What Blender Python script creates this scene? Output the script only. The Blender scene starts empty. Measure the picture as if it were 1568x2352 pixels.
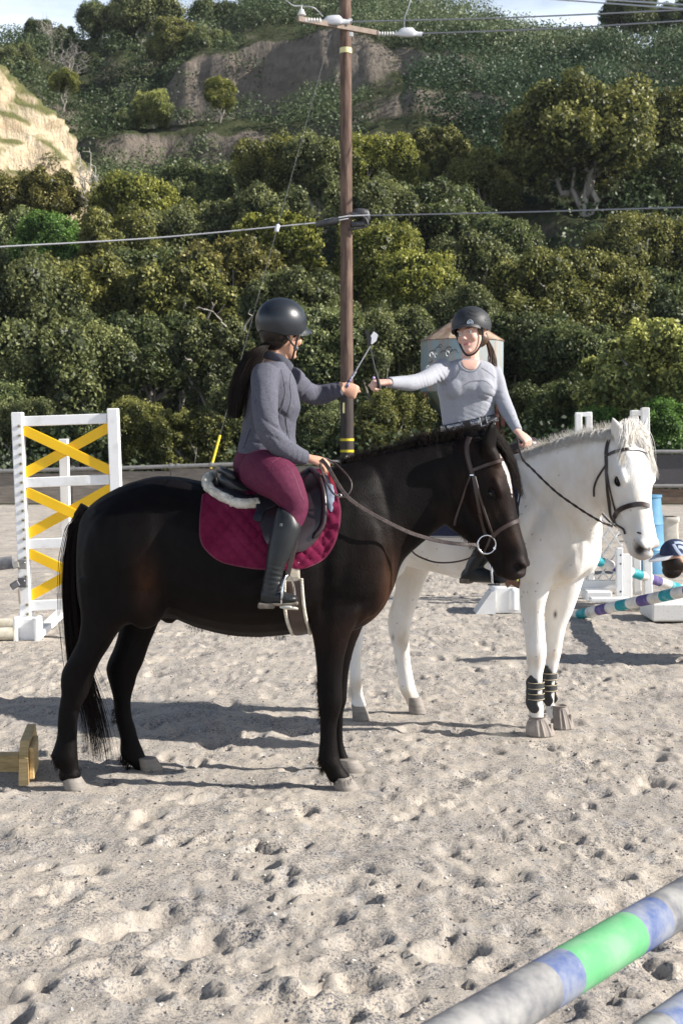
import bpy, math, random
import numpy as np
from mathutils import Vector, Matrix
from mathutils.bvhtree import BVHTree

S = bpy.context.scene
COL = S.collection
PI = math.pi
rng = np.random.default_rng(7)
random.seed(7)

# ------------------------------------------------------------------ camera
F = 3300.0                       # focal length in units of the 1568 x 2352 view
PITCH = math.atan(166 / F)
CAMZ = 1.6
cd = bpy.data.cameras.new('camera')
cam = bpy.data.objects.new('camera', cd)
COL.objects.link(cam)
cd.sensor_fit = 'VERTICAL'
cd.sensor_height = 36
cd.lens = F / 2352 * 36
cd.clip_start = 0.1
cd.clip_end = 3000
cam.location = (0, 0, CAMZ)
cam.rotation_euler = (PI / 2 - PITCH, 0, 0)
cd.dof.use_dof = True
cd.dof.focus_distance = 6.7
cd.dof.aperture_fstop = 9
S.camera = cam

# ------------------------------------------------------------------ light
SUN_EL = math.radians(31)
SUN_AZ = math.radians(-8)        # measured from +x towards +y
w = bpy.data.worlds.new('World')
S.world = w
w.use_nodes = True
nt = w.node_tree
bg = nt.nodes['Background']
sky = nt.nodes.new('ShaderNodeTexSky')
sky.sky_type = 'NISHITA'
sky.sun_disc = False
sky.sun_elevation = SUN_EL
sky.sun_rotation = PI / 2 - SUN_AZ
sky.air_density = 1.0
sky.dust_density = 1.2
sky.ozone_density = 1.4
# thin high cloud veiling the lower sky all round, over the blue
_tc = nt.nodes.new('ShaderNodeTexCoord'); _mp = nt.nodes.new('ShaderNodeMapping'); _mp.inputs['Scale'].default_value = (1, 1, 5)
_no = nt.nodes.new('ShaderNodeTexNoise'); _no.inputs['Scale'].default_value = 2.2; _no.inputs['Detail'].default_value = 7; _no.inputs['Roughness'].default_value = .6
_mr = nt.nodes.new('ShaderNodeMapRange'); _mr.inputs['From Min'].default_value = .28; _mr.inputs['From Max'].default_value = .56; _mr.inputs['To Max'].default_value = .85
_sx = nt.nodes.new('ShaderNodeSeparateXYZ'); _me = nt.nodes.new('ShaderNodeMapRange'); _me.inputs['From Min'].default_value = .42; _me.inputs['From Max'].default_value = .2
_mu = nt.nodes.new('ShaderNodeMath'); _mu.operation = 'MULTIPLY'; _mx = nt.nodes.new('ShaderNodeMix'); _mx.data_type = 'RGBA'; _mx.inputs['B'].default_value = (19, 21, 24, 1)
nt.links.new(_tc.outputs['Generated'], _mp.inputs[0]); nt.links.new(_mp.outputs[0], _no.inputs['Vector']); nt.links.new(_no.outputs['Fac'], _mr.inputs[0])
nt.links.new(_tc.outputs['Generated'], _sx.inputs[0]); nt.links.new(_sx.outputs['Z'], _me.inputs[0]); nt.links.new(_mr.outputs[0], _mu.inputs[0]); nt.links.new(_me.outputs[0], _mu.inputs[1])
nt.links.new(_mu.outputs[0], _mx.inputs['Factor']); nt.links.new(sky.outputs[0], _mx.inputs['A']); nt.links.new(_mx.outputs['Result'], bg.inputs[0])
bg.inputs[1].default_value = 0.055
ld = bpy.data.lights.new('sun', 'SUN')
sun = bpy.data.objects.new('sun', ld)
COL.objects.link(sun)
ld.energy = 5.0
ld.angle = math.radians(0.5)
ld.color = (1.0, 0.945, 0.87)
sd = Vector((math.cos(SUN_EL) * math.cos(SUN_AZ), math.cos(SUN_EL) * math.sin(SUN_AZ), math.sin(SUN_EL)))
sun.rotation_euler = sd.to_track_quat('Z', 'Y').to_euler()
sun.location = (20, 0, 30)
S.view_settings.view_transform = 'Standard'
S.view_settings.look = 'None'
S.view_settings.exposure = 0.82
S.view_settings.gamma = 1
S.view_settings.use_curve_mapping = False
S.cycles.max_bounces = 6
S.cycles.transparent_max_bounces = 6

# ------------------------------------------------------------------ geometry helpers
FW = np.array([0, math.cos(PITCH), -math.sin(PITCH)])
UP = np.array([0, math.sin(PITCH), math.cos(PITCH)])
C0 = np.array([0, 0, CAMZ])

def ray(x, y):
    return FW + (x - 784) / F * np.array([1.0, 0, 0]) + (1176 - y) / F * UP

def P(x, y, d):
    """the point at distance d (metres along +y) that the photograph shows at x, y"""
    r = ray(x, y)
    return C0 + r * (d / r[1])

def G(x, y, z=0.0):
    r = ray(x, y)
    return C0 + r * ((z - CAMZ) / r[2])

def V(*a):
    return np.array(a, float)

def nrm(v):
    v = np.asarray(v, float)
    return v / (np.linalg.norm(v) + 1e-12)

def link(o, parent=None):
    COL.objects.link(o)
    if parent is not None:
        o.parent = parent
    return o

def tag(o, label=None, cat=None, group=None, kind=None):
    if label: o['label'] = label
    if cat: o['category'] = cat
    if group: o['group'] = group
    if kind: o['kind'] = kind
    return o

def empty(name, loc, label, cat, group=None):
    o = bpy.data.objects.new(name, None)
    o.empty_display_size = 0.1
    o.location = tuple(loc)
    link(o)
    return tag(o, label, cat, group)

class MB:
    """collects shapes in world space, then links them as one mesh object"""
    def __init__(s):
        s.v = []; s.f = []; s.n = 0; s.mi = []
    def add(s, v, f, m=0):
        v = np.asarray(v, float).reshape(-1, 3)
        s.v.append(v)
        for q in f:
            s.f.append(tuple(int(i) + s.n for i in q)); s.mi.append(m)
        s.n += len(v)
        return s
    def box(s, c, sx, sy, sz, R=None, m=0, b=0.0):
        h = np.array([sx, sy, sz]) / 2
        if b <= 0:
            v = np.array([[i, j, k] for i in (-1, 1) for j in (-1, 1) for k in (-1, 1)], float) * h
            f = [(0, 1, 3, 2), (4, 6, 7, 5), (0, 4, 5, 1), (2, 3, 7, 6), (0, 2, 6, 4), (1, 5, 7, 3)]
        else:                                   # chamfered box
            b = min(b, h.min() * .9)
            v = []; idx = {}
            for i in (-1, 1):
                for j in (-1, 1):
                    for k in (-1, 1):
                        for a in range(3):
                            p = np.array([i, j, k]) * (h - b)
                            p[a] = (i, j, k)[a] * h[a]
                            idx[(i, j, k, a)] = len(v); v.append(p)
            f = []
            for a in range(3):
                o1, o2 = [q for q in range(3) if q != a]
                for sg in (-1, 1):
                    q = []
                    for (p1, p2) in ((-1, -1), (1, -1), (1, 1), (-1, 1)):
                        k = [0, 0, 0]; k[a] = sg; k[o1] = p1; k[o2] = p2
                        q.append(idx[(k[0], k[1], k[2], a)])
                    f.append(tuple(q if sg * (1 if a != 1 else -1) > 0 else q[::-1]))
            for a in range(3):                  # edges along axis a
                o1, o2 = [q for q in range(3) if q != a]
                for p1 in (-1, 1):
                    for p2 in (-1, 1):
                        q = []
                        for (sg, ax) in ((-1, o1), (1, o1), (1, o2), (-1, o2)):
                            k = [0, 0, 0]; k[a] = sg; k[o1] = p1; k[o2] = p2
                            q.append(idx[(k[0], k[1], k[2], ax)])
                        f.append(tuple(q))
            for i in (-1, 1):
                for j in (-1, 1):
                    for k in (-1, 1):
                        f.append(tuple(idx[(i, j, k, a)] for a in range(3)))
            v = np.array(v)
        if R is not None: v = v @ np.asarray(R).T
        return s.add(v + np.asarray(c), f, m)
    def beam(s, a, b, wdt, thk, up=(0, 0, 1), m=0, bev=0.0):
        """a straight board from a to b; wdt along 'up', thk across"""
        a = np.asarray(a, float); b = np.asarray(b, float)
        x = nrm(b - a); y = nrm(np.cross(up, x)); z = np.cross(x, y)
        R = np.stack([x, y, z], 1)
        return s.box((a + b) / 2, np.linalg.norm(b - a), thk, wdt, R, m, bev)
    def tube(s, pts, r, n=8, m=0, caps=True, flat=None, side=None):
        pts = np.asarray(pts, float); K = len(pts)
        r = np.broadcast_to(np.asarray(r, float), (K,))
        t = np.gradient(pts, axis=0)
        t /= np.linalg.norm(t, axis=1)[:, None] + 1e-12
        ref = np.array([0, 0, 1.0]) if abs(t[0][2]) < .9 else np.array([1.0, 0, 0])
        a = nrm(np.cross(t[0], ref)); vs = []
        for k in range(K):
            a = nrm(a - t[k] * np.dot(a, t[k])); b = np.cross(t[k], a)
            an = np.arange(n) * 2 * PI / n
            vs.append(pts[k] + r[k] * (np.cos(an)[:, None] * a + np.sin(an)[:, None] * b))
        f = []
        for k in range(K - 1):
            for i in range(n):
                j = (i + 1) % n
                f.append((k * n + i, k * n + j, (k + 1) * n + j, (k + 1) * n + i))
        if caps:
            f.append(tuple(range(n))[::-1]); f.append(tuple((K - 1) * n + i for i in range(n)))
        return s.add(np.concatenate(vs), f, m)
    def cyl(s, a, b, r, n=16, m=0, r2=None):
        return s.tube([a, b], [r, r if r2 is None else r2], n, m)
    def ball(s, c, r, n=12, m=0, R=None):
        r = np.broadcast_to(np.asarray(r, float), (3,))
        vs = []; f = []
        for i in range(1, n):
            th = PI * i / n
            for j in range(2 * n):
                ph = PI * j / n
                vs.append([math.sin(th) * math.cos(ph), math.sin(th) * math.sin(ph), math.cos(th)])
        vs += [[0, 0, 1], [0, 0, -1]]
        N = 2 * n; top = len(vs) - 2
        for i in range(n - 2):
            for j in range(N):
                k = (j + 1) % N
                f.append((i * N + j, (i + 1) * N + j, (i + 1) * N + k, i * N + k))
        for j in range(N):
            k = (j + 1) % N
            f.append((top, j, k)); f.append((top + 1, (n - 2) * N + k, (n - 2) * N + j))
        v = np.array(vs) * r
        if R is not None: v = v @ np.asarray(R).T
        return s.add(v + np.asarray(c), f, m)
    def loft(s, secs, n=20, k=4, m=0, pw=2.0):
        """secs: list of (centre, half-axis a, half-axis b); smooth closed skin through them"""
        c = np.array([q[0] for q in secs], float); a = np.array([q[1] for q in secs], float); b = np.array([q[2] for q in secs], float)
        c, a, b = spl(c, k), spl(a, k), spl(b, k)
        K = len(c); an = np.arange(n) * 2 * PI / n
        ca = np.sign(np.cos(an)) * np.abs(np.cos(an)) ** (2 / pw); sa = np.sign(np.sin(an)) * np.abs(np.sin(an)) ** (2 / pw)
        v = c[:, None] + ca[None, :, None] * a[:, None] + sa[None, :, None] * b[:, None]
        v = v.reshape(-1, 3); f = []
        for q in range(K - 1):
            for i in range(n):
                j = (i + 1) % n
                f.append((q * n + i, q * n + j, (q + 1) * n + j, (q + 1) * n + i))
        v = np.concatenate([v, [c[0], c[-1]]])
        for i in range(n):
            j = (i + 1) % n
            f.append((K * n, j, i)); f.append((K * n + 1, (K - 1) * n + i, (K - 1) * n + j))
        return s.add(v, f, m)
    def mesh(s, name='m'):
        me = bpy.data.meshes.new(name)
        v = np.concatenate(s.v) if s.v else np.zeros((0, 3))
        me.from_pydata(v.tolist(), [], s.f)
        if any(s.mi): me.polygons.foreach_set('material_index', s.mi)
        return me
    def build(s, name, mat, parent=None, smooth=False):
        me = s.mesh(name)
        if parent is not None:
            mv = parent
            off = Vector((0, 0, 0))
            while mv is not None:
                off += Vector(mv.location); mv = mv.parent
            me.transform(Matrix.Translation(-off))
        mats = mat if isinstance(mat, (list, tuple)) else [mat]
        for q in mats: me.materials.append(q)
        fixnormals(me)
        if smooth: me.shade_smooth(); me.set_sharp_from_angle(angle=math.radians(52))
        return link(bpy.data.objects.new(name, me), parent)

def fixnormals(me):
    import bmesh
    if len(me.polygons) > 60000: return
    bm = bmesh.new(); bm.from_mesh(me)
    bmesh.ops.recalc_face_normals(bm, faces=bm.faces)
    bm.to_mesh(me); bm.free()

def spl(p, k=6):
    """Catmull-Rom through the rows of p"""
    p = np.asarray(p, float)
    if k <= 1 or len(p) < 3: return p
    q = np.concatenate([[2 * p[0] - p[1]], p, [2 * p[-1] - p[-2]]]); out = []
    for i in range(1, len(q) - 2):
        for t in np.arange(k) / k:
            out.append(.5 * ((2 * q[i]) + (-q[i - 1] + q[i + 1]) * t + (2 * q[i - 1] - 5 * q[i] + 4 * q[i + 1] - q[i + 2]) * t * t + (-q[i - 1] + 3 * q[i] - 3 * q[i + 1] + q[i + 2]) * t ** 3))
    out.append(p[-1])
    return np.array(out)

def raw_mesh(name, v, f, mats=(), smooth=False):
    """fast path for big arrays; f is an (n,3) or (n,4) array"""
    me = bpy.data.meshes.new(name)
    v = np.asarray(v, np.float32); f = np.asarray(f, np.int32); k = f.shape[1]
    me.vertices.add(len(v)); me.vertices.foreach_set('co', v.ravel())
    me.loops.add(f.size); me.loops.foreach_set('vertex_index', f.ravel())
    me.polygons.add(len(f)); me.polygons.foreach_set('loop_start', np.arange(0, f.size, k, dtype=np.int32))
    me.update(calc_edges=True)
    for q in mats: me.materials.append(q)
    if smooth: me.shade_smooth()
    return me

def remesh(mb, voxel, smooth=4, fac=.5):
    """union of the overlapping shapes in mb as one continuous skin; returns a mesh"""
    me = mb.mesh('tmp'); o = bpy.data.objects.new('tmp', me); COL.objects.link(o)
    md = o.modifiers.new('r', 'REMESH'); md.mode = 'VOXEL'; md.voxel_size = voxel
    ms = o.modifiers.new('s', 'SMOOTH'); ms.iterations = smooth; ms.factor = fac
    dg = bpy.context.evaluated_depsgraph_get(); dg.update()
    out = bpy.data.meshes.new_from_object(o.evaluated_get(dg))
    bpy.data.objects.remove(o); bpy.data.meshes.remove(me)
    out.materials.clear()
    return out

def verts(me):
    a = np.empty(len(me.vertices) * 3, np.float32); me.vertices.foreach_get('co', a)
    return a.reshape(-1, 3).astype(float)

def set_verts(me, v):
    me.vertices.foreach_set('co', np.asarray(v, np.float32).ravel()); me.update()

def normals(me):
    a = np.empty(len(me.vertices) * 3, np.float32); me.vertices.foreach_get('normal', a)
    return a.reshape(-1, 3).astype(float)

def set_col(me, c):
    at = me.color_attributes.new('Col', 'FLOAT_COLOR', 'POINT')
    c = np.concatenate([c, np.ones((len(c), 1))], 1).astype(np.float32)
    at.data.foreach_set('color', c.ravel())

def place(name, me, mats, parent, smooth=True):
    for q in (mats if isinstance(mats, (list, tuple)) else [mats]): me.materials.append(q)
    off = Vector((0, 0, 0)); p = parent
    while p is not None:
        off += Vector(p.location); p = p.parent
    me.transform(Matrix.Translation(-off))
    if smooth: me.shade_smooth()
    return link(bpy.data.objects.new(name, me), parent)

def bvh_of(me):
    return BVHTree.FromPolygons([tuple(q) for q in verts(me)], [tuple(p.vertices) for p in me.polygons])

def copy_tree(o, parent=None, label=None):
    c = o.copy(); COL.objects.link(c)
    if parent is not None: c.parent = parent
    for ch in list(o.children): copy_tree(ch, c)
    if label: c['label'] = label
    return c

# ---- value noise
def _h(ix, iy, iz, seed):
    n = (ix * 374761393 + iy * 668265263 + iz * 2147483647 + seed * 1274126177) & 0xffffffff
    n = ((n ^ (n >> 13)) * 1274126177) & 0xffffffff
    n = (n ^ (n >> 16)) & 0xffff
    return n / 65535.0

def vnoise(x, y, z=None, seed=0):
    x = np.asarray(x, float); y = np.asarray(y, float)
    z = np.zeros_like(x) if z is None else np.asarray(z, float)
    ix, iy, iz = np.floor(x).astype(np.int64), np.floor(y).astype(np.int64), np.floor(z).astype(np.int64)
    fx, fy, fz = x - ix, y - iy, z - iz
    fx, fy, fz = [t * t * (3 - 2 * t) for t in (fx, fy, fz)]
    def L(dz):
        a = _h(ix, iy, iz + dz, seed) * (1 - fx) + _h(ix + 1, iy, iz + dz, seed) * fx
        b = _h(ix, iy + 1, iz + dz, seed) * (1 - fx) + _h(ix + 1, iy + 1, iz + dz, seed) * fx
        return a * (1 - fy) + b * fy
    if not np.any(z): return L(0) * 2 - 1
    return (L(0) * (1 - fz) + L(1) * fz) * 2 - 1

def fbm(x, y, z=None, oct=4, seed=0, gain=.5):
    s = 0; a = 1; t = 0
    for o in range(oct):
        k = 2.03 ** o
        s = s + a * vnoise(x * k + 17.3 * o, y * k - 9.1 * o, None if z is None else z * k + 3.7 * o, seed + o); t += a; a *= gain
    return s / t

def strands(paths, rad, n=3):
    """paths (N,K,3), rad (N,K): thin closed hair tubes as one array mesh"""
    N, K, _ = paths.shape
    t = np.gradient(paths, axis=1); t /= np.linalg.norm(t, axis=2)[..., None] + 1e-9
    ref = np.broadcast_to(np.array([.3, .9, .2]), t.shape)
    a = np.cross(t, ref); a /= np.linalg.norm(a, axis=2)[..., None] + 1e-9
    b = np.cross(t, a)
    an = np.arange(n) * 2 * PI / n
    v = paths[:, :, None] + rad[:, :, None, None] * (np.cos(an)[None, None, :, None] * a[:, :, None] + np.sin(an)[None, None, :, None] * b[:, :, None])
    v = v.reshape(-1, 3)
    i = np.arange(N)[:, None, None] * K * n; k = np.arange(K - 1)[None, :, None] * n; j = np.arange(n)[None, None, :]; j2 = (j + 1) % n
    f = np.stack([i + k + j, i + k + j2, i + k + n + j2, i + k + n + j], -1).reshape(-1, 4)
    return v, f

# ------------------------------------------------------------------ materials
def mat(name, col, rough=.7, spec=.5, metal=0.0, var=None, scale=5, detail=6, bump=0, bscale=40, bdist=.01, stretch=(1, 1, 1),
        vcol=False, var_lo=.35, var_hi=.65, coat=0, sheen=0, trans=0, objrand=0, coord='Object', bdet=4):
    m = bpy.data.materials.new(name); m.use_nodes = True
    N = m.node_tree.nodes; Lk = m.node_tree.links; b = N['Principled BSDF']
    b.inputs['Roughness'].default_value = rough
    b.inputs['Specular IOR Level'].default_value = spec
    b.inputs['Metallic'].default_value = metal
    b.inputs['Coat Weight'].default_value = coat
    b.inputs['Sheen Weight'].default_value = sheen
    tc = N.new('ShaderNodeTexCoord'); mp = N.new('ShaderNodeMapping')
    Lk.new(tc.outputs[coord], mp.inputs['Vector']); mp.inputs['Scale'].default_value = stretch
    src = None
    if vcol:
        at = N.new('ShaderNodeVertexColor'); at.layer_name = 'Col'; src = at.outputs['Color']
    if var is not None:
        no = N.new('ShaderNodeTexNoise'); no.inputs['Scale'].default_value = scale; no.inputs['Detail'].default_value = detail
        no.inputs['Roughness'].default_value = .62
        Lk.new(mp.outputs[0], no.inputs['Vector'])
        mr = N.new('ShaderNodeMapRange'); mr.inputs['From Min'].default_value = var_lo; mr.inputs['From Max'].default_value = var_hi
        Lk.new(no.outputs['Fac'], mr.inputs['Value'])
        mx = N.new('ShaderNodeMix'); mx.data_type = 'RGBA'
        if vcol:
            mx.blend_type = 'MULTIPLY'; Lk.new(src, mx.inputs['A'])
        else: mx.inputs['A'].default_value = (*col, 1)
        mx.inputs['B'].default_value = (*var, 1)
        Lk.new(mr.outputs[0], mx.inputs['Factor']); src = mx.outputs['Result']
    if src is not None:
        if objrand:
            oi = N.new('ShaderNodeObjectInfo'); hs = N.new('ShaderNodeHueSaturation')
            m1 = N.new('ShaderNodeMapRange'); m1.inputs['To Min'].default_value = 1 - objrand; m1.inputs['To Max'].default_value = 1 + objrand
            Lk.new(oi.outputs['Random'], m1.inputs['Value']); Lk.new(m1.outputs[0], hs.inputs['Value']); Lk.new(src, hs.inputs['Color']); src = hs.outputs[0]
        Lk.new(src, b.inputs['Base Color'])
    else: b.inputs['Base Color'].default_value = (*col, 1)
    if bump:
        nb = N.new('ShaderNodeTexNoise'); nb.inputs['Scale'].default_value = bscale; nb.inputs['Detail'].default_value = bdet
        Lk.new(mp.outputs[0], nb.inputs['Vector'])
        bp = N.new('ShaderNodeBump'); bp.inputs['Strength'].default_value = bump; bp.inputs['Distance'].default_value = bdist
        Lk.new(nb.outputs['Fac'], bp.inputs['Height']); Lk.new(bp.outputs[0], b.inputs['Normal'])
    if trans:
        tr = N.new('ShaderNodeBsdfTranslucent'); ms = N.new('ShaderNodeMixShader'); ms.inputs[0].default_value = trans
        if src is not None: Lk.new(src, tr.inputs[0])
        else: tr.inputs[0].default_value = (*col, 1)
        Lk.new(b.outputs[0], ms.inputs[1]); Lk.new(tr.outputs[0], ms.inputs[2]); Lk.new(ms.outputs[0], N['Material Output'].inputs['Surface'])
    return m

M = dict(
    white_paint=mat('white_paint', (.84, .84, .84), .45, var=(.62, .61, .58), scale=7, var_lo=.5, var_hi=.8, bump=.15, bscale=30, bdist=.004),
    white_plastic=mat('white_plastic', (.75, .75, .74), .4, var=(.5, .48, .44), scale=4, var_lo=.5, var_hi=.85),
    yellow_paint=mat('yellow_paint', (.90, .54, .0), .45, var=(.84, .49, .0), scale=6),
    dark_metal=mat('dark_metal', (.09, .09, .1), .5, metal=.3, var=(.14, .14, .15), scale=20),
    steel=mat('steel', (.72, .72, .74), .22, metal=1.0),
    galv=mat('galvanised_pipe', (.20, .20, .20), .6, metal=.3, var=(.28, .27, .26), scale=8),
    black_leather=mat('black_leather', (.012, .013, .016), .34, spec=.5, var=(.03, .03, .034), scale=9, var_lo=.45, var_hi=.8, bump=.2, bscale=120, bdist=.002),
    brown_leather=mat('brown_leather', (.035, .018, .014), .4, spec=.5, var=(.05, .031, .027), scale=18, bump=.15, bscale=150, bdist=.001),
    rein=mat('rein_leather', (.03, .02, .018), .5, var=(.075, .055, .05), scale=60, bump=.6, bscale=180, bdist=.004),
    wood_new=mat('new_lumber', (.62, .45, .22), .6, var=(.42, .28, .11), scale=6, stretch=(1.5, 1.5, 9), detail=4),
    lace=mat('black_webbing', (.012, .012, .014), .7),
    chain=mat('rusty_chain', (.25, .18, .1), .6, metal=.5),
)
# ================================================================== SETTING
# ---- sand of the arena
xs = [0.0]; dx = .0135
while xs[-1] < 45:
    xs.append(xs[-1] + dx)
    if xs[-1] > 2.7: dx *= 1.045
xs = np.array(xs); gx = np.concatenate([-xs[:0:-1], xs])
ys = [2.0]
while ys[-1] < 36.4: ys.append(ys[-1] + min(.0046 * ys[-1], .16))
ys = np.array([-12, -6, -2, 0.5, 1.5] + ys)
X, Y = np.meshgrid(gx, ys)
_rs = np.random.default_rng(11)
prints = []
for i in range(2600):
    y_ = 2 + 30 * _rs.random() ** 1.7; hw = .32 * y_ + .6
    prints.append((_rs.uniform(-hw, hw), y_, _rs.choice([_rs.uniform(.025, .055), _rs.uniform(.05, .10)], p=[.7, .3]), _rs.uniform(0, PI), _rs.uniform(.006, .032)))
for (a, b_, r_, d_) in ((1440, 2075, .12, .05), (1045, 2190, .1, .045), (800, 2270, .1, .045), (820, 2170, .08, .03), (660, 2300, .08, .04), (370, 2110, .12, .05), (460, 2170, .12, .05), (770, 2035, .1, .035), (250, 2140, .07, .03), (200, 2000, .07, .03), (600, 1950, .06, .03), (1260, 1715, .05, .03)):
    g = G(a, b_); prints.append((g[0], g[1], r_, .5, d_))

def sand_z(X, Y):
    z = .013 * fbm(X * 1.5, Y * 1.1, oct=2, seed=3) + .014 * fbm(X * 4.2, Y * 3.2, oct=2, seed=5) + .009 * fbm(X * 13, Y * 10, oct=2, seed=9, gain=.7) + .010 * np.maximum(0, fbm(X * 34, Y * 30, oct=2, seed=13, gain=.8)) * np.clip(1.2 + 2.5 * fbm(X * 2.5, Y * 2.5, oct=3, seed=14), 0, 2)
    return z - .006
Z = sand_z(X, Y)
for (a, b_, r_, an, d_) in prints:
    R3 = r_ * 2.2
    i0, i1 = np.searchsorted(ys, b_ - R3), np.searchsorted(ys, b_ + R3)
    j0, j1 = np.searchsorted(gx, a - R3), np.searchsorted(gx, a + R3)
    if i1 <= i0 or j1 <= j0: continue
    px_, py_ = X[i0:i1, j0:j1] - a, Y[i0:i1, j0:j1] - b_
    u = (px_ * math.cos(an) + py_ * math.sin(an)) / (r_ * 1.25); v = (-px_ * math.sin(an) + py_ * math.cos(an)) / (r_ * .85)
    q = np.sqrt(u * u + v * v) * (1 + .22 * vnoise(px_ * 25 + a * 9, py_ * 25 + b_ * 7, seed=2))
    Z[i0:i1, j0:j1] += d_ * (-np.exp(-(q * 1.15) ** 4) + .26 * np.exp(-((q - 1.25) * 3.2) ** 2))
# the sand is pressed level where hooves and feet of jumps stand
flat_spots = []
def flatten(x, y, r, z=0.0): flat_spots.append((x, y, r, z))
# ================================================================== HORSES
HZ_ = V(0, 0, 1)
def head_frame(poll, yaw, pitch, sc):
    h = V(math.cos(yaw), math.sin(yaw), 0)
    eu = h * math.cos(pitch) - HZ_ * math.sin(pitch)
    ev = h * math.sin(pitch) + HZ_ * math.cos(pitch)
    ew = np.cross(eu, ev)                       # to the animal's right
    return dict(o=np.asarray(poll, float), u=eu * sc, v=ev * sc, w=ew * sc, s=sc)
def hp(H, u, v, w): return H['o'] + H['u'] * u + H['v'] * v + H['w'] * w

HEAD = [  # u, dorsal v, ventral v, half-width top, half-width bottom
 (-.04, -.02, -.15, .045, .05), (.0, .020, -.205, .062, .060), (.06, .042, -.250, .078, .068), (.12, .052, -.275, .090, .072), (.18, .054, -.288, .101, .074),
 (.235, .046, -.298, .106, .073), (.29, .034, -.290, .094, .068), (.34, .022, -.262, .080, .060), (.40, .012, -.222, .066, .051), (.46, .006, -.190, .058, .045),
 (.515, .002, -.172, .057, .045), (.56, -.008, -.158, .058, .045), (.60, -.030, -.134, .050, .039), (.624, -.055, -.100, .030, .026)]
def head_shapes(mb, H):
    """skull, jowls, muzzle, lips, brow ridges and ears in the head's own frame"""
    up, dn = [], []
    for (u, a, b, wt, wb) in HEAD:
        m_ = a * .45 + b * .55
        up.append((hp(H, u, (a + m_) / 2 + (m_ - a) * .08, 0), H['v'] * ((a - m_) / 2 * 1.15), H['w'] * wt))
        dn.append((hp(H, u + .004, (b + m_ + .03) / 2, 0), H['v'] * ((m_ + .03 - b) / 2), H['w'] * wb))
    mb.loft(up, n=22, k=4, pw=2.3); mb.loft(dn, n=22, k=4, pw=2.4)
    s = H['s']; R = np.stack([nrm(H['u']), nrm(H['w']), nrm(H['v'])], 1)
    for g in (-1, 1):
        mb.ball(hp(H, .165, -.205, g * .052), V(.095, .031, .080) * s, 10, R=R)           # jowl plate
        mb.ball(hp(H, .232, .000, g * .088), V(.044, .020, .020) * s, 8, R=R)             # brow ridge
        mb.ball(hp(H, .255, -.068, g * .088), V(.045, .016, .013) * s, 8, R=R)            # under the eye
        mb.loft([(hp(H, .27, -.080, g * .086), H['v'] * .013, H['w'] * .014), (hp(H, .35, -.088, g * .074), H['v'] * .010, H['w'] * .013), (hp(H, .42, -.090, g * .056), H['v'] * .007, H['w'] * .010)], n=8)   # facial crest
        mb.ball(hp(H, .572, -.038, g * .043), V(.034, .022, .026) * s, 8, R=R)            # nostril wing
        mb.ball(hp(H, .10, .022, g * .058), V(.06, .032, .03) * s, 8, R=R)
    mb.ball(hp(H, .600, -.065, 0), V(.030, .042, .034) * s, 8, R=R)                       # upper lip
    mb.ball(hp(H, .568, -.142, 0), V(.032, .032, .024) * s, 8, R=R)                       # chin
    mb.ball(hp(H, .598, -.110, 0), V(.018, .032, .015) * s, 8, R=R)
def ear(mb, H, g, tipu, tipv, tipw, base=(.0, .005, .052), wd=.034, ln=1):
    b = hp(H, base[0], base[1], g * base[2]); t = hp(H, tipu, tipv, tipw)
    d = t - b; n = nrm(d); L = np.linalg.norm(d)
    side = nrm(np.cross(n, nrm(H['u']))) ; fr = np.cross(side, n)
    s = H['s']
    mb.loft([(b - n * .03 * s, side * .03 * s, fr * .03 * s), (b + n * L * .12, side * wd * .85 * s, fr * .024 * s), (b + n * L * .42, side * wd * 1.05 * s, fr * .014 * s),
             (b + n * L * .72, side * wd * .72 * s, fr * .011 * s), (b + n * L * .93, side * wd * .26 * s, fr * .007 * s), (t, side * .004 * s, fr * .004 * s)], n=14, pw=2)
def carve(me, c, ax, r, depth, sharp=2):
    """push skin inwards around c, e.g. a nostril"""
    v = verts(me); d = v - c; q = (d @ ax[0] / r[0]) ** 2 + (d @ ax[1] / r[1]) ** 2 + (d @ ax[2] / r[2]) ** 2
    v -= np.asarray(ax[2])[None] * (depth * np.exp(-q ** sharp))[:, None]
    set_verts(me, v)

def pair_leg(mb, rows, plane_pt, heading, lat, k=1.0, wr=.72, depth_scale=3300.):
    """rows of (left px, right px, py[, py right]) -> stacked elliptical sections on the leg's own vertical plane"""
    n = np.cross(heading, HZ_); secs = []
    for r in rows:
        xl, xr = r[0], r[1]; yl = r[2]; yr = r[3] if len(r) > 3 and r[3] is not None else yl
        wf = r[4] if len(r) > 4 else wr
        m_ = ray((xl + xr) / 2, (yl + yr) / 2); t = np.dot(plane_pt - C0, n) / np.dot(m_, n); c = C0 + m_ * t
        sc = c[1] / 3300.
        ax = heading * ((xr - xl) / 2 * sc * k) + HZ_ * (-(yr - yl) / 2 * sc)
        secs.append((c, ax, lat * (np.linalg.norm(ax) * wf)))
    mb.loft(secs, n=16, k=5)
    return secs

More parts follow.
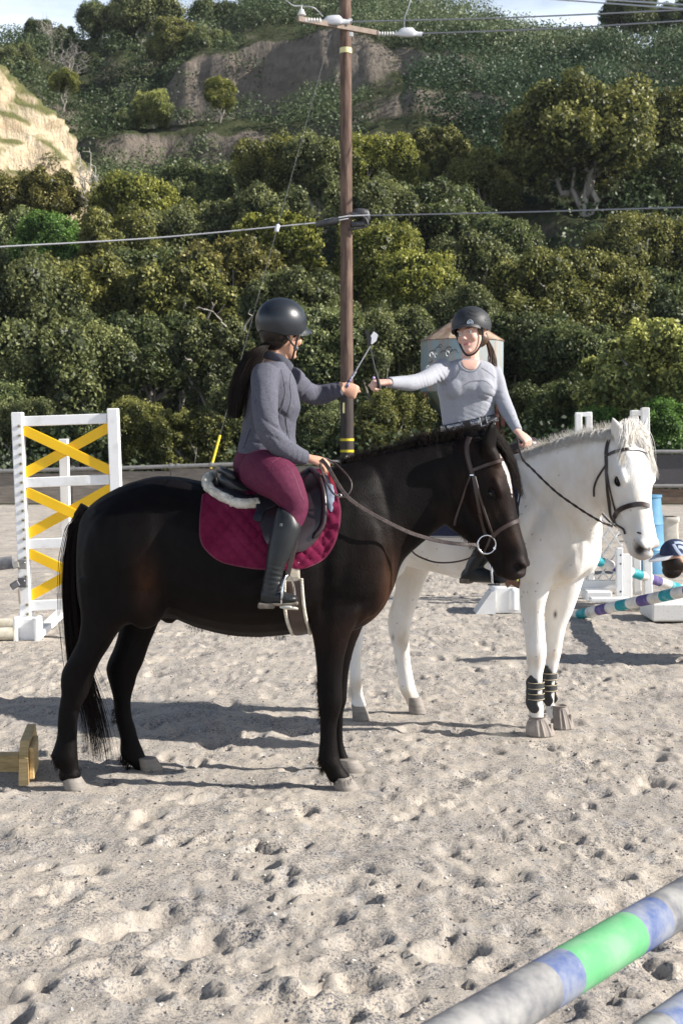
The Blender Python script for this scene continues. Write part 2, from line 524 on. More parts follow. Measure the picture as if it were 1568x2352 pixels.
def hoof(name, secs_bottom, mat_, parent, front, toe=.055, r=.062, h=.075, yaw=0, tilt=0):
    """a hoof: round-toed truncated cone with a coronet rim"""
    b = np.asarray(secs_bottom, float); mb = MB(); K = 20; rings = []
    f = V(math.cos(yaw), math.sin(yaw), 0); l = V(-math.sin(yaw), math.cos(yaw), 0)
    for (z, k, sh) in ((0, 1.0, .014), (.010, 1.0, .012), (h * .55, .90, .004), (h * .9, .82, -.004), (h, .80, -.006), (h * 1.06, .62, -.006)):
        an = np.arange(K) * 2 * PI / K
        x = np.cos(an) * r * k * np.where(np.cos(an) < -.3, .80, 1.05) + sh; y = np.sin(an) * r * k * .92
        rings.append(b + x[:, None] * f + y[:, None] * l + V(0, 0, z - (0)))
    v = np.concatenate(rings); fs = []
    for q in range(len(rings) - 1):
        for i in range(K):
            j = (i + 1) % K; fs.append((q * K + i, q * K + j, (q + 1) * K + j, (q + 1) * K + i))
    fs.append(tuple(range(K))[::-1]); fs.append(tuple((len(rings) - 1) * K + i for i in range(K)))
    mb.add(v, fs); return mb.build(name, mat_, parent, True)

HORN = mat('hoof_horn', (.27, .24, .21), .7, var=(.17, .15, .13), scale=12, stretch=(1, 1, 5), bump=.2, bscale=50)
EYE = mat('eye', (.006, .004, .003), .12, spec=.4)
COAT_D = mat('dark_coat', (1, 1, 1), .55, spec=.10, vcol=True, var=(.55, .5, .5), scale=30, bump=.35, bscale=170, bdist=.006, stretch=(1, 1, .45), var_lo=.3, var_hi=.7, sheen=.0)
COAT_W = mat('white_coat', (1, 1, 1), .62, spec=.25, vcol=True, var=(.86, .80, .70), scale=7, bump=.35, bscale=150, bdist=.005, stretch=(1, 1, .5), var_lo=.42, var_hi=.75)
HAIR_D = mat('dark_hair', (.006, .0048, .0045), .55, spec=.08, var=(.016, .010, .008), scale=60)
HAIR_W = mat('white_hair', (.74, .71, .66), .55, spec=.2, var=(.60, .50, .36), scale=9, var_lo=.5, var_hi=.8)
HAIR_P = mat('person_hair', (.009, .007, .0065), .45, spec=.22, var=(.022, .014, .010), scale=50)

def blob(v, c, r):
    d = (v - np.asarray(c)) / np.asarray(r, float)
    return np.exp(-(d ** 2).sum(1))

# ------------------------------------------------------------------ black horse
BD = 6.72
XH = V(1, 0, 0); YL = V(0, 1, 0)
bh = empty('black_horse', (*P(470, 1800, BD)[:2], 0), 'near-black horse with a white forehead mark, standing side-on', 'horse')
mb = MB()
def bpair(rows, n=26, k=4, pw=2.15, dy=0.0):
    secs = []
    for (ax, ay, bx, by, wd) in rows:
        a = P(ax, ay, BD + dy); b = P(bx, by, BD + dy); secs.append(((a + b) / 2, (a - b) / 2, V(0, wd, 0)))
    mb.loft(secs, n=n, k=k, pw=pw)
# trunk of the body
bpair([(183, 1240, 186, 1340, .05), (191, 1185, 190, 1400, .15), (215, 1155, 215, 1428, .21), (245, 1133, 245, 1438, .25), (290, 1110, 292, 1436, .275), (350, 1094, 350, 1424, .285), (400, 1094, 400, 1420, .285),
       (450, 1102, 450, 1440, .30), (520, 1115, 520, 1457, .31), (600, 1120, 600, 1462, .31), (680, 1110, 675, 1456, .29), (735, 1082, 735, 1450, .26),
       (785, 1064, 790, 1452, .235), (830, 1055, 838, 1436, .20), (865, 1060, 876, 1402, .165), (893, 1110, 900, 1355, .12), (905, 1160, 909, 1312, .06)])
# neck
bpair([(770, 1068, 880, 1395, .15), (815, 1054, 903, 1350, .145), (860, 1042, 917, 1304, .125), (915, 1030, 935, 1276, .105), (970, 1017, 968, 1248, .092),
       (1020, 1008, 1000, 1222, .084), (1062, 1004, 1026, 1204, .078), (1090, 1006, 1052, 1196, .07)])
BH = head_frame(P(1105, 1003, BD - .01), math.radians(-17), math.radians(68), 1.08)
head_shapes(mb, BH)
ear(mb, BH, 1, -.035, .088, .098, base=(.075, .012, .064), wd=.046)
ear(mb, BH, -1, .02, .03, -.19, base=(.065, .012, .064), wd=.04)
# shoulder, stifle and forearm muscle masses on both sides
for g in (-1, 1):
    mb.ball(P(785, 1280, BD) + V(0, g * .145, 0), V(.20, .085, .33), 14)
    mb.ball(P(835, 1330, BD) + V(0, g * .12, 0), V(.11, .08, .17), 12)
    mb.ball(P(290, 1290, BD) + V(0, g * .17, 0), V(.18, .10, .27), 12)
    mb.ball(P(345, 1370, BD) + V(0, g * .185, 0), V(.10, .07, .13), 12)
# near and off legs, from silhouette pairs
HN, FN = 6.54, 6.54
pair_leg(mb, [(178, 375, 1330, None, .42), (184, 360, 1385, None, .42), (187, 330, 1425, 1415, .45), (180, 283, 1468, 1440, .50), (163, 254, 1505, 1480, .58), (143, 229, 1540, 1522, .62), (140, 212, 1568, None, .62), (141, 203, 1595, None, .62),
    (137, 186, 1625, None, .66), (134, 179, 1655, None, .7), (133, 177, 1690, None, .7), (125, 177, 1718, None, .75), (119, 178, 1737, None, .8), (131, 179, 1757, None, .8), (140, 181, 1770, None, .85), (136, 186, 1785, 1780, .9), (150, 180, 1795, None, .7)], P(200, 1700, HN), XH, YL)
pair_leg(mb, [(285, 385, 1360, None, .5), (278, 378, 1400, None, .55), (272, 362, 1440, None, .6), (262, 345, 1480, None, .6), (243, 330, 1525, None, .62), (243, 318, 1550, None, .62), (250, 312, 1575, None, .62), (258, 304, 1605, None, .66),
    (262, 305, 1642, None, .7), (268, 312, 1668, None, .72), (276, 319, 1697, None, .75), (276, 330, 1725, None, .8), (283, 338, 1742, None, .85), (303, 352, 1758, 1752, .85), (312, 360, 1773, 1766, .9), (326, 354, 1780, None, .7)], P(320, 1700, 6.95), XH, YL)
pair_leg(mb, [(720, 860, 1340, None, .15), (712, 840, 1385, None, .32), (712, 814, 1440, None, .5), (719, 800, 1480, None, .6), (725, 788, 1530, None, .68), (727, 785, 1575, None, .72), (729, 786, 1610, None, .75), (732, 781, 1635, None, .72), (735, 773, 1662, None, .72),
    (734, 772, 1698, None, .75), (731, 776, 1728, None, .8), (731, 783, 1752, None, .85), (745, 790, 1772, 1765, .88), (754, 804, 1790, 1783, .92), (768, 800, 1799, None, .7)], P(760, 1700, FN), XH, YL)
pair_leg(mb, [(745, 860, 1350, None, .15), (748, 850, 1390, None, .32), (750, 834, 1440, None, .5), (752, 817, 1483, None, .6), (757, 807, 1525, None, .68), (758, 801, 1575, None, .72), (758, 799, 1608, None, .75), (760, 791, 1635, None, .75), (763, 789, 1665, None, .75),
    (763, 790, 1700, None, .78), (763, 795, 1722, None, .82), (767, 803, 1742, None, .85), (778, 810, 1754, 1750, .9), (780, 813, 1764, 1760, .92), (788, 810, 1770, None, .7)], P(790, 1700, 6.92), XH, YL)
# sheath
mb.loft([(P(372, 1412, BD), V(.03, 0, 0), V(0, .04, 0)), (P(392, 1416, BD), V(.03, 0, .03), V(0, .05, 0)), (P(405, 1424, BD), V(.02, 0, .02), V(0, .035, 0))], n=10)
bm_ = remesh(mb, .0085, 5)
for (c_, ax_, r_x, dp) in ((P(742, 1330, 6.42), (nrm(V(-.15, 0, 1)), V(1, 0, 0), V(0, -1, 0)), (.28, .035, .2), .016), (P(372, 1290, 6.42), (nrm(V(.1, 0, 1)), V(1, 0, 0), V(0, -1, 0)), (.26, .045, .2), .018), (P(1040, 1120, 6.6), (nrm(V(-.3, 0, 1)), nrm(V(1, 0, .3)), V(0, -1, 0)), (.16, .018, .2), .013),
    (P(850, 1200, 6.5), (nrm(V(.5, 0, 1)), nrm(V(-1, 0, .5)), V(0, -1, 0)), (.24, .05, .2), .012), (P(800, 1395, 6.45), (nrm(V(1, 0, .25)), nrm(V(-.25, 0, 1)), V(0, -1, 0)), (.10, .025, .2), .012), (P(245, 1350, 6.42), (nrm(V(-.35, 0, 1)), nrm(V(1, 0, .35)), V(0, -1, 0)), (.26, .03, .2), .008)):
    carve(bm_, c_, ax_, r_x, dp, 1)
def nostril(me, H, g, c=(.588, -.046)):
    ax = (nrm(H['u'] * .8 + H['v'] * .5), nrm(H['v'] * .8 - H['u'] * .5), nrm(H['w'] * g + H['u'] * .45))
    carve(me, hp(H, c[0], c[1], g * .050), ax, (.031 * H['s'], .019 * H['s'], .045), .030 * H['s'], 2)
for g in (-1, 1):
    nostril(bm_, BH, g)
    carve(bm_, hp(BH, .248, -.034, g * .104), (nrm(BH['u']), nrm(BH['v']), nrm(BH['w'] * g)), (.030, .017, .05), .012, 2)
    carve(bm_, hp(BH, .560, -.112, g * .048), (nrm(BH['u'] - .25 * BH['v']), nrm(BH['v'] + .25 * BH['u']), nrm(BH['w'] * g)), (.05, .006, .04), .007, 2)
    carve(bm_, hp(BH, .36, -.035, g * .075), (nrm(BH['u']), nrm(BH['v']), nrm(BH['w'] * g)), (.07, .02, .05), .006, 1)
vb = verts(bm_); vn = normals(bm_)
vb += vn * (.008 * fbm(vb[:, 0] * 3.5, vb[:, 1] * 3.5, vb[:, 2] * 2.5, oct=2, seed=50) + .0022 * fbm(vb[:, 0] * 16, vb[:, 1] * 16, vb[:, 2] * 11, oct=2, seed=52))[:, None]
set_verts(bm_, vb)
base = np.tile(V(.0045, .0032, .0032), (len(vb), 1))
brown = V(.070, .030, .014)
k = .85 * blob(vb, P(893, 1370, BD), (.045, .3, .16)) + .7 * blob(vb, P(860, 1415, BD), (.07, .2, .04)) + .6 * blob(vb, P(335, 1340, 6.45), (.05, .3, .12)) + .12 * blob(vb, P(880, 1290, 6.5), (.12, .3, .14)) \
    + .35 * blob(vb, P(1180, 1232, 6.6), (.03, .2, .04)) + .4 * blob(vb, P(1148, 1085, 6.6), (.05, .2, .07)) + .35 * blob(vb, P(1075, 1030, 6.6), (.04, .1, .03)) + .15 * blob(vb, P(800, 1440, BD), (.2, .3, .1)) \
    + .10 * blob(vb, P(560, 1440, BD), (.5, .4, .12))
k = np.clip(k, 0, 1)[:, None]
col = base * (1 - k) + brown * k
# the white mark
hu = (vb - BH['o']) @ BH['u'] / BH['s'] ** 2; hv = (vb - BH['o']) @ BH['v'] / BH['s'] ** 2; hw = (vb - BH['o']) @ BH['w'] / BH['s'] ** 2
mk = (np.abs(hw - .022) < np.interp(hu, [.10, .15, .235, .29], [.004, .026, .018, 0]) + .003 * vnoise(hu * 300, hw * 300)) & (hu > .10) & (hu < .29) & (hv > .0)
col[mk] = V(.68, .64, .60)
fm = np.clip(.35 * ((hu > .02) & (hu < .66) & (hv > -.30) & (np.abs(hw) < .13)) * np.clip((hu - .05) / .1, 0, 1) * (.6 + .8 * vnoise(hu * 16, hw * 16, hv * 16, seed=5)), 0, .5)[:, None]; fm[mk] = 0; col = col * (1 - fm) + V(.036, .022, .017) * fm
for g in (-1, 1):
    kk = np.clip(1.1 * blob(vb, hp(BH, .588, -.046, g * .055), (.044, .044, .044)), 0, .8)[:, None]; col = col * (1 - kk) + V(.060, .048, .046) * kk
nz = sum(blob(vb, hp(BH, .588, -.046, g * .045), (.022, .022, .022)) for g in (-1, 1)); col = col * (1 - .97 * np.clip(nz * 1.6, 0, 1))[:, None]
set_col(bm_, col)
place('body', bm_, COAT_D, bh)
BVB = bvh_of(bm_) if False else None
bm_eval = [o for o in bh.children if o.name.startswith('body')][0]
def world_bvh(o):
    me = o.data; off = Vector((0, 0, 0)); p = o
    while p is not None: off += Vector(p.location); p = p.parent
    v = verts(me) + np.array(off)
    return BVHTree.FromPolygons([tuple(q) for q in v], [tuple(p.vertices) for p in me.polygons])
BVB = world_bvh(bm_eval)
for (a, b_, y_) in ((165, 1808, HN), (339, 1790, 6.93)): hoof('hoof', (*P(a, b_, y_)[:2], -.004), HORN, bh, False, r=.060, h=.056)
for (a, b_, y_) in ((785, 1815, FN), (800, 1776, 6.90)): hoof('hoof', (*P(a, b_, y_)[:2], -.004), HORN, bh, True, r=.062, h=.056)
for (a, y_) in ((166, HN), (335, 6.93), (786, FN), (800, 6.9)):
    g_ = P(a, 1800, y_); flatten(g_[0], g_[1], .13, -.004)
def eyes(H, parent):
    for g in (-1, 1):
        m_ = MB(); R = np.stack([nrm(H['u']), nrm(H['w']), nrm(H['v'])], 1)
        m_.ball(hp(H, .248, -.034, g * .084), V(.021, .020, .0165) * H['s'], 10, R=R); m_.build('eye', EYE, parent, True)
        m_ = MB()
        for (dv, r0) in ((.0125, .0060), (-.0125, .0035)):
            pts = [hp(H, .248 + t * .027, -.034 + dv * (1 - t * t) , g * (.103 - .006 * t * t - .001)) for t in np.linspace(-1, 1, 9)]
            m_.tube(pts, [.001] + [r0 * H['s']] * 7 + [.001], 6)
        m_.build('eyelid', LID, parent, True)
LID = mat('dark_skin', (.010, .008, .0078), .55, spec=.15)
eyes(BH, bh)
# leaf-green slobber of hay at the mouth
m_ = MB(); q = hp(BH, .612, -.088, -.035); m_.loft([(q, V(.006, 0, 0), V(0, .004, 0)), (q - V(-.004, 0, .013), V(.009, 0, 0), V(0, .004, 0)), (q - V(-.006, 0, .028), V(.003, 0, 0), V(0, .002, 0))], n=8)
m_.build('hay_wisp', mat('chewed_hay', (.45, .48, .12), .6), bh, True)

def hair(name, roots, pathf, K, rad, m, parent, seed, taper=.15):
    """roots (N,3); pathf(i, rng) -> (K,3)"""
    paths = np.stack([pathf(i) for i in range(len(roots))]); N = len(paths)
    rr = np.linspace(1, taper, K)[None] * rad * np.random.default_rng(seed).uniform(.6, 1.3, (N, 1))
    v, f = strands(paths, rr)
    me = raw_mesh(name, v, f); place(name, me, m, parent, True)
r_ = np.random.default_rng(91)
# tail
tp = np.array([[192, 1176], [172, 1215], [162, 1280], [162, 1360], [168, 1440], [180, 1520], [203, 1600], [222, 1680], [232, 1750]], float)
sp_ = np.array([8, 12, 14, 16, 17, 19, 25, 28, 30.])
def tailp(i):
    a = r_.normal() * .55; a = max(-1.1, min(1.1, a)); L = r_.uniform(.62, 1.02) if r_.random() < .7 else r_.uniform(.35, .7); b = r_.normal() * .035; w1 = r_.uniform(0, 6); w2 = r_.normal() * 5
    if r_.random() < .07: a *= 1.7
    out = []
    for j, t in enumerate(np.linspace(0, L, 14)):
        q = t * 8; x = np.interp(q, range(9), tp[:, 0]) + a * np.interp(q, range(9), sp_) + math.sin(w1 + q * 1.2) * 2 * t + w2 * t * t; y = np.interp(q, range(9), tp[:, 1])
        out.append(P(x, y, BD + .02 + b * (.5 + t) + .03 * t))
    return np.array(out)
hair('tail', range(1500), tailp, 14, .0022, HAIR_D, bh, 5)
m_ = MB(); m_.tube([P(200, 1165, BD), P(186, 1185, BD), P(176, 1225, BD), P(170, 1275, BD)], [.035, .034, .024, .010], 10); m_.build('dock', HAIR_D, bh, True)
# mane: short hair along the crest, standing and falling to the far side
cr = np.array([[785, 1064], [830, 1051], [880, 1038], [930, 1027], [980, 1015], [1030, 1007], [1070, 1003], [1100, 1000]], float)
def manep(i):
    t = r_.random() * 7; x = np.interp(t, range(8), cr[:, 0]); y = np.interp(t, range(8), cr[:, 1])
    p = P(x, y + 5, BD + r_.normal() * .02); L = r_.uniform(.03, .075) * (1.0 + .5 * (t > 3)); lean = r_.normal() * .25 + .25; fx = r_.normal() * .35
    d = nrm(V(fx, lean * 1.2, 1)); out = [p]
    for j in range(6): out.append(out[-1] + d * L / 6); d = nrm(d + V(.03, .17, -.22 - .15 * abs(lean)))
    return np.array(out)
hair('mane', range(5200), manep, 7, .0013, HAIR_D, bh, 6)
def forep(i):
    jr = r_.normal(size=3) * .012; L = r_.uniform(.18, .31); wv = r_.normal() * .024 - .058; lift = r_.uniform(.010, .034)
    return np.array([hp(BH, -.01 + t * L + jr[0], .040 + lift * math.sin(PI * min(1, t * 1.1)) + .02 * t + jr[1] * .4, jr[2] * 2.2 * (1 - t) - .018 + (wv + .018) * t ** .55) for t in np.linspace(0, 1, 10)])
hair('forelock', range(1100), forep, 10, .0016, HAIR_D, bh, 7)
# feathering behind knees and fetlocks, chin whiskers, fuzz on belly line and throat
def fuzz(name, spots, m, parent, seed, rad=.0011):
    r2 = np.random.default_rng(seed); paths = []
    for (a, b_, n, d, L, sw) in spots:
        a = np.asarray(a); b_ = np.asarray(b_)
        for i in range(n):
            t = r2.random(); p = a + (b_ - a) * t + r2.normal(size=3) * V(.006, sw, .006); dd = nrm(np.asarray(d) + r2.normal(size=3) * .32); l = L * r2.uniform(.5, 1.2); q = [p]
            for j in range(4): q.append(q[-1] + dd * l / 4); dd = nrm(dd + V(0, 0, -.25))
            paths.append(q)
    paths = np.array(paths); rr = np.linspace(1, .2, 5)[None] * rad * r2.uniform(.7, 1.3, (len(paths), 1)); v, f = strands(paths, rr)
    tag(place(name, raw_mesh(name, v, f), m, parent, True), kind='stuff')
fuzz('feathers', [(P(729, 1560, FN), P(738, 1660, FN), 260, (-.8, 0, -1.3), .022, .02), (P(736, 1735, FN), P(744, 1768, FN), 240, (-.6, 0, -1.3), .034, .02), (P(121, 1728, HN), P(136, 1760, HN), 200, (-.3, 0, -1.3), .026, .02),
    (P(277, 1735, 6.93), P(298, 1762, 6.93), 200, (-.3, 0, -1.3), .03, .02), (P(758, 1790, FN), P(806, 1786, FN), 260, (.3, -.4, -1.2), .022, .03), (P(262, 1625, 6.93), P(266, 1660, 6.93), 120, (-1, 0, -.7), .022, .015),
    (P(142, 1775, HN), P(185, 1772, HN), 200, (0, -.3, -1.2), .02, .03), (P(306, 1775, 6.9), P(357, 1772, 6.9), 200, (.1, -.3, -1.2), .02, .03), (P(1045, 1205, 6.66), P(1105, 1278, 6.6), 260, (-.4, 0, -1), .018, .02),
    (P(430, 1436, BD), P(660, 1461, BD), 500, (-.5, 0, -1), .015, .08)], HAIR_D, bh, 12)
# ------------------------------------------------------------------ white horse
WY = math.radians(-30)
WHd = V(math.cos(WY), math.sin(WY), 0); WL = V(-math.sin(WY), math.cos(WY), 0)      # heading, and lateral to its left
WM = V(1.127, 7.84, 0)
def WP(s, t, z): return WM + WHd * s + WL * t + HZ_ * z
wh = empty('white_horse', WP(-.5, 0, 0), 'white horse with black leg boots behind the dark horse, turned half towards the viewer', 'horse')
mb = MB()
def wst(rows, n=26, k=4, pw=2.15):
    mb.loft([(WP(s, t, (a + b) / 2), HZ_ * (a - b) / 2, WL * w_) for (s, a, b, w_, *r) in rows for t in [r[0] if r else 0]], n=n, k=k, pw=pw)
wst([(-1.36, 1.24, 1.02, .05), (-1.33, 1.36, .95, .14), (-1.24, 1.44, .88, .22), (-1.08, 1.49, .86, .26), (-.88, 1.50, .87, .27), (-.66, 1.46, .84, .275), (-.42, 1.44, .80, .28), (-.20, 1.49, .78, .26),
     (-.04, 1.54, .775, .235), (.08, 1.49, .80, .215), (.18, 1.40, .86, .185), (.25, 1.28, .94, .14), (.285, 1.18, 1.02, .07)])
# neck, bending towards the camera
def wn(rows):
    secs = []
    for (ax, ay, bx, by, d, wd, yw) in rows:
        a = P(ax, ay, d); b = P(bx, by, d); n = V(-math.sin(math.radians(yw)), math.cos(math.radians(yw)), 0); mid = (a + b) / 2; u = (a - b) / 2
        secs.append((mid, u, n * wd))
    mb.loft(secs, n=24, k=5)
wn([(1170, 1046, 1300, 1345, 7.86, .155, -30), (1215, 1036, 1345, 1310, 7.75, .15, -33), (1262, 1020, 1362, 1260, 7.66, .125, -38), (1310, 1003, 1366, 1215, 7.58, .105, -44), (1360, 992, 1374, 1180, 7.50, .092, -50), (1405, 990, 1392, 1165, 7.44, .082, -56), (1432, 995, 1410, 1150, 7.40, .07, -60)])
WH = head_frame(P(1437, 990, 7.40), math.radians(-62), math.radians(69), 1.05)
head_shapes(mb, WH)
ear(mb, WH, 1, -.055, .05, .108, base=(.045, .012, .064), wd=.034)
ear(mb, WH, -1, -.055, .05, -.112, base=(.045, .012, -.064 * -1), wd=.034)
for g in (-1, 1):
    mb.ball(WP(-.03, g * .14, 1.12), V(.20, .075, .33), 12, R=np.stack([WHd, WL, HZ_], 1))
    mb.ball(WP(.165, g * .10, 1.02), V(.105, .075, .17), 12, R=np.stack([WHd, WL, HZ_], 1))
    mb.ball(WP(-1.08, g * .15, 1.10), V(.20, .10, .26), 12, R=np.stack([WHd, WL, HZ_], 1))
    mb.ball(WP(-.86, g * .18, .93), V(.09, .07, .12), 12, R=np.stack([WHd, WL, HZ_], 1))
k_ = 1.06
rf = WM - WL * .115; lf = WM + WL * .115
pair_leg(mb, [(1180, 1310, 1270, None, .2), (1185, 1285, 1310, None, .5), (1190, 1262, 1350, None, .7), (1192, 1249, 1395, None, .75), (1198, 1249, 1430, None, .8), (1204, 1251, 1465, None, .85), (1207, 1253, 1495, None, .9), (1210, 1250, 1520, None, .9),
    (1213, 1245, 1545, None, .88), (1215, 1243, 1575, None, .85), (1216, 1243, 1605, None, .88), (1215, 1246, 1628, None, .9), (1216, 1245, 1645, None, .9), (1212, 1248, 1662, None, .95)], V(1.054, 7.75, 0), WHd, WL, k_)
pair_leg(mb, [(1235, 1352, 1290, None, .2), (1245, 1338, 1330, None, .5), (1252, 1325, 1370, None, .7), (1252, 1312, 1405, None, .75), (1252, 1298, 1440, None, .8), (1252, 1291, 1475, None, .85), (1250, 1287, 1500, None, .9), (1249, 1281, 1525, None, .9),
    (1248, 1274, 1550, None, .88), (1247, 1271, 1575, None, .85), (1248, 1271, 1600, None, .88), (1250, 1272, 1618, None, .9), (1253, 1279, 1632, None, .9), (1258, 1290, 1650, None, .95)], V(1.20, 7.93, 0), WHd, WL, k_)
pair_leg(mb, [(880, 1010, 1225, None, .3), (893, 995, 1290, None, .5), (905, 978, 1335, None, .6), (900, 964, 1375, None, .62), (890, 951, 1410, None, .66), (889, 944, 1435, None, .68), (893, 940, 1460, None, .7), (902, 939, 1490, None, .75),
    (908, 942, 1525, None, .78), (914, 948, 1558, None, .82), (918, 955, 1585, None, .9), (930, 965, 1606, None, .9), (934, 972, 1622, None, .95)], V(.434, 8.37, 0), WHd, WL, k_)
pair_leg(mb, [(745, 880, 1235, None, .3), (765, 870, 1300, None, .5), (782, 856, 1350, None, .6), (786, 848, 1400, None, .64), (786, 838, 1440, None, .68), (794, 832, 1475, None, .72), (800, 829, 1510, None, .78),
    (803, 829, 1545, None, .82), (803, 832, 1578, None, .9), (806, 836, 1602, None, .9), (805, 842, 1622, None, .95)], V(.097, 8.17, 0), WHd, WL, k_)
wm_ = remesh(mb, .0088, 6)
for (c_, ax_, r_x, dp) in ((P(1283, 1335, 7.5), (V(.5, 0, .86), V(-.86, 0, .5), nrm(V(.1, -1, 0))), (.16, .022, .2), .022), (P(1343, 1265, 7.4), (HZ_, V(1, 0, 0), nrm(V(.5, -1, 0))), (.12, .022, .2), .014),
    (P(1215, 1260, 7.5), (nrm(V(.35, 0, 1)), nrm(V(-1, 0, .35)), nrm(V(.1, -1, 0))), (.22, .035, .25), .012), (P(1250, 1180, 7.5), (nrm(V(.6, 0, 1)), nrm(V(-1, 0, .6)), nrm(V(.1, -1, 0))), (.20, .04, .25), .010), (P(1360, 1130, 7.4), (HZ_, V(1, 0, 0), nrm(V(.2, -1, 0))), (.13, .020, .2), .012)):
    carve(wm_, c_, ax_, r_x, dp, 1)
for g in (-1, 1):
    nostril(wm_, WH, g)
    carve(wm_, hp(WH, .248, -.034, g * .104), (nrm(WH['u']), nrm(WH['v']), nrm(WH['w'] * g)), (.030, .017, .05), .012, 2)
    carve(wm_, hp(WH, .560, -.112, g * .048), (nrm(WH['u'] - .25 * WH['v']), nrm(WH['v'] + .25 * WH['u']), nrm(WH['w'] * g)), (.05, .006, .04), .007, 2)
    carve(wm_, hp(WH, .36, -.035, g * .075), (nrm(WH['u']), nrm(WH['v']), nrm(WH['w'] * g)), (.07, .02, .05), .007, 1)
vb = verts(wm_); vn = normals(wm_)
vb += vn * (.009 * fbm(vb[:, 0] * 4, vb[:, 1] * 4, vb[:, 2] * 3, oct=2, seed=51) + .003 * fbm(vb[:, 0] * 17, vb[:, 1] * 17, vb[:, 2] * 11, oct=2, seed=53))[:, None]
set_verts(wm_, vb)
col = np.tile(V(.78, .765, .74), (len(vb), 1))
def tint(k, c):
    global col
    k = np.clip(k, 0, 1)[:, None]; col = col * (1 - k) + V(*c) * k
nse = .5 + .5 * fbm(vb[:, 0] * 18, vb[:, 1] * 18, vb[:, 2] * 14, oct=3, seed=61)
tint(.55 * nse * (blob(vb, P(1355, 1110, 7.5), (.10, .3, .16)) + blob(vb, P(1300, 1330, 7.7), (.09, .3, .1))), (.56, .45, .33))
for (a, b_, y_, rx_, rz_) in ((1229, 1515, 7.75, .07, .045), (1270, 1510, 7.93, .07, .045), (1232, 1630, 7.75, .06, .03), (925, 1600, 8.37, .08, .05), (825, 1580, 8.17, .08, .05), (925, 1480, 8.37, .06, .10)):
    tint(.7 * nse * blob(vb, P(a, b_, y_), (rx_, .2, rz_)), (.48, .34, .17))
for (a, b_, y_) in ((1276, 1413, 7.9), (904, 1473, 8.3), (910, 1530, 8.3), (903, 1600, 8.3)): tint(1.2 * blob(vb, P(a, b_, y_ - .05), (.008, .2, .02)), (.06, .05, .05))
fl = ((vnoise(vb[:, 0] * 120, vb[:, 1] * 120, vb[:, 2] * 90, seed=77) > .86) & (fbm(vb[:, 0] * 6, vb[:, 1] * 6, vb[:, 2] * 6, oct=2, seed=78) > -.05)); col[fl] *= V(.42, .40, .40)
tint(.9 * blob(vb, hp(WH, .615, -.10, 0), (.06, .06, .045)), (.26, .18, .15))
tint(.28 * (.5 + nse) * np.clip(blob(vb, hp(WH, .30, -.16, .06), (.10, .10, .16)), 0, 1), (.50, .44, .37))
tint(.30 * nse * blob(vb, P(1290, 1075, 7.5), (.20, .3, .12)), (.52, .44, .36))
for g in (-1, 1):
    tint(1.5 * blob(vb, hp(WH, .588, -.046, g * .05), (.034, .034, .036)), (.045, .034, .03)); tint(1.0 * blob(vb, hp(WH, .248, -.034, g * .106), (.024, .024, .017)), (.05, .045, .045))
    tint(.6 * blob(vb, hp(WH, .0, .055, g * .11), (.03, .03, .045)), (.30, .24, .20))
set_col(wm_, col)
place('body', wm_, COAT_W, wh)
BVW = world_bvh([o for o in wh.children if o.name.startswith('body')][0])
eyes(WH, wh)
for (a, y_) in ((952, 8.37), (823, 8.17)): hoof('hoof', (*P(a, 1640, y_)[:2], 0), HORN, wh, False, r=.055, h=.088, yaw=WY)
for (a, y_) in ((952, 8.37), (823, 8.17), (1233, 7.75), (1283, 7.93)): g_ = P(a, 1650, y_); flatten(g_[0], g_[1], .14, -.004)
r_ = np.random.default_rng(92)
cw = [(1200, 1043, 7.80), (1240, 1030, 7.72), (1290, 1012, 7.62), (1340, 996, 7.54), (1390, 989, 7.46), (1430, 988, 7.41)]
def wmane(i):
    t = r_.random() * 5; j = min(int(t), 4); u = t - j; a = np.array(cw[j]) * (1 - u) + np.array(cw[j + 1]) * u
    p = P(a[0], a[1] + 7, a[2] + r_.normal() * .015); L = r_.uniform(.07, .125)
    if r_.random() < .84: d = nrm(V(-.42 + r_.normal() * .18, -.55, .75 + r_.normal() * .2)); g_ = .42
    else: d = nrm(V(-.3 + r_.normal() * .3, .2, 1)); g_ = .08; L *= .6
    out = [p]
    for j in range(7): out.append(out[-1] + d * L / 7); d = nrm(d + V(.02, -.02, -g_))
    return np.array(out)
hair('mane', range(4200), wmane, 8, .0015, HAIR_W, wh, 8)
def wfore(i):
    s_ = -1 if r_.random() < .55 else 1; jr = r_.normal(size=3) * .012
    if s_ < 0: L = r_.uniform(.17, .26); wv = -.088 + r_.normal() * .014      # far strands hang past the left brow
    else: L = r_.uniform(.13, .21); wv = .075 + r_.normal() * .018
    lift = r_.uniform(.008, .022)
    return np.array([hp(WH, -.02 + t * L + jr[0], .040 + lift * math.sin(PI * min(1, t * 1.2)) - .02 * t * t + jr[1] * .4, jr[2] * 2 * (1 - t) + wv * t ** .7) for t in np.linspace(0, 1, 10)])
hair('forelock', range(1300), wfore, 10, .0016, HAIR_W, wh, 9)
def wtail(i):
    a = r_.normal() * .03; L = r_.uniform(.5, 1)
    return np.array([WP(-1.34 - .07 * math.sin(PI * min(1, t * 2)) + .04 * t, a * (1 + 1.5 * t), 1.36 - 1.15 * t * L) for t in np.linspace(0, 1, 10)])
hair('tail', range(500), wtail, 10, .003, HAIR_W, wh, 10)
fuzz('feathers', [(P(905, 1585, 8.37), P(922, 1606, 8.37), 160, (-.6, 0, -1.2), .035, .02), (P(803, 1575, 8.17), P(806, 1600, 8.17), 120, (-.6, 0, -1.2), .03, .02)], HAIR_W, wh, 14)

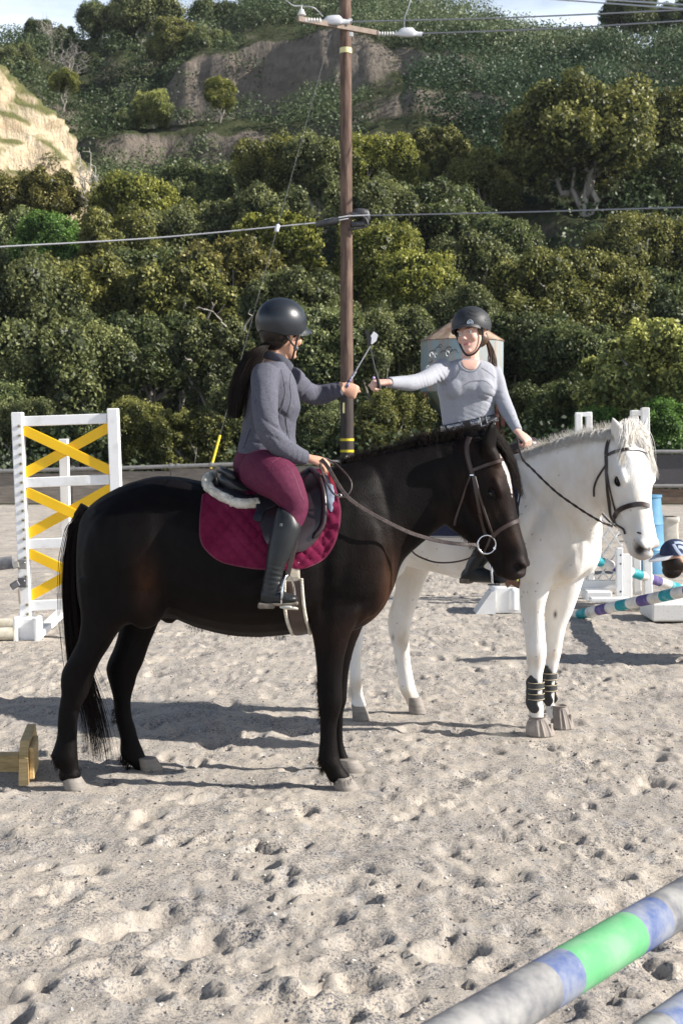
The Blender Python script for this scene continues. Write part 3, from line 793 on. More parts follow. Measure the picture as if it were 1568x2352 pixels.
# ---- black boots and rubber bell boots on the white horse's forelegs
NEO = mat('neoprene', (.018, .018, .020), .6, var=(.04, .04, .042), scale=14)
RUB = mat('dusty_rubber', (.19, .165, .15), .75, var=(.28, .24, .21), scale=10)
TRIM = mat('pale_trim', (.50, .42, .28), .6)
def tendon_boot(cx_, ytop, ybot, d, hw, lab):
    c0 = P(cx_, ybot, d); e = empty('tendon_boot', (c0[0], c0[1], c0[2]), lab, 'leg boot', 'boots on the white horse'); sc = d / 3300
    m_ = MB(); 
    for sgn in (-1, 1):
        rows = []
        for t in np.linspace(0, 1, 8):
            y = ytop + (ybot - ytop) * t; w_ = (hw + 2.5 + 3 * math.sin(PI * t) + (5 if t > .6 else 0) * math.sin((t - .6) / .4 * PI)) * sc
            cen = P(cx_, y, d) + WL * (-w_ * .80 * sgn) * .8 + WHd * (-.012 if t < .75 else 0)
            rows.append((cen, WHd * (.034 if 0 < t < 1 else .012), WL * .008))
        m_.loft(rows, n=12, k=3)
    m_.build('shell', NEO, e, True)
    for (ya, yb) in ((.17, .36), (.46, .64)):
        m_ = MB(); K = 20; an = np.arange(K) * 2 * PI / K; vs = []
        for f_ in (ya, yb):
            y = ytop + (ybot - ytop) * f_
            for q in (1.0,):
                rr = (hw + 3.5) * sc; vs.append(P(cx_, y, d) + np.cos(an)[:, None] * WHd * rr + np.sin(an)[:, None] * WL * rr * 1.15)
        v = np.concatenate(vs); m_.add(v, [(i, (i + 1) % K, K + (i + 1) % K, K + i) for i in range(K)]); st = m_.build('strap', NEO, e, True)
        for f_ in (ya + .02, yb - .02):
            m_ = MB(); y = ytop + (ybot - ytop) * f_; rr = (hw + 3.9) * sc
            ring = P(cx_, y, d) + np.cos(np.append(an, 0))[:, None] * WHd * rr + np.sin(np.append(an, 0))[:, None] * WL * rr * 1.15
            m_.tube(ring, .0018, 5, caps=False); m_.build('trim', TRIM, st, True)
    return e
tendon_boot(1230, 1550, 1638, 7.75, 15, 'black tendon boot with two gold-edged straps on the near foreleg of the white horse')
tendon_boot(1262, 1528, 1620, 7.93, 13, 'black tendon boot on the far foreleg of the white horse, partly hidden')
def bell(cx_, y0, y1, d, w0, w1, lab):
    b = P(cx_, y1, d); b[2] = .0; sc = d / 3300; e = empty('bell_boot', b, lab, 'hoof boot', 'boots on the white horse'); m_ = MB(); K = 48; an = np.arange(K) * 2 * PI / K; rings = []
    h = (y1 - y0) * sc
    for (t, r_q, rib) in ((0, w1, .5), (.04, w1 * 1.02, .8), (.2, w1 * .99, 1), (.55, w1 * .86, 1), (.8, w1 * .68, .8), (.9, w0 * 1.05, 0), (.95, w0 * 1.0, 0), (1, w0 * 1.15, 0), (1.02, w0 * 1.0, 0), (.9, w0 * .8, 0)):
        R_ = r_q * sc * (1 + .045 * rib * np.sign(np.sin(an * 12))); sh = (1 - t) * .018
        rings.append(b + V(0, 0, t * h) + (np.cos(an) * R_ + sh)[:, None] * WHd + (np.sin(an) * R_ * .95)[:, None] * WL)
    v = np.concatenate(rings); fs = [(q * K + i, q * K + (i + 1) % K, (q + 1) * K + (i + 1) % K, (q + 1) * K + i) for q in range(len(rings) - 1) for i in range(K)]
    m_.add(v, fs); m_.build('rubber_bell', RUB, e); m_ = MB()
    q = b + WHd * (w1 * sc * .86 + .012) + V(0, 0, h * .42); m_.box(q, .016, .03, h * .5, np.stack([WHd, WL, HZ_], 1), b=.004); m_.build('fastening_tab', RUB, e)
bell(1233, 1650, 1692, 7.75, 20, 33, 'dusty ribbed rubber bell boot on the nearer front hoof of the white horse')
bell(1284, 1626, 1677, 7.93, 16, 26, 'dusty rubber bell boot on the farther front hoof of the white horse')
# ================================================================== TACK
def hit(x, y, bv, off=0.0, dpt=None):
    r = nrm(ray(x, y)); h = bv.ray_cast(Vector(C0), Vector(r))
    if h[0] is None or (dpt and abs(h[0][1] - dpt) > .6):
        h = bv.find_nearest(Vector(P(x, y, dpt or BD)))
    n = np.array(h[1])
    if np.dot(n, r) > 0.3: n = -n
    return np.array(h[0]) + n * off, n
def strap(m_, pts, nn, w_, t_=.003, m=0):
    pts = np.asarray(pts, float); nn = np.asarray(nn, float); t = np.gradient(pts, axis=0); t /= np.linalg.norm(t, axis=1)[:, None]
    s = np.cross(nn, t); s /= np.linalg.norm(s, axis=1)[:, None] + 1e-9; n2 = np.cross(t, s); h = w_ / 2
    ring = [pts + s * h, pts + s * h * .8 + n2 * t_, pts - s * h * .8 + n2 * t_, pts - s * h, pts - s * h * .8 - n2 * t_ * .6, pts + s * h * .8 - n2 * t_ * .6]
    v = np.stack(ring, 1).reshape(-1, 3); K = len(pts); f = [(k * 6 + i, k * 6 + (i + 1) % 6, (k + 1) * 6 + (i + 1) % 6, (k + 1) * 6 + i) for k in range(K - 1) for i in range(6)]
    f += [tuple(range(6))[::-1], tuple((K - 1) * 6 + i for i in range(6))]
    m_.add(v, f, m)
def sstrap(name, px, bv, w_, m, parent, off=.004, thick=.003, k=5, mirror=None, dpt=None, smoothn=3):
    q = spl(np.array(px, float), k); pp = [hit(a, b, bv, 0, dpt) for a, b in q]
    pts = np.array([p for p, n in pp]); nn = np.array([n for p, n in pp])
    for _ in range(smoothn): pts[1:-1] = (pts[:-2] + 2 * pts[1:-1] + pts[2:]) / 4; nn[1:-1] = (nn[:-2] + 2 * nn[1:-1] + nn[2:]) / 4
    nn /= np.linalg.norm(nn, axis=1)[:, None]; pts = pts + nn * off
    m_ = MB(); strap(m_, pts, nn, w_, thick); o = m_.build(name, m, parent, True)
    if mirror is not None:
        c, a = mirror; a = nrm(a); f = lambda v: v - 2 * ((v - c) @ a)[:, None] * a[None]
        m_ = MB(); strap(m_, f(pts), -(nn - 2 * (nn @ a)[:, None] * a[None]) * -1, w_, thick); m_.build(name, m, parent, True)
    return o, pts, nn
def patch(m_, outline, bv, off, thick, rings=12, k=4, dpt=None, quilt=0, mirror=None, centre=None, m=0):
    o = np.array(outline, float); o = spl(np.concatenate([o, o[:1]]), k)[:-1]; c = o.mean(0) if centre is None else np.array(centre); K = len(o); top = []; nn = []
    for r in range(rings + 1):
        t = 1 - r / rings * .999
        for q in o:
            x, y = c + (q - c) * t; p, n = hit(x, y, bv, 0, dpt)
            e = off + (quilt * (abs(math.sin((x + y * .9) / 9.5)) * abs(math.sin((x - y * .9) / 9.5))) ** .4 if quilt and r > 0 else 0)
            if r == 0: e -= thick * .5
            top.append(p + n * e); nn.append(n)
    top = np.array(top); nn = np.array(nn); bot = top[:K * 2] - nn[:K * 2] * thick
    def emit(T, B):
        v = np.concatenate([T, B]); n0 = len(T)
        f = [(r * K + i, r * K + (i + 1) % K, (r + 1) * K + (i + 1) % K, (r + 1) * K + i) for r in range(rings) for i in range(K)]
        f += [(i, n0 + i, n0 + (i + 1) % K, (i + 1) % K) for i in range(K)]
        f += [(n0 + i, n0 + K + i, n0 + K + (i + 1) % K, n0 + (i + 1) % K) for i in range(K)]
        m_.add(v, f, m)
    emit(top, bot)
    if mirror is not None:
        c_, a = mirror; a = nrm(a); g = lambda v: v - 2 * ((v - c_) @ a)[:, None] * a[None]; emit(g(top), g(bot))
    return top[:K], nn[:K]
MAROON = mat('maroon_quilt', (.105, .006, .030), .85, spec=.08, var=(.16, .016, .05), scale=8, bump=.4, bscale=300, bdist=.002)
FLEECE = mat('sheepskin', (.80, .77, .68), .9, var=(.50, .46, .37), scale=25, bump=1, bscale=130, bdist=.01)
GIRTH = mat('girth', (.045, .026, .02), .5, var=(.08, .05, .04), scale=10)
BILLET = mat('billet', (.40, .36, .29), .8, var=(.3, .27, .22), scale=20)
mirB = (P(0, 1200, BD), YL)
# pad
o_ = empty('saddle_pad', P(620, 1210, BD), 'maroon quilted saddle pad on the dark horse', 'saddle pad')
m_ = MB(); ot, on = patch(m_, [(466, 1140), (461, 1188), (461, 1232), (472, 1260), (505, 1287), (553, 1300), (611, 1307), (685, 1307), (733, 1288), (757, 1266), (774, 1225), (780, 1177), (774, 1141), (764, 1105), (752, 1082), (720, 1090), (660, 1118), (580, 1122), (510, 1122)], BVB, .012, .008, rings=60, k=8, dpt=BD, quilt=.011, mirror=mirB)
m_.build('quilted_panel', MAROON, o_, True)
m_ = MB(); m_.tube(np.concatenate([ot, ot[:1]]) + 0, .0045, 6, caps=False); m_.build('binding', mat('maroon_binding', (.13, .012, .04), .6), o_, True)
m_ = MB(); patch(m_, [(742, 1092), (757, 1094), (764, 1112), (768, 1140), (762, 1178), (752, 1160), (748, 1125)], BVB, .024, .008, rings=4, dpt=BD); m_.build('pale_lining', mat('pale_lining', (.28, .33, .42), .8, var=(.15, .18, .25), scale=40), o_, True)
m_ = MB(); m_.loft([(P(743, 1075, 6.60), V(.010, 0, 0), V(0, .03, .01)), (P(752, 1078, 6.58), V(.012, 0, -.01), V(0, .02, .02)), (P(762, 1105, 6.54), V(.010, 0, 0), V(0, .008, .02)), (P(768, 1135, 6.52), V(.006, 0, 0), V(0, .006, .02))], n=8)
m_.build('red_edge', mat('red_edge', (.30, .015, .03), .6), o_, True)
# sheepskin half pad
o_ = empty('half_pad', P(530, 1150, BD), 'cream sheepskin half pad showing behind the saddle of the dark horse', 'saddle pad')
q = spl([(596, 1165), (560, 1166), (530, 1161), (505, 1150), (486, 1138), (474, 1126), (473, 1115), (482, 1106)], 5); pts = [hit(a, b, BVB, .028, BD)[0] for a, b in q]
far = [p - 2 * V(0, p[1] - BD, 0) for p in pts[::-1]]; mid = [V(pts[-1][0] + .012, BD, pts[-1][2] + .01)]
m_ = MB(); m_.tube(spl(np.array(pts + mid + far), 2), .024, 12); me = remesh(m_, .005, 2); v = verts(me); v += normals(me) * (.0055 * fbm(v[:, 0] * 70, v[:, 1] * 70, v[:, 2] * 70, oct=2, seed=4))[:, None]; set_verts(me, v); place('fleece_roll', me, FLEECE, o_)
# saddle
sad = empty('saddle', P(620, 1150, BD), 'black leather riding saddle with stirrups on the dark horse', 'saddle')
m_ = MB(); m_.loft([(P(504, 1094, BD), V(.005, 0, .012), V(0, .10, 0)), (P(511, 1096, BD), V(.012, 0, .034), V(0, .15, 0)), (P(525, 1104, BD), V(.02, 0, .046), V(0, .165, 0)), (P(546, 1120, BD), V(.03, 0, .044), V(0, .155, 0)), (P(590, 1133, BD), V(.03, 0, .034), V(0, .125, 0)),
    (P(640, 1128, BD), V(.03, 0, .034), V(0, .105, 0)), (P(685, 1102, BD), V(.02, 0, .045), V(0, .10, 0)), (P(708, 1092, BD), V(.015, 0, .042), V(0, .085, 0)), (P(722, 1096, BD), V(.008, 0, .02), V(0, .05, 0))], n=22, pw=2.6)
m_.build('seat', M['black_leather'], sad, True)
m_ = MB(); c_ = [P(540, 1100, 6.56), P(518, 1083, 6.57), P(506, 1079, 6.64), P(503, 1077, BD), P(506, 1079, 6.80), P(518, 1083, 6.87), P(540, 1100, 6.88)]; m_.tube(spl(c_, 4), [.008] + [.017] * 23 + [.008], 8); m_.build('cantle', M['black_leather'], sad, True)
m_ = MB(); m_.loft([(P(505, 1118, BD), V(.01, 0, .01), V(0, .13, 0)), (P(520, 1128, BD), V(.03, 0, .035), V(0, .205, 0)), (P(560, 1140, BD), V(.03, 0, .03), V(0, .235, 0)), (P(600, 1146, BD), V(.03, 0, .03), V(0, .24, 0)), (P(640, 1140, BD), V(.02, 0, .03), V(0, .2, 0))], n=20); m_.build('panel', M['black_leather'], sad, True)
FLAP = mat('flap_leather', (.022, .013, .015), .28, spec=.5, var=(.035, .022, .024), scale=12, bump=.15, bscale=140, bdist=.001)
fl_ = [(700, 1080), (728, 1089), (742, 1108), (750, 1140), (750, 1172), (741, 1210), (718, 1246), (690, 1267), (652, 1268), (618, 1255), (602, 1228), (590, 1185), (592, 1152), (640, 1110)]
m_ = MB(); ot, on = patch(m_, fl_, BVB, .034, .006, rings=10, dpt=BD, mirror=mirB); m_.build('flap', FLAP, sad, True)
m_ = MB(); m_.tube(spl([hit(a, b, BVB, .042, BD)[0] for a, b in ((722, 1092), (737, 1112), (744, 1142), (744, 1172), (734, 1208), (714, 1238))], 4), [.006] + [.013] * 19 + [.005], 8); m_.build('knee_roll', FLAP, sad, True)
m_ = MB(); patch(m_, [(587, 1150), (640, 1150), (640, 1170), (612, 1185), (596, 1205), (582, 1200), (588, 1185)], BVB, .046, .006, rings=4, dpt=BD); m_.build('skirt', M['black_leather'], sad, True)
for g in (1, -1):
    yy = lambda d: BD + g * (d - BD)
    m_ = MB(); pts = spl([P(682, 1210, yy(6.375)), P(677, 1250, yy(6.355)), P(668, 1290, yy(6.345)), P(660, 1322, yy(6.34))], 4); strap(m_, pts, np.tile(V(0, -g, 0), (len(pts), 1)), .022, .003); m_.build('stirrup_leather', M['brown_leather'], sad, True)


    m_ = MB(); m_.tube(spl([P(646, 1386, yy(6.31)), P(648, 1362, yy(6.305)), P(650, 1340, yy(6.315)), P(656, 1325, yy(6.33)), P(662, 1322, yy(6.345)), P(669, 1330, yy(6.37)), P(675, 1348, yy(6.405)), P(677, 1368, yy(6.41)), P(676, 1388, yy(6.405))], 4), .0052, 8)
    iron = m_.build('stirrup_iron', M['steel'], sad, True)
    m_ = MB(); a = P(655, 1394, yy(6.30)); b = P(672, 1398, yy(6.41)); m_.beam(a, b, .012, .055, (0, 0, 1), bev=.004); m_.build('tread', mat('tread', (.55, .54, .50), .5, metal=.3), iron, True)
o_ = empty('girth', P(675, 1400, BD), 'brown girth with fleece edges round the belly of the dark horse', 'girth')
m_ = MB(); ot, on = patch(m_, [(654, 1330), (688, 1328), (691, 1370), (697, 1410), (708, 1451), (690, 1455), (672, 1452), (661, 1420), (655, 1380)], BVB, .014, .01, rings=5, dpt=BD, mirror=mirB); m_.build('girth_strap', GIRTH, o_, True)
for e_ in ([(652, 1330), (652, 1380), (658, 1420), (670, 1450)], [(690, 1327), (693, 1370), (699, 1410), (711, 1449)]):
    m_ = MB(); m_.tube(spl([hit(a, b, BVB, .016, BD)[0] for a, b in e_], 4), .008, 7); m_.build('fleece_edge', FLEECE, o_, True)
m_ = MB(); patch(m_, [(656, 1275), (686, 1275), (688, 1332), (654, 1334)], BVB, .016, .006, rings=3, k=1, dpt=BD); m_.build('billet', BILLET, o_)
# bridle of the dark horse
def ring_(m_, c, n, r, t):
    n = nrm(n); a = nrm(np.cross(n, HZ_)); b = np.cross(n, a); m_.tube([c + r * (math.cos(k) * a + math.sin(k) * b) for k in np.linspace(0, 2 * PI, 33)], t, 8, caps=False)
br = empty('bridle', BH['o'], 'brown leather bridle and reins on the dark horse', 'bridle')
mh = (BH['o'], BH['w']); BL = M['brown_leather']
sstrap('crownpiece', [(1078, 1004), (1072, 1022), (1073, 1045), (1078, 1068), (1084, 1088)], BVB, .026, BL, br, mirror=mh, dpt=BD)
sstrap('cheekpiece', [(1086, 1088), (1092, 1120), (1099, 1160), (1107, 1200), (1116, 1232)], BVB, .017, BL, br, mirror=mh, dpt=BD)
sstrap('noseband_strap', [(1090, 1095), (1102, 1140), (1116, 1185), (1132, 1226)], BVB, .012, BL, br, mirror=mh, dpt=BD)
sstrap('noseband', [(1131, 1232), (1143, 1220), (1160, 1209), (1178, 1200), (1189, 1196)], BVB, .021, BL, br, mirror=mh, dpt=BD)
sstrap('browband', [(1086, 1080), (1102, 1074), (1122, 1066), (1140, 1060), (1152, 1056)], BVB, .017, BL, br, mirror=mh, dpt=BD)
sstrap('throatlatch', [(1080, 1095), (1070, 1122), (1058, 1155), (1046, 1190), (1044, 1206)], BVB, .011, BL, br, dpt=BD, mirror=mh)
for a, b in ((1085, 1092), (1103, 1182)): sstrap('keeper', [(a - 4, b), (a, b - .5), (a + 4, b)], BVB, .005, M['brown_leather'] if b > 1100 else M['steel'], br, off=.008, dpt=BD)
c_, n_ = hit(1119, 1249, BVB, .020, BD)
if True:
    m_ = MB(); ring_(m_, c_, nrm(V(.15, -1, 0)), .043, .0042); m_.build('bit_ring', M['steel'], br, True)
    cm = c_ - 2 * np.dot(c_ - BH['o'], nrm(BH['w'])) * nrm(BH['w']); m_ = MB(); ring_(m_, cm, nrm(V(.6, 1, 0)), .043, .0042); m_.build('bit_ring', M['steel'], br, True)
    m_ = MB(); m_.tube([c_ + V(.036, 0, -.018), (c_ + cm) / 2 + V(.05, 0, -.02), cm + V(.03, 0, -.018)], .007, 8); m_.build('mouthpiece', M['steel'], br, True)
sstrap('lip_strap', [(1126, 1232), (1121, 1248), (1113, 1265), (1107, 1282)], BVB, .012, BL, br, dpt=BD)
rein_pts = [(738, 1055, 6.50), (752, 1072, 6.47), (772, 1106, 6.44), (796, 1140, 6.43), (830, 1166, 6.45), (866, 1187, 6.47), (905, 1207, 6.50), (940, 1223, 6.53), (980, 1236, 6.56), (1020, 1245, 6.58), (1060, 1250, 6.59), (1100, 1252, c_[1])]
q = spl([P(*a) for a in rein_pts], 4); m_ = MB(); nn = np.tile(V(0, -1, .15), (len(q), 1)); strap(m_, q, nn, .018, .003); m_.build('rein', M['rein'], br, True)
q = spl([P(*a) for a in ((745, 1052, 6.55), (766, 1062, 6.60), (784, 1078, 6.54), (800, 1096, 6.50), (807, 1112, 6.48), (804, 1128, 6.47), (792, 1141, 6.46), (776, 1140, 6.45), (762, 1130, 6.44), (748, 1105, 6.45), (738, 1080, 6.47), (732, 1062, 6.50))], 4); m_ = MB(); m_.tube(q, .0042, 6); m_.build('rein_loop', M['rein'], br, True)
q = spl([P(*a) for a in ((745, 1054, 6.62), (800, 1075, 6.86), (850, 1120, 6.93), (905, 1200, 6.90), (945, 1265, 6.88), (975, 1284, 6.84), (1005, 1292, 6.8), (1043, 1291, 6.76), (1080, 1281, 6.74), (1108, 1262, 6.76))], 4); m_ = MB(); m_.tube(q, .0045, 6); m_.build('rein', M['rein'], br, True)
m_ = MB(); q = hit(779, 1141, BVB, .012, BD)[0]; ring_(m_, q, V(0, -1, 0), .009, .002); m_.build('buckle', M['steel'], br, True)
# tack of the white horse
mw = (WH['o'], WH['w']); wb = empty('bridle', WH['o'], 'dark brown bridle with padded noseband on the white horse', 'bridle'); DB = mat('dark_brown_leather', (.022, .013, .011), .36, var=(.045, .03, .026), scale=20)
sstrap('crownpiece', [(1398, 1010), (1393, 1025), (1391, 1045)], BVW, .02, DB, wb, dpt=7.4, mirror=mw)
sstrap('browband', [(1392, 1046), (1402, 1042), (1414, 1037), (1428, 1034), (1445, 1031), (1470, 1034), (1486, 1040)], BVW, .017, DB, wb, dpt=7.4, off=.006)
sstrap('cheekpiece', [(1391, 1046), (1392, 1070), (1393, 1100), (1396, 1139), (1400, 1170), (1403, 1204)], BVW, .018, DB, wb, dpt=7.4, mirror=mw)
sstrap('noseband_strap', [(1394, 1089), (1400, 1120), (1406, 1146), (1414, 1177)], BVW, .012, DB, wb, dpt=7.4, mirror=mw)
sstrap('noseband', [(1412, 1188), (1419, 1174), (1432, 1166), (1451, 1160), (1472, 1158), (1487, 1162)], BVW, .026, DB, wb, off=.007, thick=.007, dpt=7.3)
sstrap('lip_strap', [(1410, 1186), (1413, 1205), (1419, 1228)], BVW, .014, DB, wb, dpt=7.3)
sstrap('throatlatch', [(1391, 1068), (1381, 1083), (1371, 1100), (1364, 1120), (1364, 1140)], BVW, .011, DB, wb, dpt=7.4)
cw_, nw_ = hit(1412, 1208, BVW, .012, 7.4)
m_ = MB(); m_.tube(spl([cw_ + V(-.02, 0, .02), cw_ + V(.03, -.02, .008), cw_ + V(.048, -.02, -.012), cw_ + V(.04, -.015, -.035), cw_ + V(.022, -.005, -.048)], 4), .0042, 8); m_.build('bit_ring', M['steel'], wb, True)
q = spl([P(*a) for a in ((1186, 1005, 7.70), (1198, 1052, 7.58), (1221, 1077, 7.50), (1251, 1107, 7.44), (1281, 1134, 7.38), (1316, 1159, 7.32), (1351, 1182, 7.27), (1383, 1200, 7.22), (1404, 1209, cw_[1]))], 6)
m_ = MB(); rr = np.full(len(q), .0062) * (1 + .22 * np.sin(np.arange(len(q)) * 2.1)); m_.tube(q, rr, 7); m_.build('rein', DB, wb, True)
q = spl([P(*a) for a in ((1192, 1004, 7.80), (1215, 1020, 7.95), (1260, 1040, 7.92), (1330, 1110, 7.82), (1400, 1200, 7.5), (1470, 1225, 7.2))], 5); m_ = MB(); m_.tube(q, .0055, 6); m_.build('rein', DB, wb, True)
NAVY = mat('navy_quilt', (.012, .016, .05), .8, var=(.02, .026, .07), scale=20, bump=.4, bscale=120, bdist=.003)
mirW = (WM, WL)
o_ = empty('saddle_pad', WP(-.4, 0, 1.3), 'navy saddle pad with pale piping on the white horse', 'saddle pad')
pw_ = [(935, 1085), (1000, 1070), (1110, 1060), (1168, 1062), (1190, 1090), (1196, 1125), (1189, 1172), (1176, 1208), (1150, 1230), (1080, 1233), (1000, 1233), (950, 1228), (930, 1180)]
m_ = MB(); ot, on = patch(m_, pw_, BVW, .012, .008, rings=14, dpt=7.9, mirror=mirW); m_.build('quilted_panel', NAVY, o_, True)
m_ = MB(); cc_ = ot.mean(0); q = cc_ + (ot - cc_) * .965 + on * .006; m_.tube(np.concatenate([q, q[:1]]), .0022, 5, caps=False); m_.build('piping', mat('pale_piping', (.6, .62, .65), .6), o_, True)
s2 = empty('saddle', WP(-.4, 0, 1.4), 'dark brown saddle under the rider in the grey shirt', 'saddle')
m_ = MB(); m_.loft([(WP(s, 0, z), HZ_ * h, WL * w_) for s, z, h, w_ in ((-.68, 1.56, .02, .10), (-.64, 1.555, .045, .15), (-.5, 1.51, .045, .14), (-.35, 1.50, .04, .12), (-.2, 1.54, .045, .1), (-.1, 1.575, .04, .07), (-.06, 1.57, .02, .03))], n=20); m_.build('seat', DB, s2, True)
m_ = MB(); patch(m_, [(1020, 1075), (1100, 1065), (1150, 1075), (1172, 1110), (1172, 1150), (1150, 1195), (1110, 1215), (1075, 1205), (1050, 1150)], BVW, .03, .006, rings=6, dpt=7.9, mirror=mirW); m_.build('flap', DB, s2, True)
m_ = MB(); a = WP(-.22, -.36, 1.02); strap(m_, spl([WP(-.28, -.31, 1.30), WP(-.26, -.33, 1.15), WP(-.20, -.345, 1.00), P(1126, 1286, 7.56)], 4), np.tile(-WL, (13, 1)), .022, .003); m_.build('stirrup_leather', DB, s2, True)
q = [P(1119, 1283, 7.52), P(1126, 1275, 7.53), P(1133, 1283, 7.6)]; m_ = MB(); m_.tube(spl([P(1130, 1342, 7.47), P(1128, 1310, 7.47), P(1125, 1288, 7.49), P(1128, 1278, 7.53), P(1132, 1288, 7.57), P(1136, 1310, 7.6), P(1137, 1342, 7.6)], 4), [.006] * 25, 8); ir = m_.build('stirrup_iron', M['steel'], s2, True)
m_ = MB(); m_.beam(P(1130, 1343, 7.46), P(1137, 1343, 7.61), .010, .05, bev=.003); m_.build('tread', M['dark_metal'], ir)
o_ = empty('girth', WP(-.12, 0, .78), 'brown girth round the belly of the white horse', 'girth')
m_ = MB(); patch(m_, [(1150, 1225), (1178, 1220), (1190, 1300), (1192, 1346), (1165, 1347), (1152, 1300)], BVW, .014, .008, rings=4, dpt=7.8, mirror=mirW); m_.build('girth_strap', mat('tan_girth', (.10, .04, .022), .5, var=(.16, .07, .04), scale=12), o_, True)
# ================================================================== PEOPLE
SKIN = mat('skin', (1, 1, 1), .5, spec=.35, vcol=True, var=(.93, .88, .86), scale=40)
bs = SKIN.node_tree.nodes['Principled BSDF']; bs.inputs['Subsurface Weight'].default_value = .12; bs.inputs['Subsurface Radius'].default_value = (.012, .004, .002); bs.inputs['Subsurface Scale'].default_value = .6
def fabric(name, c, c2, sc=60, rib=0, ang=0, rough=.85, spec=.2, bump=.3):
    m = mat(name, c, rough, spec=spec, var=c2, scale=sc, detail=3)
    N = m.node_tree.nodes; Lk = m.node_tree.links; b = N['Principled BSDF']; tc = N.new('ShaderNodeTexCoord'); mp = N.new('ShaderNodeMapping'); mp.inputs['Rotation'].default_value = (0, ang, 0)
    Lk.new(tc.outputs['Object'], mp.inputs[0]); wv = N.new('ShaderNodeTexWave'); wv.inputs['Scale'].default_value = rib or 200; wv.inputs['Distortion'].default_value = 1.5; Lk.new(mp.outputs[0], wv.inputs[0])
    no = N.new('ShaderNodeTexNoise'); no.inputs['Scale'].default_value = 14; no.inputs['Detail'].default_value = 2; Lk.new(tc.outputs['Object'], no.inputs['Vector'])
    b1 = N.new('ShaderNodeBump'); b1.inputs['Strength'].default_value = bump; b1.inputs['Distance'].default_value = .002; Lk.new(wv.outputs['Fac'], b1.inputs['Height'])
    b2 = N.new('ShaderNodeBump'); b2.inputs['Strength'].default_value = .35; b2.inputs['Distance'].default_value = .012; Lk.new(no.outputs['Fac'], b2.inputs['Height']); Lk.new(b1.outputs[0], b2.inputs['Normal']); Lk.new(b2.outputs[0], b.inputs['Normal'])
    return m
JACKET = fabric('grey_jacket', (.085, .088, .115), (.12, .122, .15), 120, 90, .8, bump=.7)
BREECH = fabric('maroon_breeches', (.085, .012, .036), (.115, .018, .05), 60, 250, .3, rough=.75)
SHIRT = fabric('heather_shirt', (.37, .38, .42), (.27, .28, .32), 170, 220, 0)
for n_ in SHIRT.node_tree.nodes:
    if n_.type == 'MAPPING' and n_.inputs['Scale'].default_value[0] == 1 and not n_.inputs['Rotation'].default_value[1]: n_.inputs['Scale'].default_value = (1, 1, 4); break
BLACKF = fabric('black_breeches', (.010, .010, .012), (.02, .02, .022), 60)
BOOT = mat('riding_boot', (.008, .010, .012), .42, spec=.4, var=(.018, .020, .022), scale=14, bump=.12, bscale=60, bdist=.003)
SOLE = mat('dusty_sole', (.10, .085, .07), .9, var=(.22, .19, .15), scale=25)
HELM = mat('helmet_shell', (.014, .018, .024), .36, spec=.5, var=(.018, .022, .028), scale=300, bump=.08, bscale=700, bdist=.0005)
HELM2 = mat('helmet_shell_matt', (.024, .026, .030), .55, spec=.4, var=(.03, .032, .036), scale=300)

def frame(yaw, pitch=0, roll=0):
    f = V(math.cos(yaw) * math.cos(pitch), math.sin(yaw) * math.cos(pitch), math.sin(pitch)); r = nrm(np.cross(f, HZ_)); u = np.cross(r, f)
    r2 = r * math.cos(roll) - u * math.sin(roll); u2 = u * math.cos(roll) + r * math.sin(roll)
    return f, r2, u2
def head_mesh(mb, c, fr, sc=1.0):
    f, r, u = fr; R = np.stack([f, r, u], 1); L = lambda a, b, d: c + (f * a + r * b + u * d) * sc
    mb.ball(L(-.012, 0, .030), V(.094, .073, .086) * sc, 14, R=R)
    mb.loft([(L(.012, 0, .055), f * .070 * sc, r * .064 * sc), (L(.016, 0, .02), f * .073 * sc, r * .066 * sc), (L(.018, 0, -.02), f * .070 * sc, r * .063 * sc), (L(.020, 0, -.05), f * .066 * sc, r * .056 * sc),
        (L(.028, 0, -.078), f * .058 * sc, r * .045 * sc), (L(.040, 0, -.098), f * .043 * sc, r * .032 * sc), (L(.050, 0, -.112), f * .024 * sc, r * .018 * sc)], n=20)
    mb.loft([(L(.086, 0, .018), f * .008 * sc, r * .008 * sc), (L(.097, 0, -.004), f * .011 * sc, r * .009 * sc), (L(.107, 0, -.024), f * .012 * sc, r * .012 * sc), (L(.101, 0, -.035), f * .010 * sc, r * .012 * sc)], n=10)
    for g in (-1, 1):
        mb.ball(L(.098, g * .011, -.033), V(.009, .007, .006) * sc, 6, R=R); mb.ball(L(.062, g * .036, -.028), V(.026, .024, .024) * sc, 8, R=R); mb.ball(L(.078, g * .030, .024), V(.012, .024, .008) * sc, 8, R=R)
        mb.loft([(L(-.006, g * .070, -.028), f * .007 * sc, r * .006 * sc), (L(-.008, g * .076, -.012), f * .012 * sc, r * .005 * sc), (L(-.013, g * .081, .006), f * .016 * sc, r * .005 * sc), (L(-.012, g * .079, .020), f * .012 * sc, r * .005 * sc)], n=10)
    mb.ball(L(.087, 0, -.054), V(.011, .023, .006) * sc, 8, R=R); mb.ball(L(.085, 0, -.066), V(.011, .020, .006) * sc, 8, R=R); mb.ball(L(.078, 0, -.097), V(.016, .02, .014) * sc, 8, R=R)
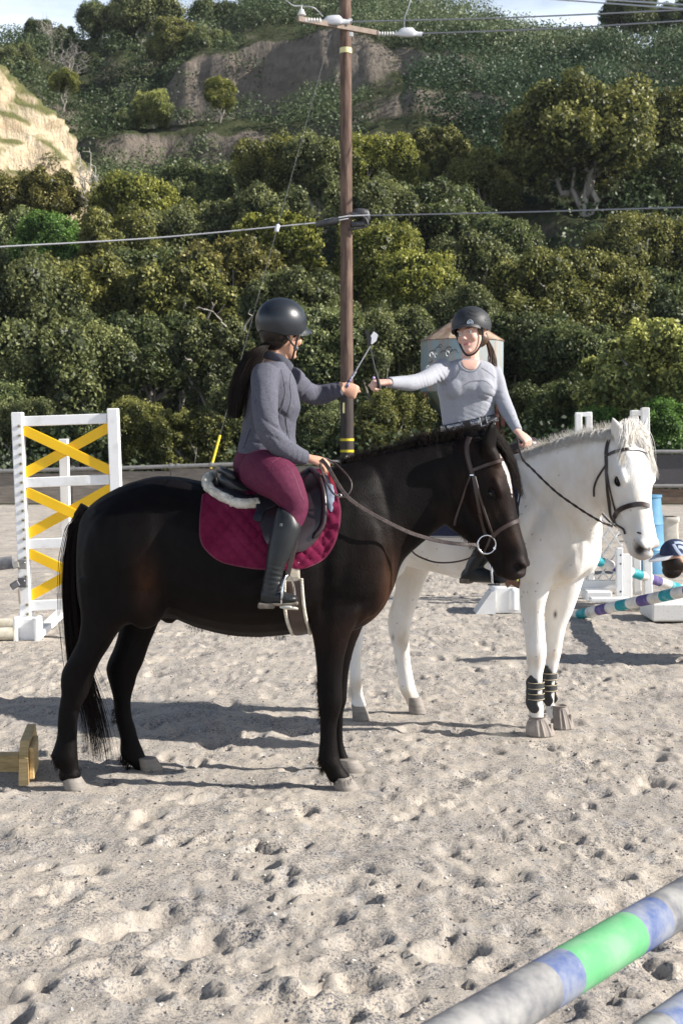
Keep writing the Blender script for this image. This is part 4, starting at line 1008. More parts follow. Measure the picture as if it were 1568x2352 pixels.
def head_colour(v, col, c, fr, sc=1.0, lip=(.50, .20, .18)):
    f, r, u = fr; d = v - c; a, b, z = d @ f / sc, d @ r / sc, d @ u / sc
    g = lambda fa, fb, fz, ra, rb, rz: np.exp(-((a - fa) / ra) ** 2 - ((b - fb) / rb) ** 2 - ((z - fz) / rz) ** 2)
    k = np.clip(1.3 * g(.095, 0, -.060, .02, .021, .0075), 0, 1)[:, None]; col[:] = col * (1 - k) + V(*lip) * k
    for s in (-1, 1):
        k = (.45 * np.clip(g(.07, s * .042, -.032, .03, .018, .018), 0, 1))[:, None]; col[:] = col * (1 - k) + V(.62, .26, .21) * k
        k = np.clip(.75 * g(.09, s * .031, .026, .02, .016, .0035), 0, 1)[:, None]; col[:] = col * (1 - k) + V(.12, .07, .04) * k
        k = np.clip(.5 * g(.09, s * .031, .008, .02, .016, .008), 0, 1)[:, None]; col[:] = col * (1 - k) + V(.22, .12, .09) * k
    k = np.clip(.8 * g(.10, 0, -.0605, .02, .016, .0018), 0, 1)[:, None]; col[:] = col * (1 - k) + V(.10, .03, .03) * k
EWH = mat('eye_white', (.7, .68, .66), .2); IRIS = mat('iris', (.05, .07, .08), .1)
def human_eyes(c, fr, parent, sc=1.0):
    f, r, u = fr
    for g in (-1, 1):
        p = c + (f * .0745 + r * g * .031 + u * .006) * sc
        m_ = MB(); m_.ball(p, .0118 * sc, 10); e = m_.build('eye', EWH, parent, True)
        m_ = MB(); m_.ball(p + f * .0078 * sc - u * .001, .0052 * sc, 8); m_.build('iris', IRIS, e, True)
def hand(mb, wr, d, n, th, curl=(60, 75, 45), sc=1.0, thumb=(.6, .7, -.35), spread=.0):
    """wr wrist, d finger direction, n back-of-hand normal, th +1/-1: side of the thumb along cross(d, n)"""
    d = nrm(d); n = nrm(n - d * np.dot(n, d)); s = nrm(np.cross(d, n)) * th
    L = lambda a, b, c: wr + (d * a + s * b + n * c) * sc
    mb.loft([(L(-.02, 0, 0), s * .024 * sc, n * .018 * sc), (L(.01, 0, 0), s * .027 * sc, n * .017 * sc), (L(.045, .002, 0), s * .037 * sc, n * .016 * sc), (L(.078, 0, 0), s * .038 * sc, n * .013 * sc), (L(.088, 0, -.002), s * .034 * sc, n * .009 * sc)], n=14)
    for i, (b, ln) in enumerate(((.029, .070), (.010, .078), (-.010, .073), (-.028, .058))):
        p = L(.074, b * .95, 0); an = 0; pts = [p - d * .012 * sc, p]; dd = d
        for j, k in enumerate(curl):
            an += math.radians(k + (i * 4 if j == 0 else 0)); dd = d * math.cos(an) - n * math.sin(an) + s * spread * (1.5 - i); p = p + nrm(dd) * ln * (.45, .31, .24)[j] * sc; pts.append(p)
        mb.tube(spl(pts, 3), np.interp(np.linspace(0, 1, 13), [0, .5, 1], [.0100, .0088, .0068])[:len(spl(pts, 3))] * sc, 10); mb.ball(pts[-1], .0070 * sc, 6)
    p0 = L(.015, .022, -.004); a = nrm(d * thumb[0] + s * thumb[1] + n * thumb[2]); p1 = p0 + a * .036 * sc; a2 = nrm(d * (thumb[0] + .5) + s * (thumb[1] - .55) + n * (thumb[2] - .25)); p2 = p1 + a2 * .030 * sc; p3 = p2 + nrm(a2 - n * .2) * .024 * sc
    mb.tube([p0, p1, p2, p3], np.array([.013, .011, .0095, .0075]) * sc, 10); mb.ball(p3, .0078 * sc, 6)
def nail(p, r, name, parent, m):
    m_ = MB(); m_.ball(p, r, 6); m_.build(name, m, parent, True)

def helmet(c, fr, rad, th, name, parent, m, visor=.05, vw=55, sc=1.0, inner=.90):
    f, r, u = fr; K = 48; NR = 16; vs = []; fs = []
    az = np.arange(K) * 2 * PI / K
    tm = np.radians(np.interp(np.abs(((az + PI) % (2 * PI)) - PI), np.radians([0, 35, 75, 110, 145, 180]), th))
    for k_ in (1.0, inner):
        for i in range(NR + 1):
            t = tm * (i / NR if k_ == 1 else 1 - i / NR); s_ = k_
            vs.append(c + ((np.sin(t) * np.cos(az))[:, None] * f * rad[0] + (np.sin(t) * np.sin(az))[:, None] * r * rad[1] + np.cos(t)[:, None] * u * rad[2]) * s_)
    v = np.concatenate(vs); R_ = 2 * (NR + 1)
    fs = [(q * K + i, q * K + (i + 1) % K, (q + 1) * K + (i + 1) % K, (q + 1) * K + i) for q in range(R_ - 1) for i in range(K)]
    m_ = MB(); m_.add(v, fs); h = m_.build(name, m, parent, True)
    # peak
    A = np.radians(np.linspace(-vw, vw, 21)); t0 = np.radians(np.interp(np.abs(A), np.radians([0, 35, 75, 110, 145, 180]), th)); m_ = MB(); rows = []
    for (o1, dz) in ((0, .010), (.5, .006), (1, -.002), (1.0, -.006), (.5, -.002), (0, -.002)):
        ext = visor * o1 * np.cos(A / math.radians(vw) * PI / 2) ** .7
        rows.append(c + (np.sin(t0) * np.cos(A) * rad[0] * .985 + ext * np.cos(A))[:, None] * f + (np.sin(t0) * np.sin(A) * rad[1] * .985 + ext * np.sin(A) * .4)[:, None] * r + (np.cos(t0) * rad[2] + dz - o1 * visor * .16)[:, None] * u)
    v = np.concatenate(rows); n_ = len(A); fs = [(q * n_ + i, q * n_ + i + 1, ((q + 1) % 6) * n_ + i + 1, ((q + 1) % 6) * n_ + i) for q in range(6) for i in range(n_ - 1)]
    m_.add(v, fs); m_.build('peak', m, h, True)
    return h
def wrinkle(me, amp, sc, seed):
    v = verts(me); n = normals(me); v += n * (amp * fbm(v[:, 0] * sc, v[:, 1] * sc, v[:, 2] * sc * 1.8, oct=3, seed=seed))[:, None]; set_verts(me, v)
def folds(me, c, ax, wl, amp, r):
    """soft creases across direction ax around c"""
    v = verts(me); n = normals(me); d = v - np.asarray(c); q = (d ** 2).sum(1) / r ** 2; w_ = vnoise(d[:, 0] * 9, d[:, 1] * 9, d[:, 2] * 9, seed=3) * 2.2
    v -= n * (amp * np.exp(-q) * np.maximum(0, np.sin(d @ nrm(ax) / wl * 2 * PI + w_)) ** 2)[:, None]; set_verts(me, v)

# ------------------------------------------------------------------ rider in the grey jacket
D1 = BD
p1 = empty('person', P(610, 1085, D1), 'rider in dark grey jacket, maroon breeches and black helmet, long ponytail, seen from the side', 'person')
HC1 = P(648, 766, 6.72); fr1 = frame(math.radians(44), math.radians(-5), math.radians(2))
def limb_(mb, pts, rad, n=14, k=4): mb.tube(spl(np.array([P(*q) for q in pts]), k), spl(np.array(rad)[:, None], k)[:, 0], n)
mb = MB(); head_mesh(mb, HC1, fr1, 1.0)
limb_(mb, [(636, 780, 6.73), (634, 815, 6.73), (630, 850, 6.73)], [.050, .052, .07])
def hsec(mb, rows, d, pw=2.3, n=22, yaw=0):
    a_ = V(math.cos(yaw), math.sin(yaw), 0); b_ = V(-math.sin(yaw), math.cos(yaw), 0)
    secs = []
    for (xl, xr, y, w_) in rows: a = P(xl, y, d); b = P(xr, y, d); secs.append(((a + b) / 2, a_ * (np.linalg.norm(b - a) / 2), b_ * w_))
    mb.loft(secs, n=n, k=4, pw=pw)
hsec(mb, [(610, 650, 838, .10), (590, 660, 855, .15), (576, 670, 880, .15), (572, 676, 930, .13), (566, 668, 970, .11), (560, 668, 1010, .12), (556, 670, 1045, .14), (556, 670, 1085, .14), (575, 650, 1105, .10)], D1)
A1 = [(612, 862, 6.54), (606, 925, 6.47), (614, 990, 6.45), (650, 1028, 6.47), (700, 1050, 6.52)]
A2 = [(672, 872, 6.90), (700, 895, 6.96), (738, 905, 7.0), (768, 898, 6.98), (790, 892, 6.96)]
limb_(mb, A1, [.038, .034, .030, .028, .025]); limb_(mb, A2, [.036, .030, .028, .028, .025])
limb_(mb, [(598, 1085, 6.6), (640, 1104, 6.46), (676, 1165, 6.42), (660, 1230, 6.36), (640, 1300, 6.345), (625, 1355, 6.345)], [.07, .065, .04, .028, .024, .022]); limb_(mb, [(598, 1085, 6.84), (640, 1104, 6.98), (676, 1165, 7.02), (660, 1230, 7.08), (640, 1300, 7.095), (625, 1355, 7.095)], [.07, .065, .04, .028, .024, .022])
for dd in (6.345, 7.095): limb_(mb, [(608, 1375, dd), (640, 1378, dd), (668, 1376, dd)], [.025, .028, .02])
w1 = P(708, 1052, 6.52); hand(mb, w1, nrm(V(.95, -.05, -.30)), V(.25, -.5, .8), -1, (35, 50, 35), .95, thumb=(.75, .35, -.3))
w2 = P(783, 889, 6.96); hand(mb, w2, nrm(V(.85, .10, -.30)), V(.1, -1.0, .1), -1, (62, 80, 55), .95, thumb=(.85, .15, -.1))
me = remesh(mb, .0044, 3); v = verts(me)
f_, r_2, u_2 = fr1
for g in (-1, 1): carve(me, HC1 + f_ * .088 + r_2 * g * .031 + u_2 * .006, (r_2, u_2, f_), (.016, .009, .03), .010, 2)
v = verts(me); col = np.tile(V(.56, .33, .23), (len(v), 1)); head_colour(v, col, HC1, fr1); set_col(me, col); place('body', me, SKIN, p1); human_eyes(HC1, fr1, p1)
# jacket
mb = MB()
hsec(mb, [(606, 654, 832, .10), (590, 664, 846, .165), (578, 676, 866, .185), (569, 684, 895, .18), (563, 689, 930, .165), (560, 687, 946, .155), (557, 680, 968, .135), (555, 678, 992, .135), (549, 680, 1015, .15), (544, 683, 1036, .165), (544, 680, 1044, .165)], D1, pw=2.25)
limb_(mb, [(610, 856, 6.575), (608, 885, 6.52), (608, 925, 6.475), (611, 965, 6.455), (620, 995, 6.45), (645, 1024, 6.465), (678, 1044, 6.49), (703, 1052, 6.52)], [.068, .063, .060, .057, .055, .051, .043, .034], 18)
limb_(mb, [(665, 872, 6.86), (690, 893, 6.93), (715, 905, 6.99), (740, 906, 7.0), (765, 899, 6.98), (787, 892, 6.96)], [.068, .058, .052, .049, .044, .037], 18)
jm = remesh(mb, .0062, 4)
folds(jm, P(630, 985, 6.42), V(.5, 0, .8), .042, .009, .05); folds(jm, P(690, 1045, 6.44), V(1, 0, -.2), .026, .004, .035); folds(jm, P(700, 895, 6.90), V(.8, 0, -.5), .045, .008, .06); folds(jm, P(772, 895, 6.92), V(1, 0, .2), .03, .007, .035)
folds(jm, P(660, 965, 6.56), V(.5, 0, 1), .06, .010, .06)
folds(jm, P(585, 930, 6.42), V(.9, 0, .4), .05, .006, .06); folds(jm, P(618, 1010, 6.42), V(.8, 0, .5), .028, .006, .04); folds(jm, P(735, 890, 6.92), V(1, 0, .4), .04, .006, .04); folds(jm, P(575, 1015, 6.55), V(.3, 0, 1), .04, .006, .06)
wrinkle(jm, .006, 9, 33)
jk = place('jacket', jm, JACKET, p1); BVJ = world_bvh(jk)
m_ = MB()
for (rr_, tt, off_) in ((.062, .010, 0),):
    q = [P(634, 828, 6.73) + V(math.cos(a) * .070, math.sin(a) * .062, .018 * -math.cos(a) - .035 * max(0, math.cos(a)) ** 2 + .012) for a in np.linspace(0, 2 * PI, 25)]
    nn = [nrm(V(math.cos(a), math.sin(a), -.5)) for a in np.linspace(0, 2 * PI, 25)]; strap(m_, q, nn, .045, .004)
m_.build('collar', JACKET, jk, True)
SEAM = mat('seam', (.045, .046, .06), .8)
for q in ([(667, 858), (664, 880), (668, 910), (664, 935), (656, 960), (660, 990), (668, 1020)], [(645, 850), (652, 880), (654, 905), (646, 935), (635, 960)], [(575, 985), (568, 1005), (560, 1030)]): sstrap('seam', q, BVJ, .004, SEAM, jk, off=.001, thick=.0015, dpt=6.6)
# breeches
mb = MB()
hsec(mb, [(550, 676, 1030, .14), (541, 684, 1045, .165), (536, 680, 1062, .185), (537, 668, 1085, .19), (548, 650, 1108, .18), (575, 635, 1128, .14)], D1)
for g in (1, -1):
    yy = lambda d: BD + g * (d - BD)
    limb_(mb, [(585, 1082, yy(6.60)), (612, 1085, yy(6.53)), (640, 1102, yy(6.45)), (662, 1130, yy(6.415)), (677, 1160, yy(6.40)), (674, 1185, yy(6.39)), (664, 1215, yy(6.37))], [.09, .105, .100, .080, .062, .054, .045], 20)
bmq = remesh(mb, .0065, 5); wrinkle(bmq, .003, 8, 35); bq = place('breeches', bmq, BREECH, p1); BVQ = world_bvh(bq)
for q in ([(641, 1050), (665, 1075), (680, 1105), (690, 1135), (697, 1150)], [(625, 1062), (640, 1053), (645, 1052)], [(625, 1062), (628, 1080)]): sstrap('seam', q, BVQ, .003, mat('maroon_seam', (.14, .03, .06), .7), bq, off=.0008, thick=.001, dpt=6.5)
# boots
def boot(g, parent):
    yy = lambda d: BD + g * (d - BD); b_ = MB(); secs = []
    for (xl, yl, xr, yr, w_, d) in ((640, 1163, 690, 1192, .050, 6.385), (636, 1172, 692, 1203, .053, 6.378), (628, 1198, 692, 1215, .054, 6.368), (621, 1225, 686, 1236, .052, 6.36), (616, 1250, 677, 1258, .047, 6.352), (612, 1280, 664, 1284, .042, 6.345), (609, 1305, 653, 1306, .038, 6.343), (604, 1328, 649, 1328, .037, 6.343), (601, 1350, 652, 1346, .037, 6.343), (598, 1372, 650, 1366, .035, 6.343), (600, 1384, 640, 1382, .03, 6.343)):
        a = P(xl, yl, yy(d)); b = P(xr, yr, yy(d)); secs.append(((a + b) / 2, (b - a) / 2, V(0, w_, 0)))
    b_.loft(secs, n=20, k=4)
    b_.loft([(P(598, 1374, yy(6.343)), V(0, 0, .022), V(0, .02, 0)), (P(604, 1368, yy(6.343)), V(0, 0, .040), V(0, .032, 0)), (P(625, 1368, yy(6.343)), V(0, 0, .042), V(0, .036, 0)), (P(645, 1372, yy(6.343)), V(0, 0, .034), V(0, .041, 0)), (P(662, 1375, yy(6.343)), V(0, 0, .024), V(0, .042, 0)), (P(676, 1375, yy(6.343)), V(0, 0, .018), V(0, .034, 0)), (P(684, 1376, yy(6.343)), V(0, 0, .008), V(0, .016, 0))], n=16)
    m2 = remesh(b_, .0055, 3)
    folds(m2, P(625, 1325, yy(6.30)), V(.2, 0, 1), .022, .005, .05); folds(m2, P(640, 1352, yy(6.30)), V(-.5, 0, 1), .02, .005, .035)
    bo = place('boot', m2, BOOT, parent)
    s_ = MB(); s_.box(P(612, 1390, yy(6.343)), .075, .070, .026, b=.006); s_.build('heel', SOLE, bo); s_ = MB(); s_.box(P(655, 1386, yy(6.343)), .115, .078, .012, b=.005); s_.build('sole', SOLE, bo)
    return bo
b0 = boot(1, p1); boot(-1, p1); BVO = world_bvh(b0)
sstrap('boot_trim', [(655, 1156), (668, 1172), (680, 1188), (693, 1196)], BVO, .004, mat('grey_trim', (.25, .26, .28), .6), b0, off=.001, thick=.002, dpt=6.4)
m_ = MB(); q, n_ = hit(677 - 0, 1238 - 0, BVO, 0, 6.36); q, n_ = hit(678, 1238, BVO, .001, 6.36)
q, n_ = hit(646, 1206, BVO, .001, 6.36); R_ = np.stack([nrm(np.cross(HZ_, n_)), HZ_, n_], 1)
for (a, b, w_, h_) in ((-.004, 0, .0015, .012), (.004, 0, .0015, .012), (0, 0, .008, .0015), (0, .006, .009, .0012)): m_.box(q + R_ @ V(a, b, 0), w_, h_, .0012, R_)
m_.build('boot_emblem', mat('silver_print', (.4, .4, .42), .4), b0)
# helmet, strap, hair
HL1 = HC1 + u_2 * .052 - f_ * .012
h1 = helmet(HL1, fr1, (.126, .112, .112), [98, 100, 122, 128, 122, 118], 'helmet', p1, HELM, visor=.055, vw=62)
m_ = MB()
LC = lambda c, fr, a, b, d: c + fr[0] * a + fr[1] * b + fr[2] * d
for g in (-1, 1):
    m_.tube([LC(HC1, fr1, .030, g * .088, .02), LC(HC1, fr1, .022, g * .080, -.035), LC(HC1, fr1, .030, g * .064, -.07), LC(HC1, fr1, .045, g * .035, -.115), LC(HC1, fr1, .05, 0, -.127)], .0052, 6)
    m_.tube([LC(HC1, fr1, -.045, g * .085, -.02), LC(HC1, fr1, -.01, g * .080, -.045), LC(HC1, fr1, .025, g * .072, -.062)], .0045, 6)
m_.build('chin_strap', M['lace'], h1, True)
m_ = MB(); m_.ball(LC(HC1, fr1, .03, .070, -.066), (.012, .008, .012), 8); m_.build('strap_buckle', M['dark_metal'], h1, True)
BVH1 = world_bvh(h1)
sstrap('crease', [(597, 722), (604, 706), (622, 712), (648, 706), (672, 708), (692, 722)], BVH1, .003, mat('helmet_groove', (.012, .014, .018), .5), h1, off=.0002, thick=.0012, dpt=6.7)
r_ = np.random.default_rng(93)
tpx = np.array([[617, 785], [603, 795], [585, 812], [570, 840], [556, 880], [545, 920], [540, 960]], float)
def pony(i):
    a = max(-1.5, min(1.5, r_.normal() * .62)); L = r_.uniform(.75, 1.02); b = r_.normal() * .022; w_ = np.array([4, 9, 13, 17, 18, 15, 12.]); w0 = r_.uniform(0, 6)
    out = []
    for t in np.linspace(0, L, 12):
        q = t * 6; out.append(P(np.interp(q, range(7), tpx[:, 0]) + a * np.interp(q, range(7), w_) + math.sin(w0 + q) * 1.3, np.interp(q, range(7), tpx[:, 1]) + (r_.random() * 1 if t else 0), 6.66 + b * min(1, t * 3) - .02 * math.sin(PI * t)))
    return np.array(out)
hair('ponytail', range(1500), pony, 12, .0016, HAIR_P, p1, 15, .4)
m_ = MB()
for c__, rr in ((LC(HC1, fr1, -.044, 0, .0), (.070, .079, .075)), (LC(HC1, fr1, -.050, 0, -.045), (.045, .060, .040)), (LC(HC1, fr1, .012, .067, .012), (.026, .011, .03))): m_.ball(c__, rr, 10, R=np.stack(fr1, 1))
m_.build('hair', HAIR_P, p1, True)
# riding crops
def crop(name_pts, lab, flap, flapm, gripa, gripb):
    e = empty('riding_crop', P(*gripa), lab, 'riding crop'); m_ = MB(); m_.tube([P(*q) for q in name_pts], np.linspace(.0045, .003, len(name_pts)), 7); m_.build('shaft', mat('crop_shaft', (.03, .03, .032) if flapm == 'white' else (.22, .22, .24), .4), e, True)
    m_ = MB(); m_.tube([P(*gripa), P(*gripb)], [.0085, .0075], 8); m_.build('grip', M['lace'] if flapm == 'white' else mat('grip_wrap', (.30, .30, .34), .6, var=(.04, .04, .05), scale=90, var_lo=.48, var_hi=.52), e, True)
    m_ = MB(); pts = [P(*q) for q in flap]; c_ = np.mean(pts, 0); n = V(0, -.0025, 0); K = len(pts)
    m_.add(np.array([p + n for p in pts] + [p - n for p in pts]), [tuple(range(K)), tuple(range(2 * K - 1, K - 1, -1))] + [(i, K + i, K + (i + 1) % K, (i + 1) % K) for i in range(K)]); m_.build('flapper', mat(flapm + '_leather', (.85, .85, .87) if flapm == 'white' else (.02, .02, .022), .5), e)
    return e
crop([(798, 880, 6.93), (820, 846, 6.95), (850, 795, 7.0)], 'riding crop with silver shaft held by the rider in the grey jacket', [(838, 758, 7.0), (843, 757, 7.0), (853, 776, 7.0), (851, 797, 7.0), (846, 795, 7.0)], 'black', (794, 890, 6.92), (817, 851, 6.95))
crop([(869, 882, 7.5), (858, 835, 7.5), (848, 790, 7.5)], 'black riding crop with white flapper held by the rider in the grey shirt', [(847, 788, 7.5), (848, 776, 7.5), (858, 761, 7.5), (868, 769, 7.5), (864, 783, 7.5), (854, 791, 7.5)], 'white', (872, 892, 7.49), (863, 855, 7.5))

# ------------------------------------------------------------------ rider in the grey shirt
p2 = empty('person', WP(-.42, 0, 1.5), 'rider in light grey long-sleeved shirt, glitter belt and black helmet on the white horse', 'person')
HC2 = P(1083, 767, 8.02); fr2 = frame(math.radians(-124), math.radians(-3), math.radians(9)); D2 = 8.06; s2_ = .97
mb = MB(); head_mesh(mb, HC2, fr2, s2_)
limb_(mb, [(1086, 780, 8.06), (1080, 812, 8.06), (1078, 840, 8.07)], [.046, .047, .065])
hsec(mb, [(1052, 1104, 828, .06), (1018, 1130, 842, .08), (1012, 1132, 870, .09), (1012, 1132, 910, .09), (1016, 1130, 950, .09), (1016, 1134, 985, .10), (1020, 1140, 1015, .11), (1035, 1130, 1040, .09)], D2)
B1 = [(1014, 850, 8.04), (990, 864, 7.9), (965, 875, 7.78), (930, 880, 7.66), (896, 878, 7.55)]; B2 = [(1132, 852, 8.08), (1146, 890, 8.05), (1158, 930, 8.0), (1174, 965, 7.9), (1188, 990, 7.80)]
limb_(mb, B1, [.034, .030, .028, .026, .021]); limb_(mb, B2, [.032, .026, .025, .025, .021])
hw_ = P(890, 878, 7.54); hand(mb, hw_, nrm(V(-1, -.2, -.05)), V(.15, -.3, .9), 1, (60, 85, 55), .95, thumb=(.75, .5, -.1))
hx_ = P(1189, 992, 7.80); hand(mb, hx_, nrm(V(.55, -.35, -.55)), V(.35, -.6, .7), -1, (55, 70, 45), .95, thumb=(.6, .55, -.35))
LG = [(WP(-.42, -.12, 1.50), .08), (WP(-.25, -.25, 1.38), .075), (WP(-.10, -.33, 1.20), .05), (WP(-.20, -.345, 1.05), .045), (WP(-.285, -.36, .93), .03), (WP(-.25, -.36, .88), .028)]
def mir(p): return p - 2 * np.dot(p - WM, WL) * WL
for f2 in (lambda p: p, mir): mb.tube(spl([f2(p) for p, r in LG], 4), spl(np.array([[r] for p, r in LG]), 4)[:, 0], 12)
me = remesh(mb, .0044, 3)
for g in (-1, 1): carve(me, HC2 + (fr2[0] * .088 + fr2[1] * g * .031 + fr2[2] * .006) * s2_, (fr2[1], fr2[2], fr2[0]), (.016, .009, .03), .009, 2)
v = verts(me); col = np.tile(V(.66, .42, .34), (len(v), 1)); head_colour(v, col, HC2, fr2, s2_, lip=(.55, .19, .19)); set_col(me, col); place('body', me, SKIN, p2); human_eyes(HC2, fr2, p2, s2_)
mb = MB()
hsec(mb, [(1050, 1106, 826, .055), (1026, 1124, 833, .075), (1010, 1136, 845, .09), (1004, 1141, 868, .105), (1003, 1141, 890, .115), (1004, 1139, 905, .112), (1008, 1134, 920, .10), (1011, 1134, 940, .098), (1014, 1136, 958, .10), (1016, 1137, 972, .105), (1017, 1137, 982, .106)], D2, pw=2.3)
for c__ in ((1046, 893, 7.965), (1108, 893, 7.965)): mb.ball(P(c__[0], c__[1], c__[2] + .012), (.064, .036, .060), 12)
limb_(mb, [(1018, 846, 8.05), (1003, 856, 7.98), (985, 866, 7.88), (965, 875, 7.78), (940, 880, 7.69), (915, 879, 7.61), (893, 878, 7.54)], [.060, .056, .050, .045, .044, .036, .027], 18)
limb_(mb, [(1128, 850, 8.08), (1138, 868, 8.07), (1148, 900, 8.05), (1160, 935, 8.0), (1174, 962, 7.9), (1188, 990, 7.80)], [.050, .046, .043, .042, .036, .026], 18)
sm = remesh(mb, .0058, 4); folds(sm, P(1008, 868, 7.92), V(1, 0, .7), .026, .009, .05); folds(sm, P(968, 872, 7.75), V(1, 0, .3), .018, .003, .05); folds(sm, P(1130, 915, 7.98), V(.3, 0, 1), .035, .007, .05); folds(sm, P(1100, 965, 7.96), V(.4, 0, 1), .026, .004, .07); folds(sm, P(1172, 965, 7.86), V(.5, 0, -1), .03, .004, .05)
wrinkle(sm, .004, 9, 37); sh = place('shirt', sm, SHIRT, p2); BVS = world_bvh(sh); SM2 = mat('shirt_seam', (.20, .205, .23), .8)
for q in ([(1052, 834), (1060, 846), (1070, 852), (1084, 854), (1096, 848), (1104, 834)], [(1058, 845), (1050, 862), (1038, 875)], [(1106, 845), (1122, 855), (1136, 868)], [(1066, 884), (1080, 876), (1098, 874), (1116, 876), (1130, 890)]): sstrap('seam', q, BVS, .006, SM2, sh, off=.0006, thick=.0012, dpt=8.0)
m_ = MB(); patch(m_, [(1056, 828), (1061, 840), (1070, 848), (1083, 850), (1094, 845), (1101, 828), (1080, 826)], BVS, .001, .001, rings=4, dpt=8.0); nk = m_.mesh('n'); set_col(nk, np.tile(V(.66, .42, .34), (len(nk.vertices), 1))); place('neckline_skin', nk, SKIN, p2)
# breeches, belt, boots
mb = MB(); hsec(mb, [(1019, 1136, 972, .10), (1017, 1139, 990, .11), (1014, 1150, 1010, .13), (1020, 1160, 1035, .15), (1040, 1140, 1060, .12)], D2)
for f2 in (lambda p: p, mir): mb.tube(spl([f2(p) for p, r in LG[:4]], 4), np.interp(np.linspace(0, 1, 13), [0, .35, .7, 1], [.10, .095, .065, .05]), 16)
bm2 = remesh(mb, .0065, 4); wrinkle(bm2, .003, 8, 38); place('breeches', bm2, BLACKF, p2)
GLIT = mat('glitter', (.45, .46, .48), .3, metal=.7, var=(.06, .06, .07), scale=160, detail=1, var_lo=.4, var_hi=.6)
def belt_pt(t, dy=0):   # ellipse round the waist, tilted
    a = math.radians(t); c_ = (P(1016, 986, D2) + P(1138, 960, D2)) / 2; x = (P(1138, 960, D2) - P(1016, 986, D2)) / 2
    return c_ + x * 1.05 * math.cos(a) + V(0, .118, 0) * math.sin(a) + V(0, 0, dy)
bl = MB(); T_ = np.linspace(0, 360, 61); pts = [belt_pt(t) for t in T_]; nn = [nrm(p - belt_pt(0) * .5 - belt_pt(180) * .5) for p in pts]; strap(bl, pts, nn, .044, .004); be = bl.build('belt', mat('black_belt', (.012, .012, .014), .5), p2, True)
for (t0, t1) in ((188, 212), (218, 256), (268, 290), (300, 345)):
    bl = MB(); tt = np.linspace(t0, t1, 10); pts = [belt_pt(t) for t in tt]; nn = [nrm(p - belt_pt(0) * .5 - belt_pt(180) * .5) for p in pts]; pts = [p + n * .003 for p, n in zip(pts, nn)]; strap(bl, pts, nn, .036, .004); bl.build('glitter_panel', GLIT, be, True)
bl = MB(); c_ = belt_pt(294); n_ = nrm(c_ - belt_pt(0) * .5 - belt_pt(180) * .5); t_ = nrm(np.cross(HZ_, n_)); t_ = nrm(t_ + V(0, 0, .2)); up_ = np.cross(n_, t_)
q = [c_ + n_ * .010 + t_ * a * .022 + up_ * b * .026 for a, b in ((-1, -1), (1, -1), (1, 1), (-1, 1), (-1, -1))]; bl.tube(q, .004, 6); bl.build('buckle', M['steel'], be)
bl = MB(); tt = np.linspace(330, 352, 6); pts = [belt_pt(t, .012) for t in tt]; nn = [nrm(p - belt_pt(0) * .5 - belt_pt(180) * .5) for p in pts]; pts = [p + n * .007 for p, n in zip(pts, nn)]; strap(bl, pts, nn, .018, .003); bl.build('tan_loop', mat('tan_leather', (.30, .10, .04), .5), be, True)
for f2 in (lambda p: p, mir):
    b_ = MB(); q = [(WP(-.125, -.335, 1.17), .058), (WP(-.17, -.345, 1.10), .060), (WP(-.225, -.35, 1.0), .052), (WP(-.275, -.36, .93), .042), (WP(-.29, -.36, .89), .040)]
    b_.tube(spl([f2(p) for p, r in q], 4), spl(np.array([[r] for p, r in q]), 4)[:, 0], 16)
    rows = [(-.345, .862, .022, .024), (-.33, .872, .036, .034), (-.28, .885, .048, .038), (-.22, .878, .040, .042), (-.16, .868, .030, .043), (-.115, .862, .024, .036), (-.09, .858, .012, .016)]
    b_.loft([(f2(WP(s, -.36, z)), HZ_ * h, WL * w_) for s, z, h, w_ in rows], n=16); m2 = remesh(b_, .006, 3); bo = place('boot', m2, BOOT, p2)
    s_ = MB(); s_.box(f2(WP(-.32, -.36, .845)), .06, .065, .03, np.stack([WHd, WL, HZ_], 1), b=.005); s_.build('heel', SOLE, bo)
HL2 = HC2 + (fr2[2] * .050 - fr2[0] * .010) * s2_
h2 = helmet(HL2, fr2, (.120, .108, .106), [93, 95, 112, 118, 112, 108], 'helmet', p2, HELM2, visor=.035, vw=58); BVH2 = world_bvh(h2)
m_ = MB()
for g in (-1, 1): m_.tube(spl([LC(HC2, fr2, .030, g * .088, .025), LC(HC2, fr2, .024, g * .075, -.035), LC(HC2, fr2, .034, g * .056, -.08), LC(HC2, fr2, .05, g * .028, -.112), LC(HC2, fr2, .055, 0, -.120)], 4), .0055, 6)
m_.build('chin_strap', M['lace'], h2, True)
q, n_ = hit(1079, 741, BVH2, .002, 8.0); ax_ = nrm(np.cross(HZ_, n_)); ay_ = np.cross(n_, ax_); R_ = np.stack([ax_, ay_, n_], 1); K = 24
m_ = MB(); m_.tube([q - n_ * .002, q + n_ * .003], [.0155, .0145], K); bd_ = m_.build('badge', mat('badge_blue', (.10, .16, .24), .3), h2, True)
m_ = MB(); ring_(m_, q + n_ * .003, n_, .0145, .0016)
for (a, b, w_, h_) in ((-.0045, 0, .0026, .015), (.0045, 0, .0026, .015), (0, 0, .009, .0024)): m_.box(q + n_ * .004 + ax_ * a + ay_ * b, w_, h_, .0016, R_)
m_.build('badge_letter', mat('badge_silver', (.75, .76, .78), .3, metal=.5), bd_)
GR = mat('helmet_vent', (.008, .008, .01), .6)
for q in ([(1074, 718), (1082, 724), (1094, 726), (1106, 722), (1118, 712)], [(1076, 712), (1086, 717), (1098, 716)], [(1112, 734), (1120, 730), (1130, 729)], [(1113, 736), (1122, 736), (1131, 733)]): sstrap('vent', q, BVH2, .006, GR, h2, off=.0002, thick=.0012, dpt=8.0)
HB = mat('brown_hair', (.05, .028, .015), .45, var=(.11, .06, .03), scale=50)
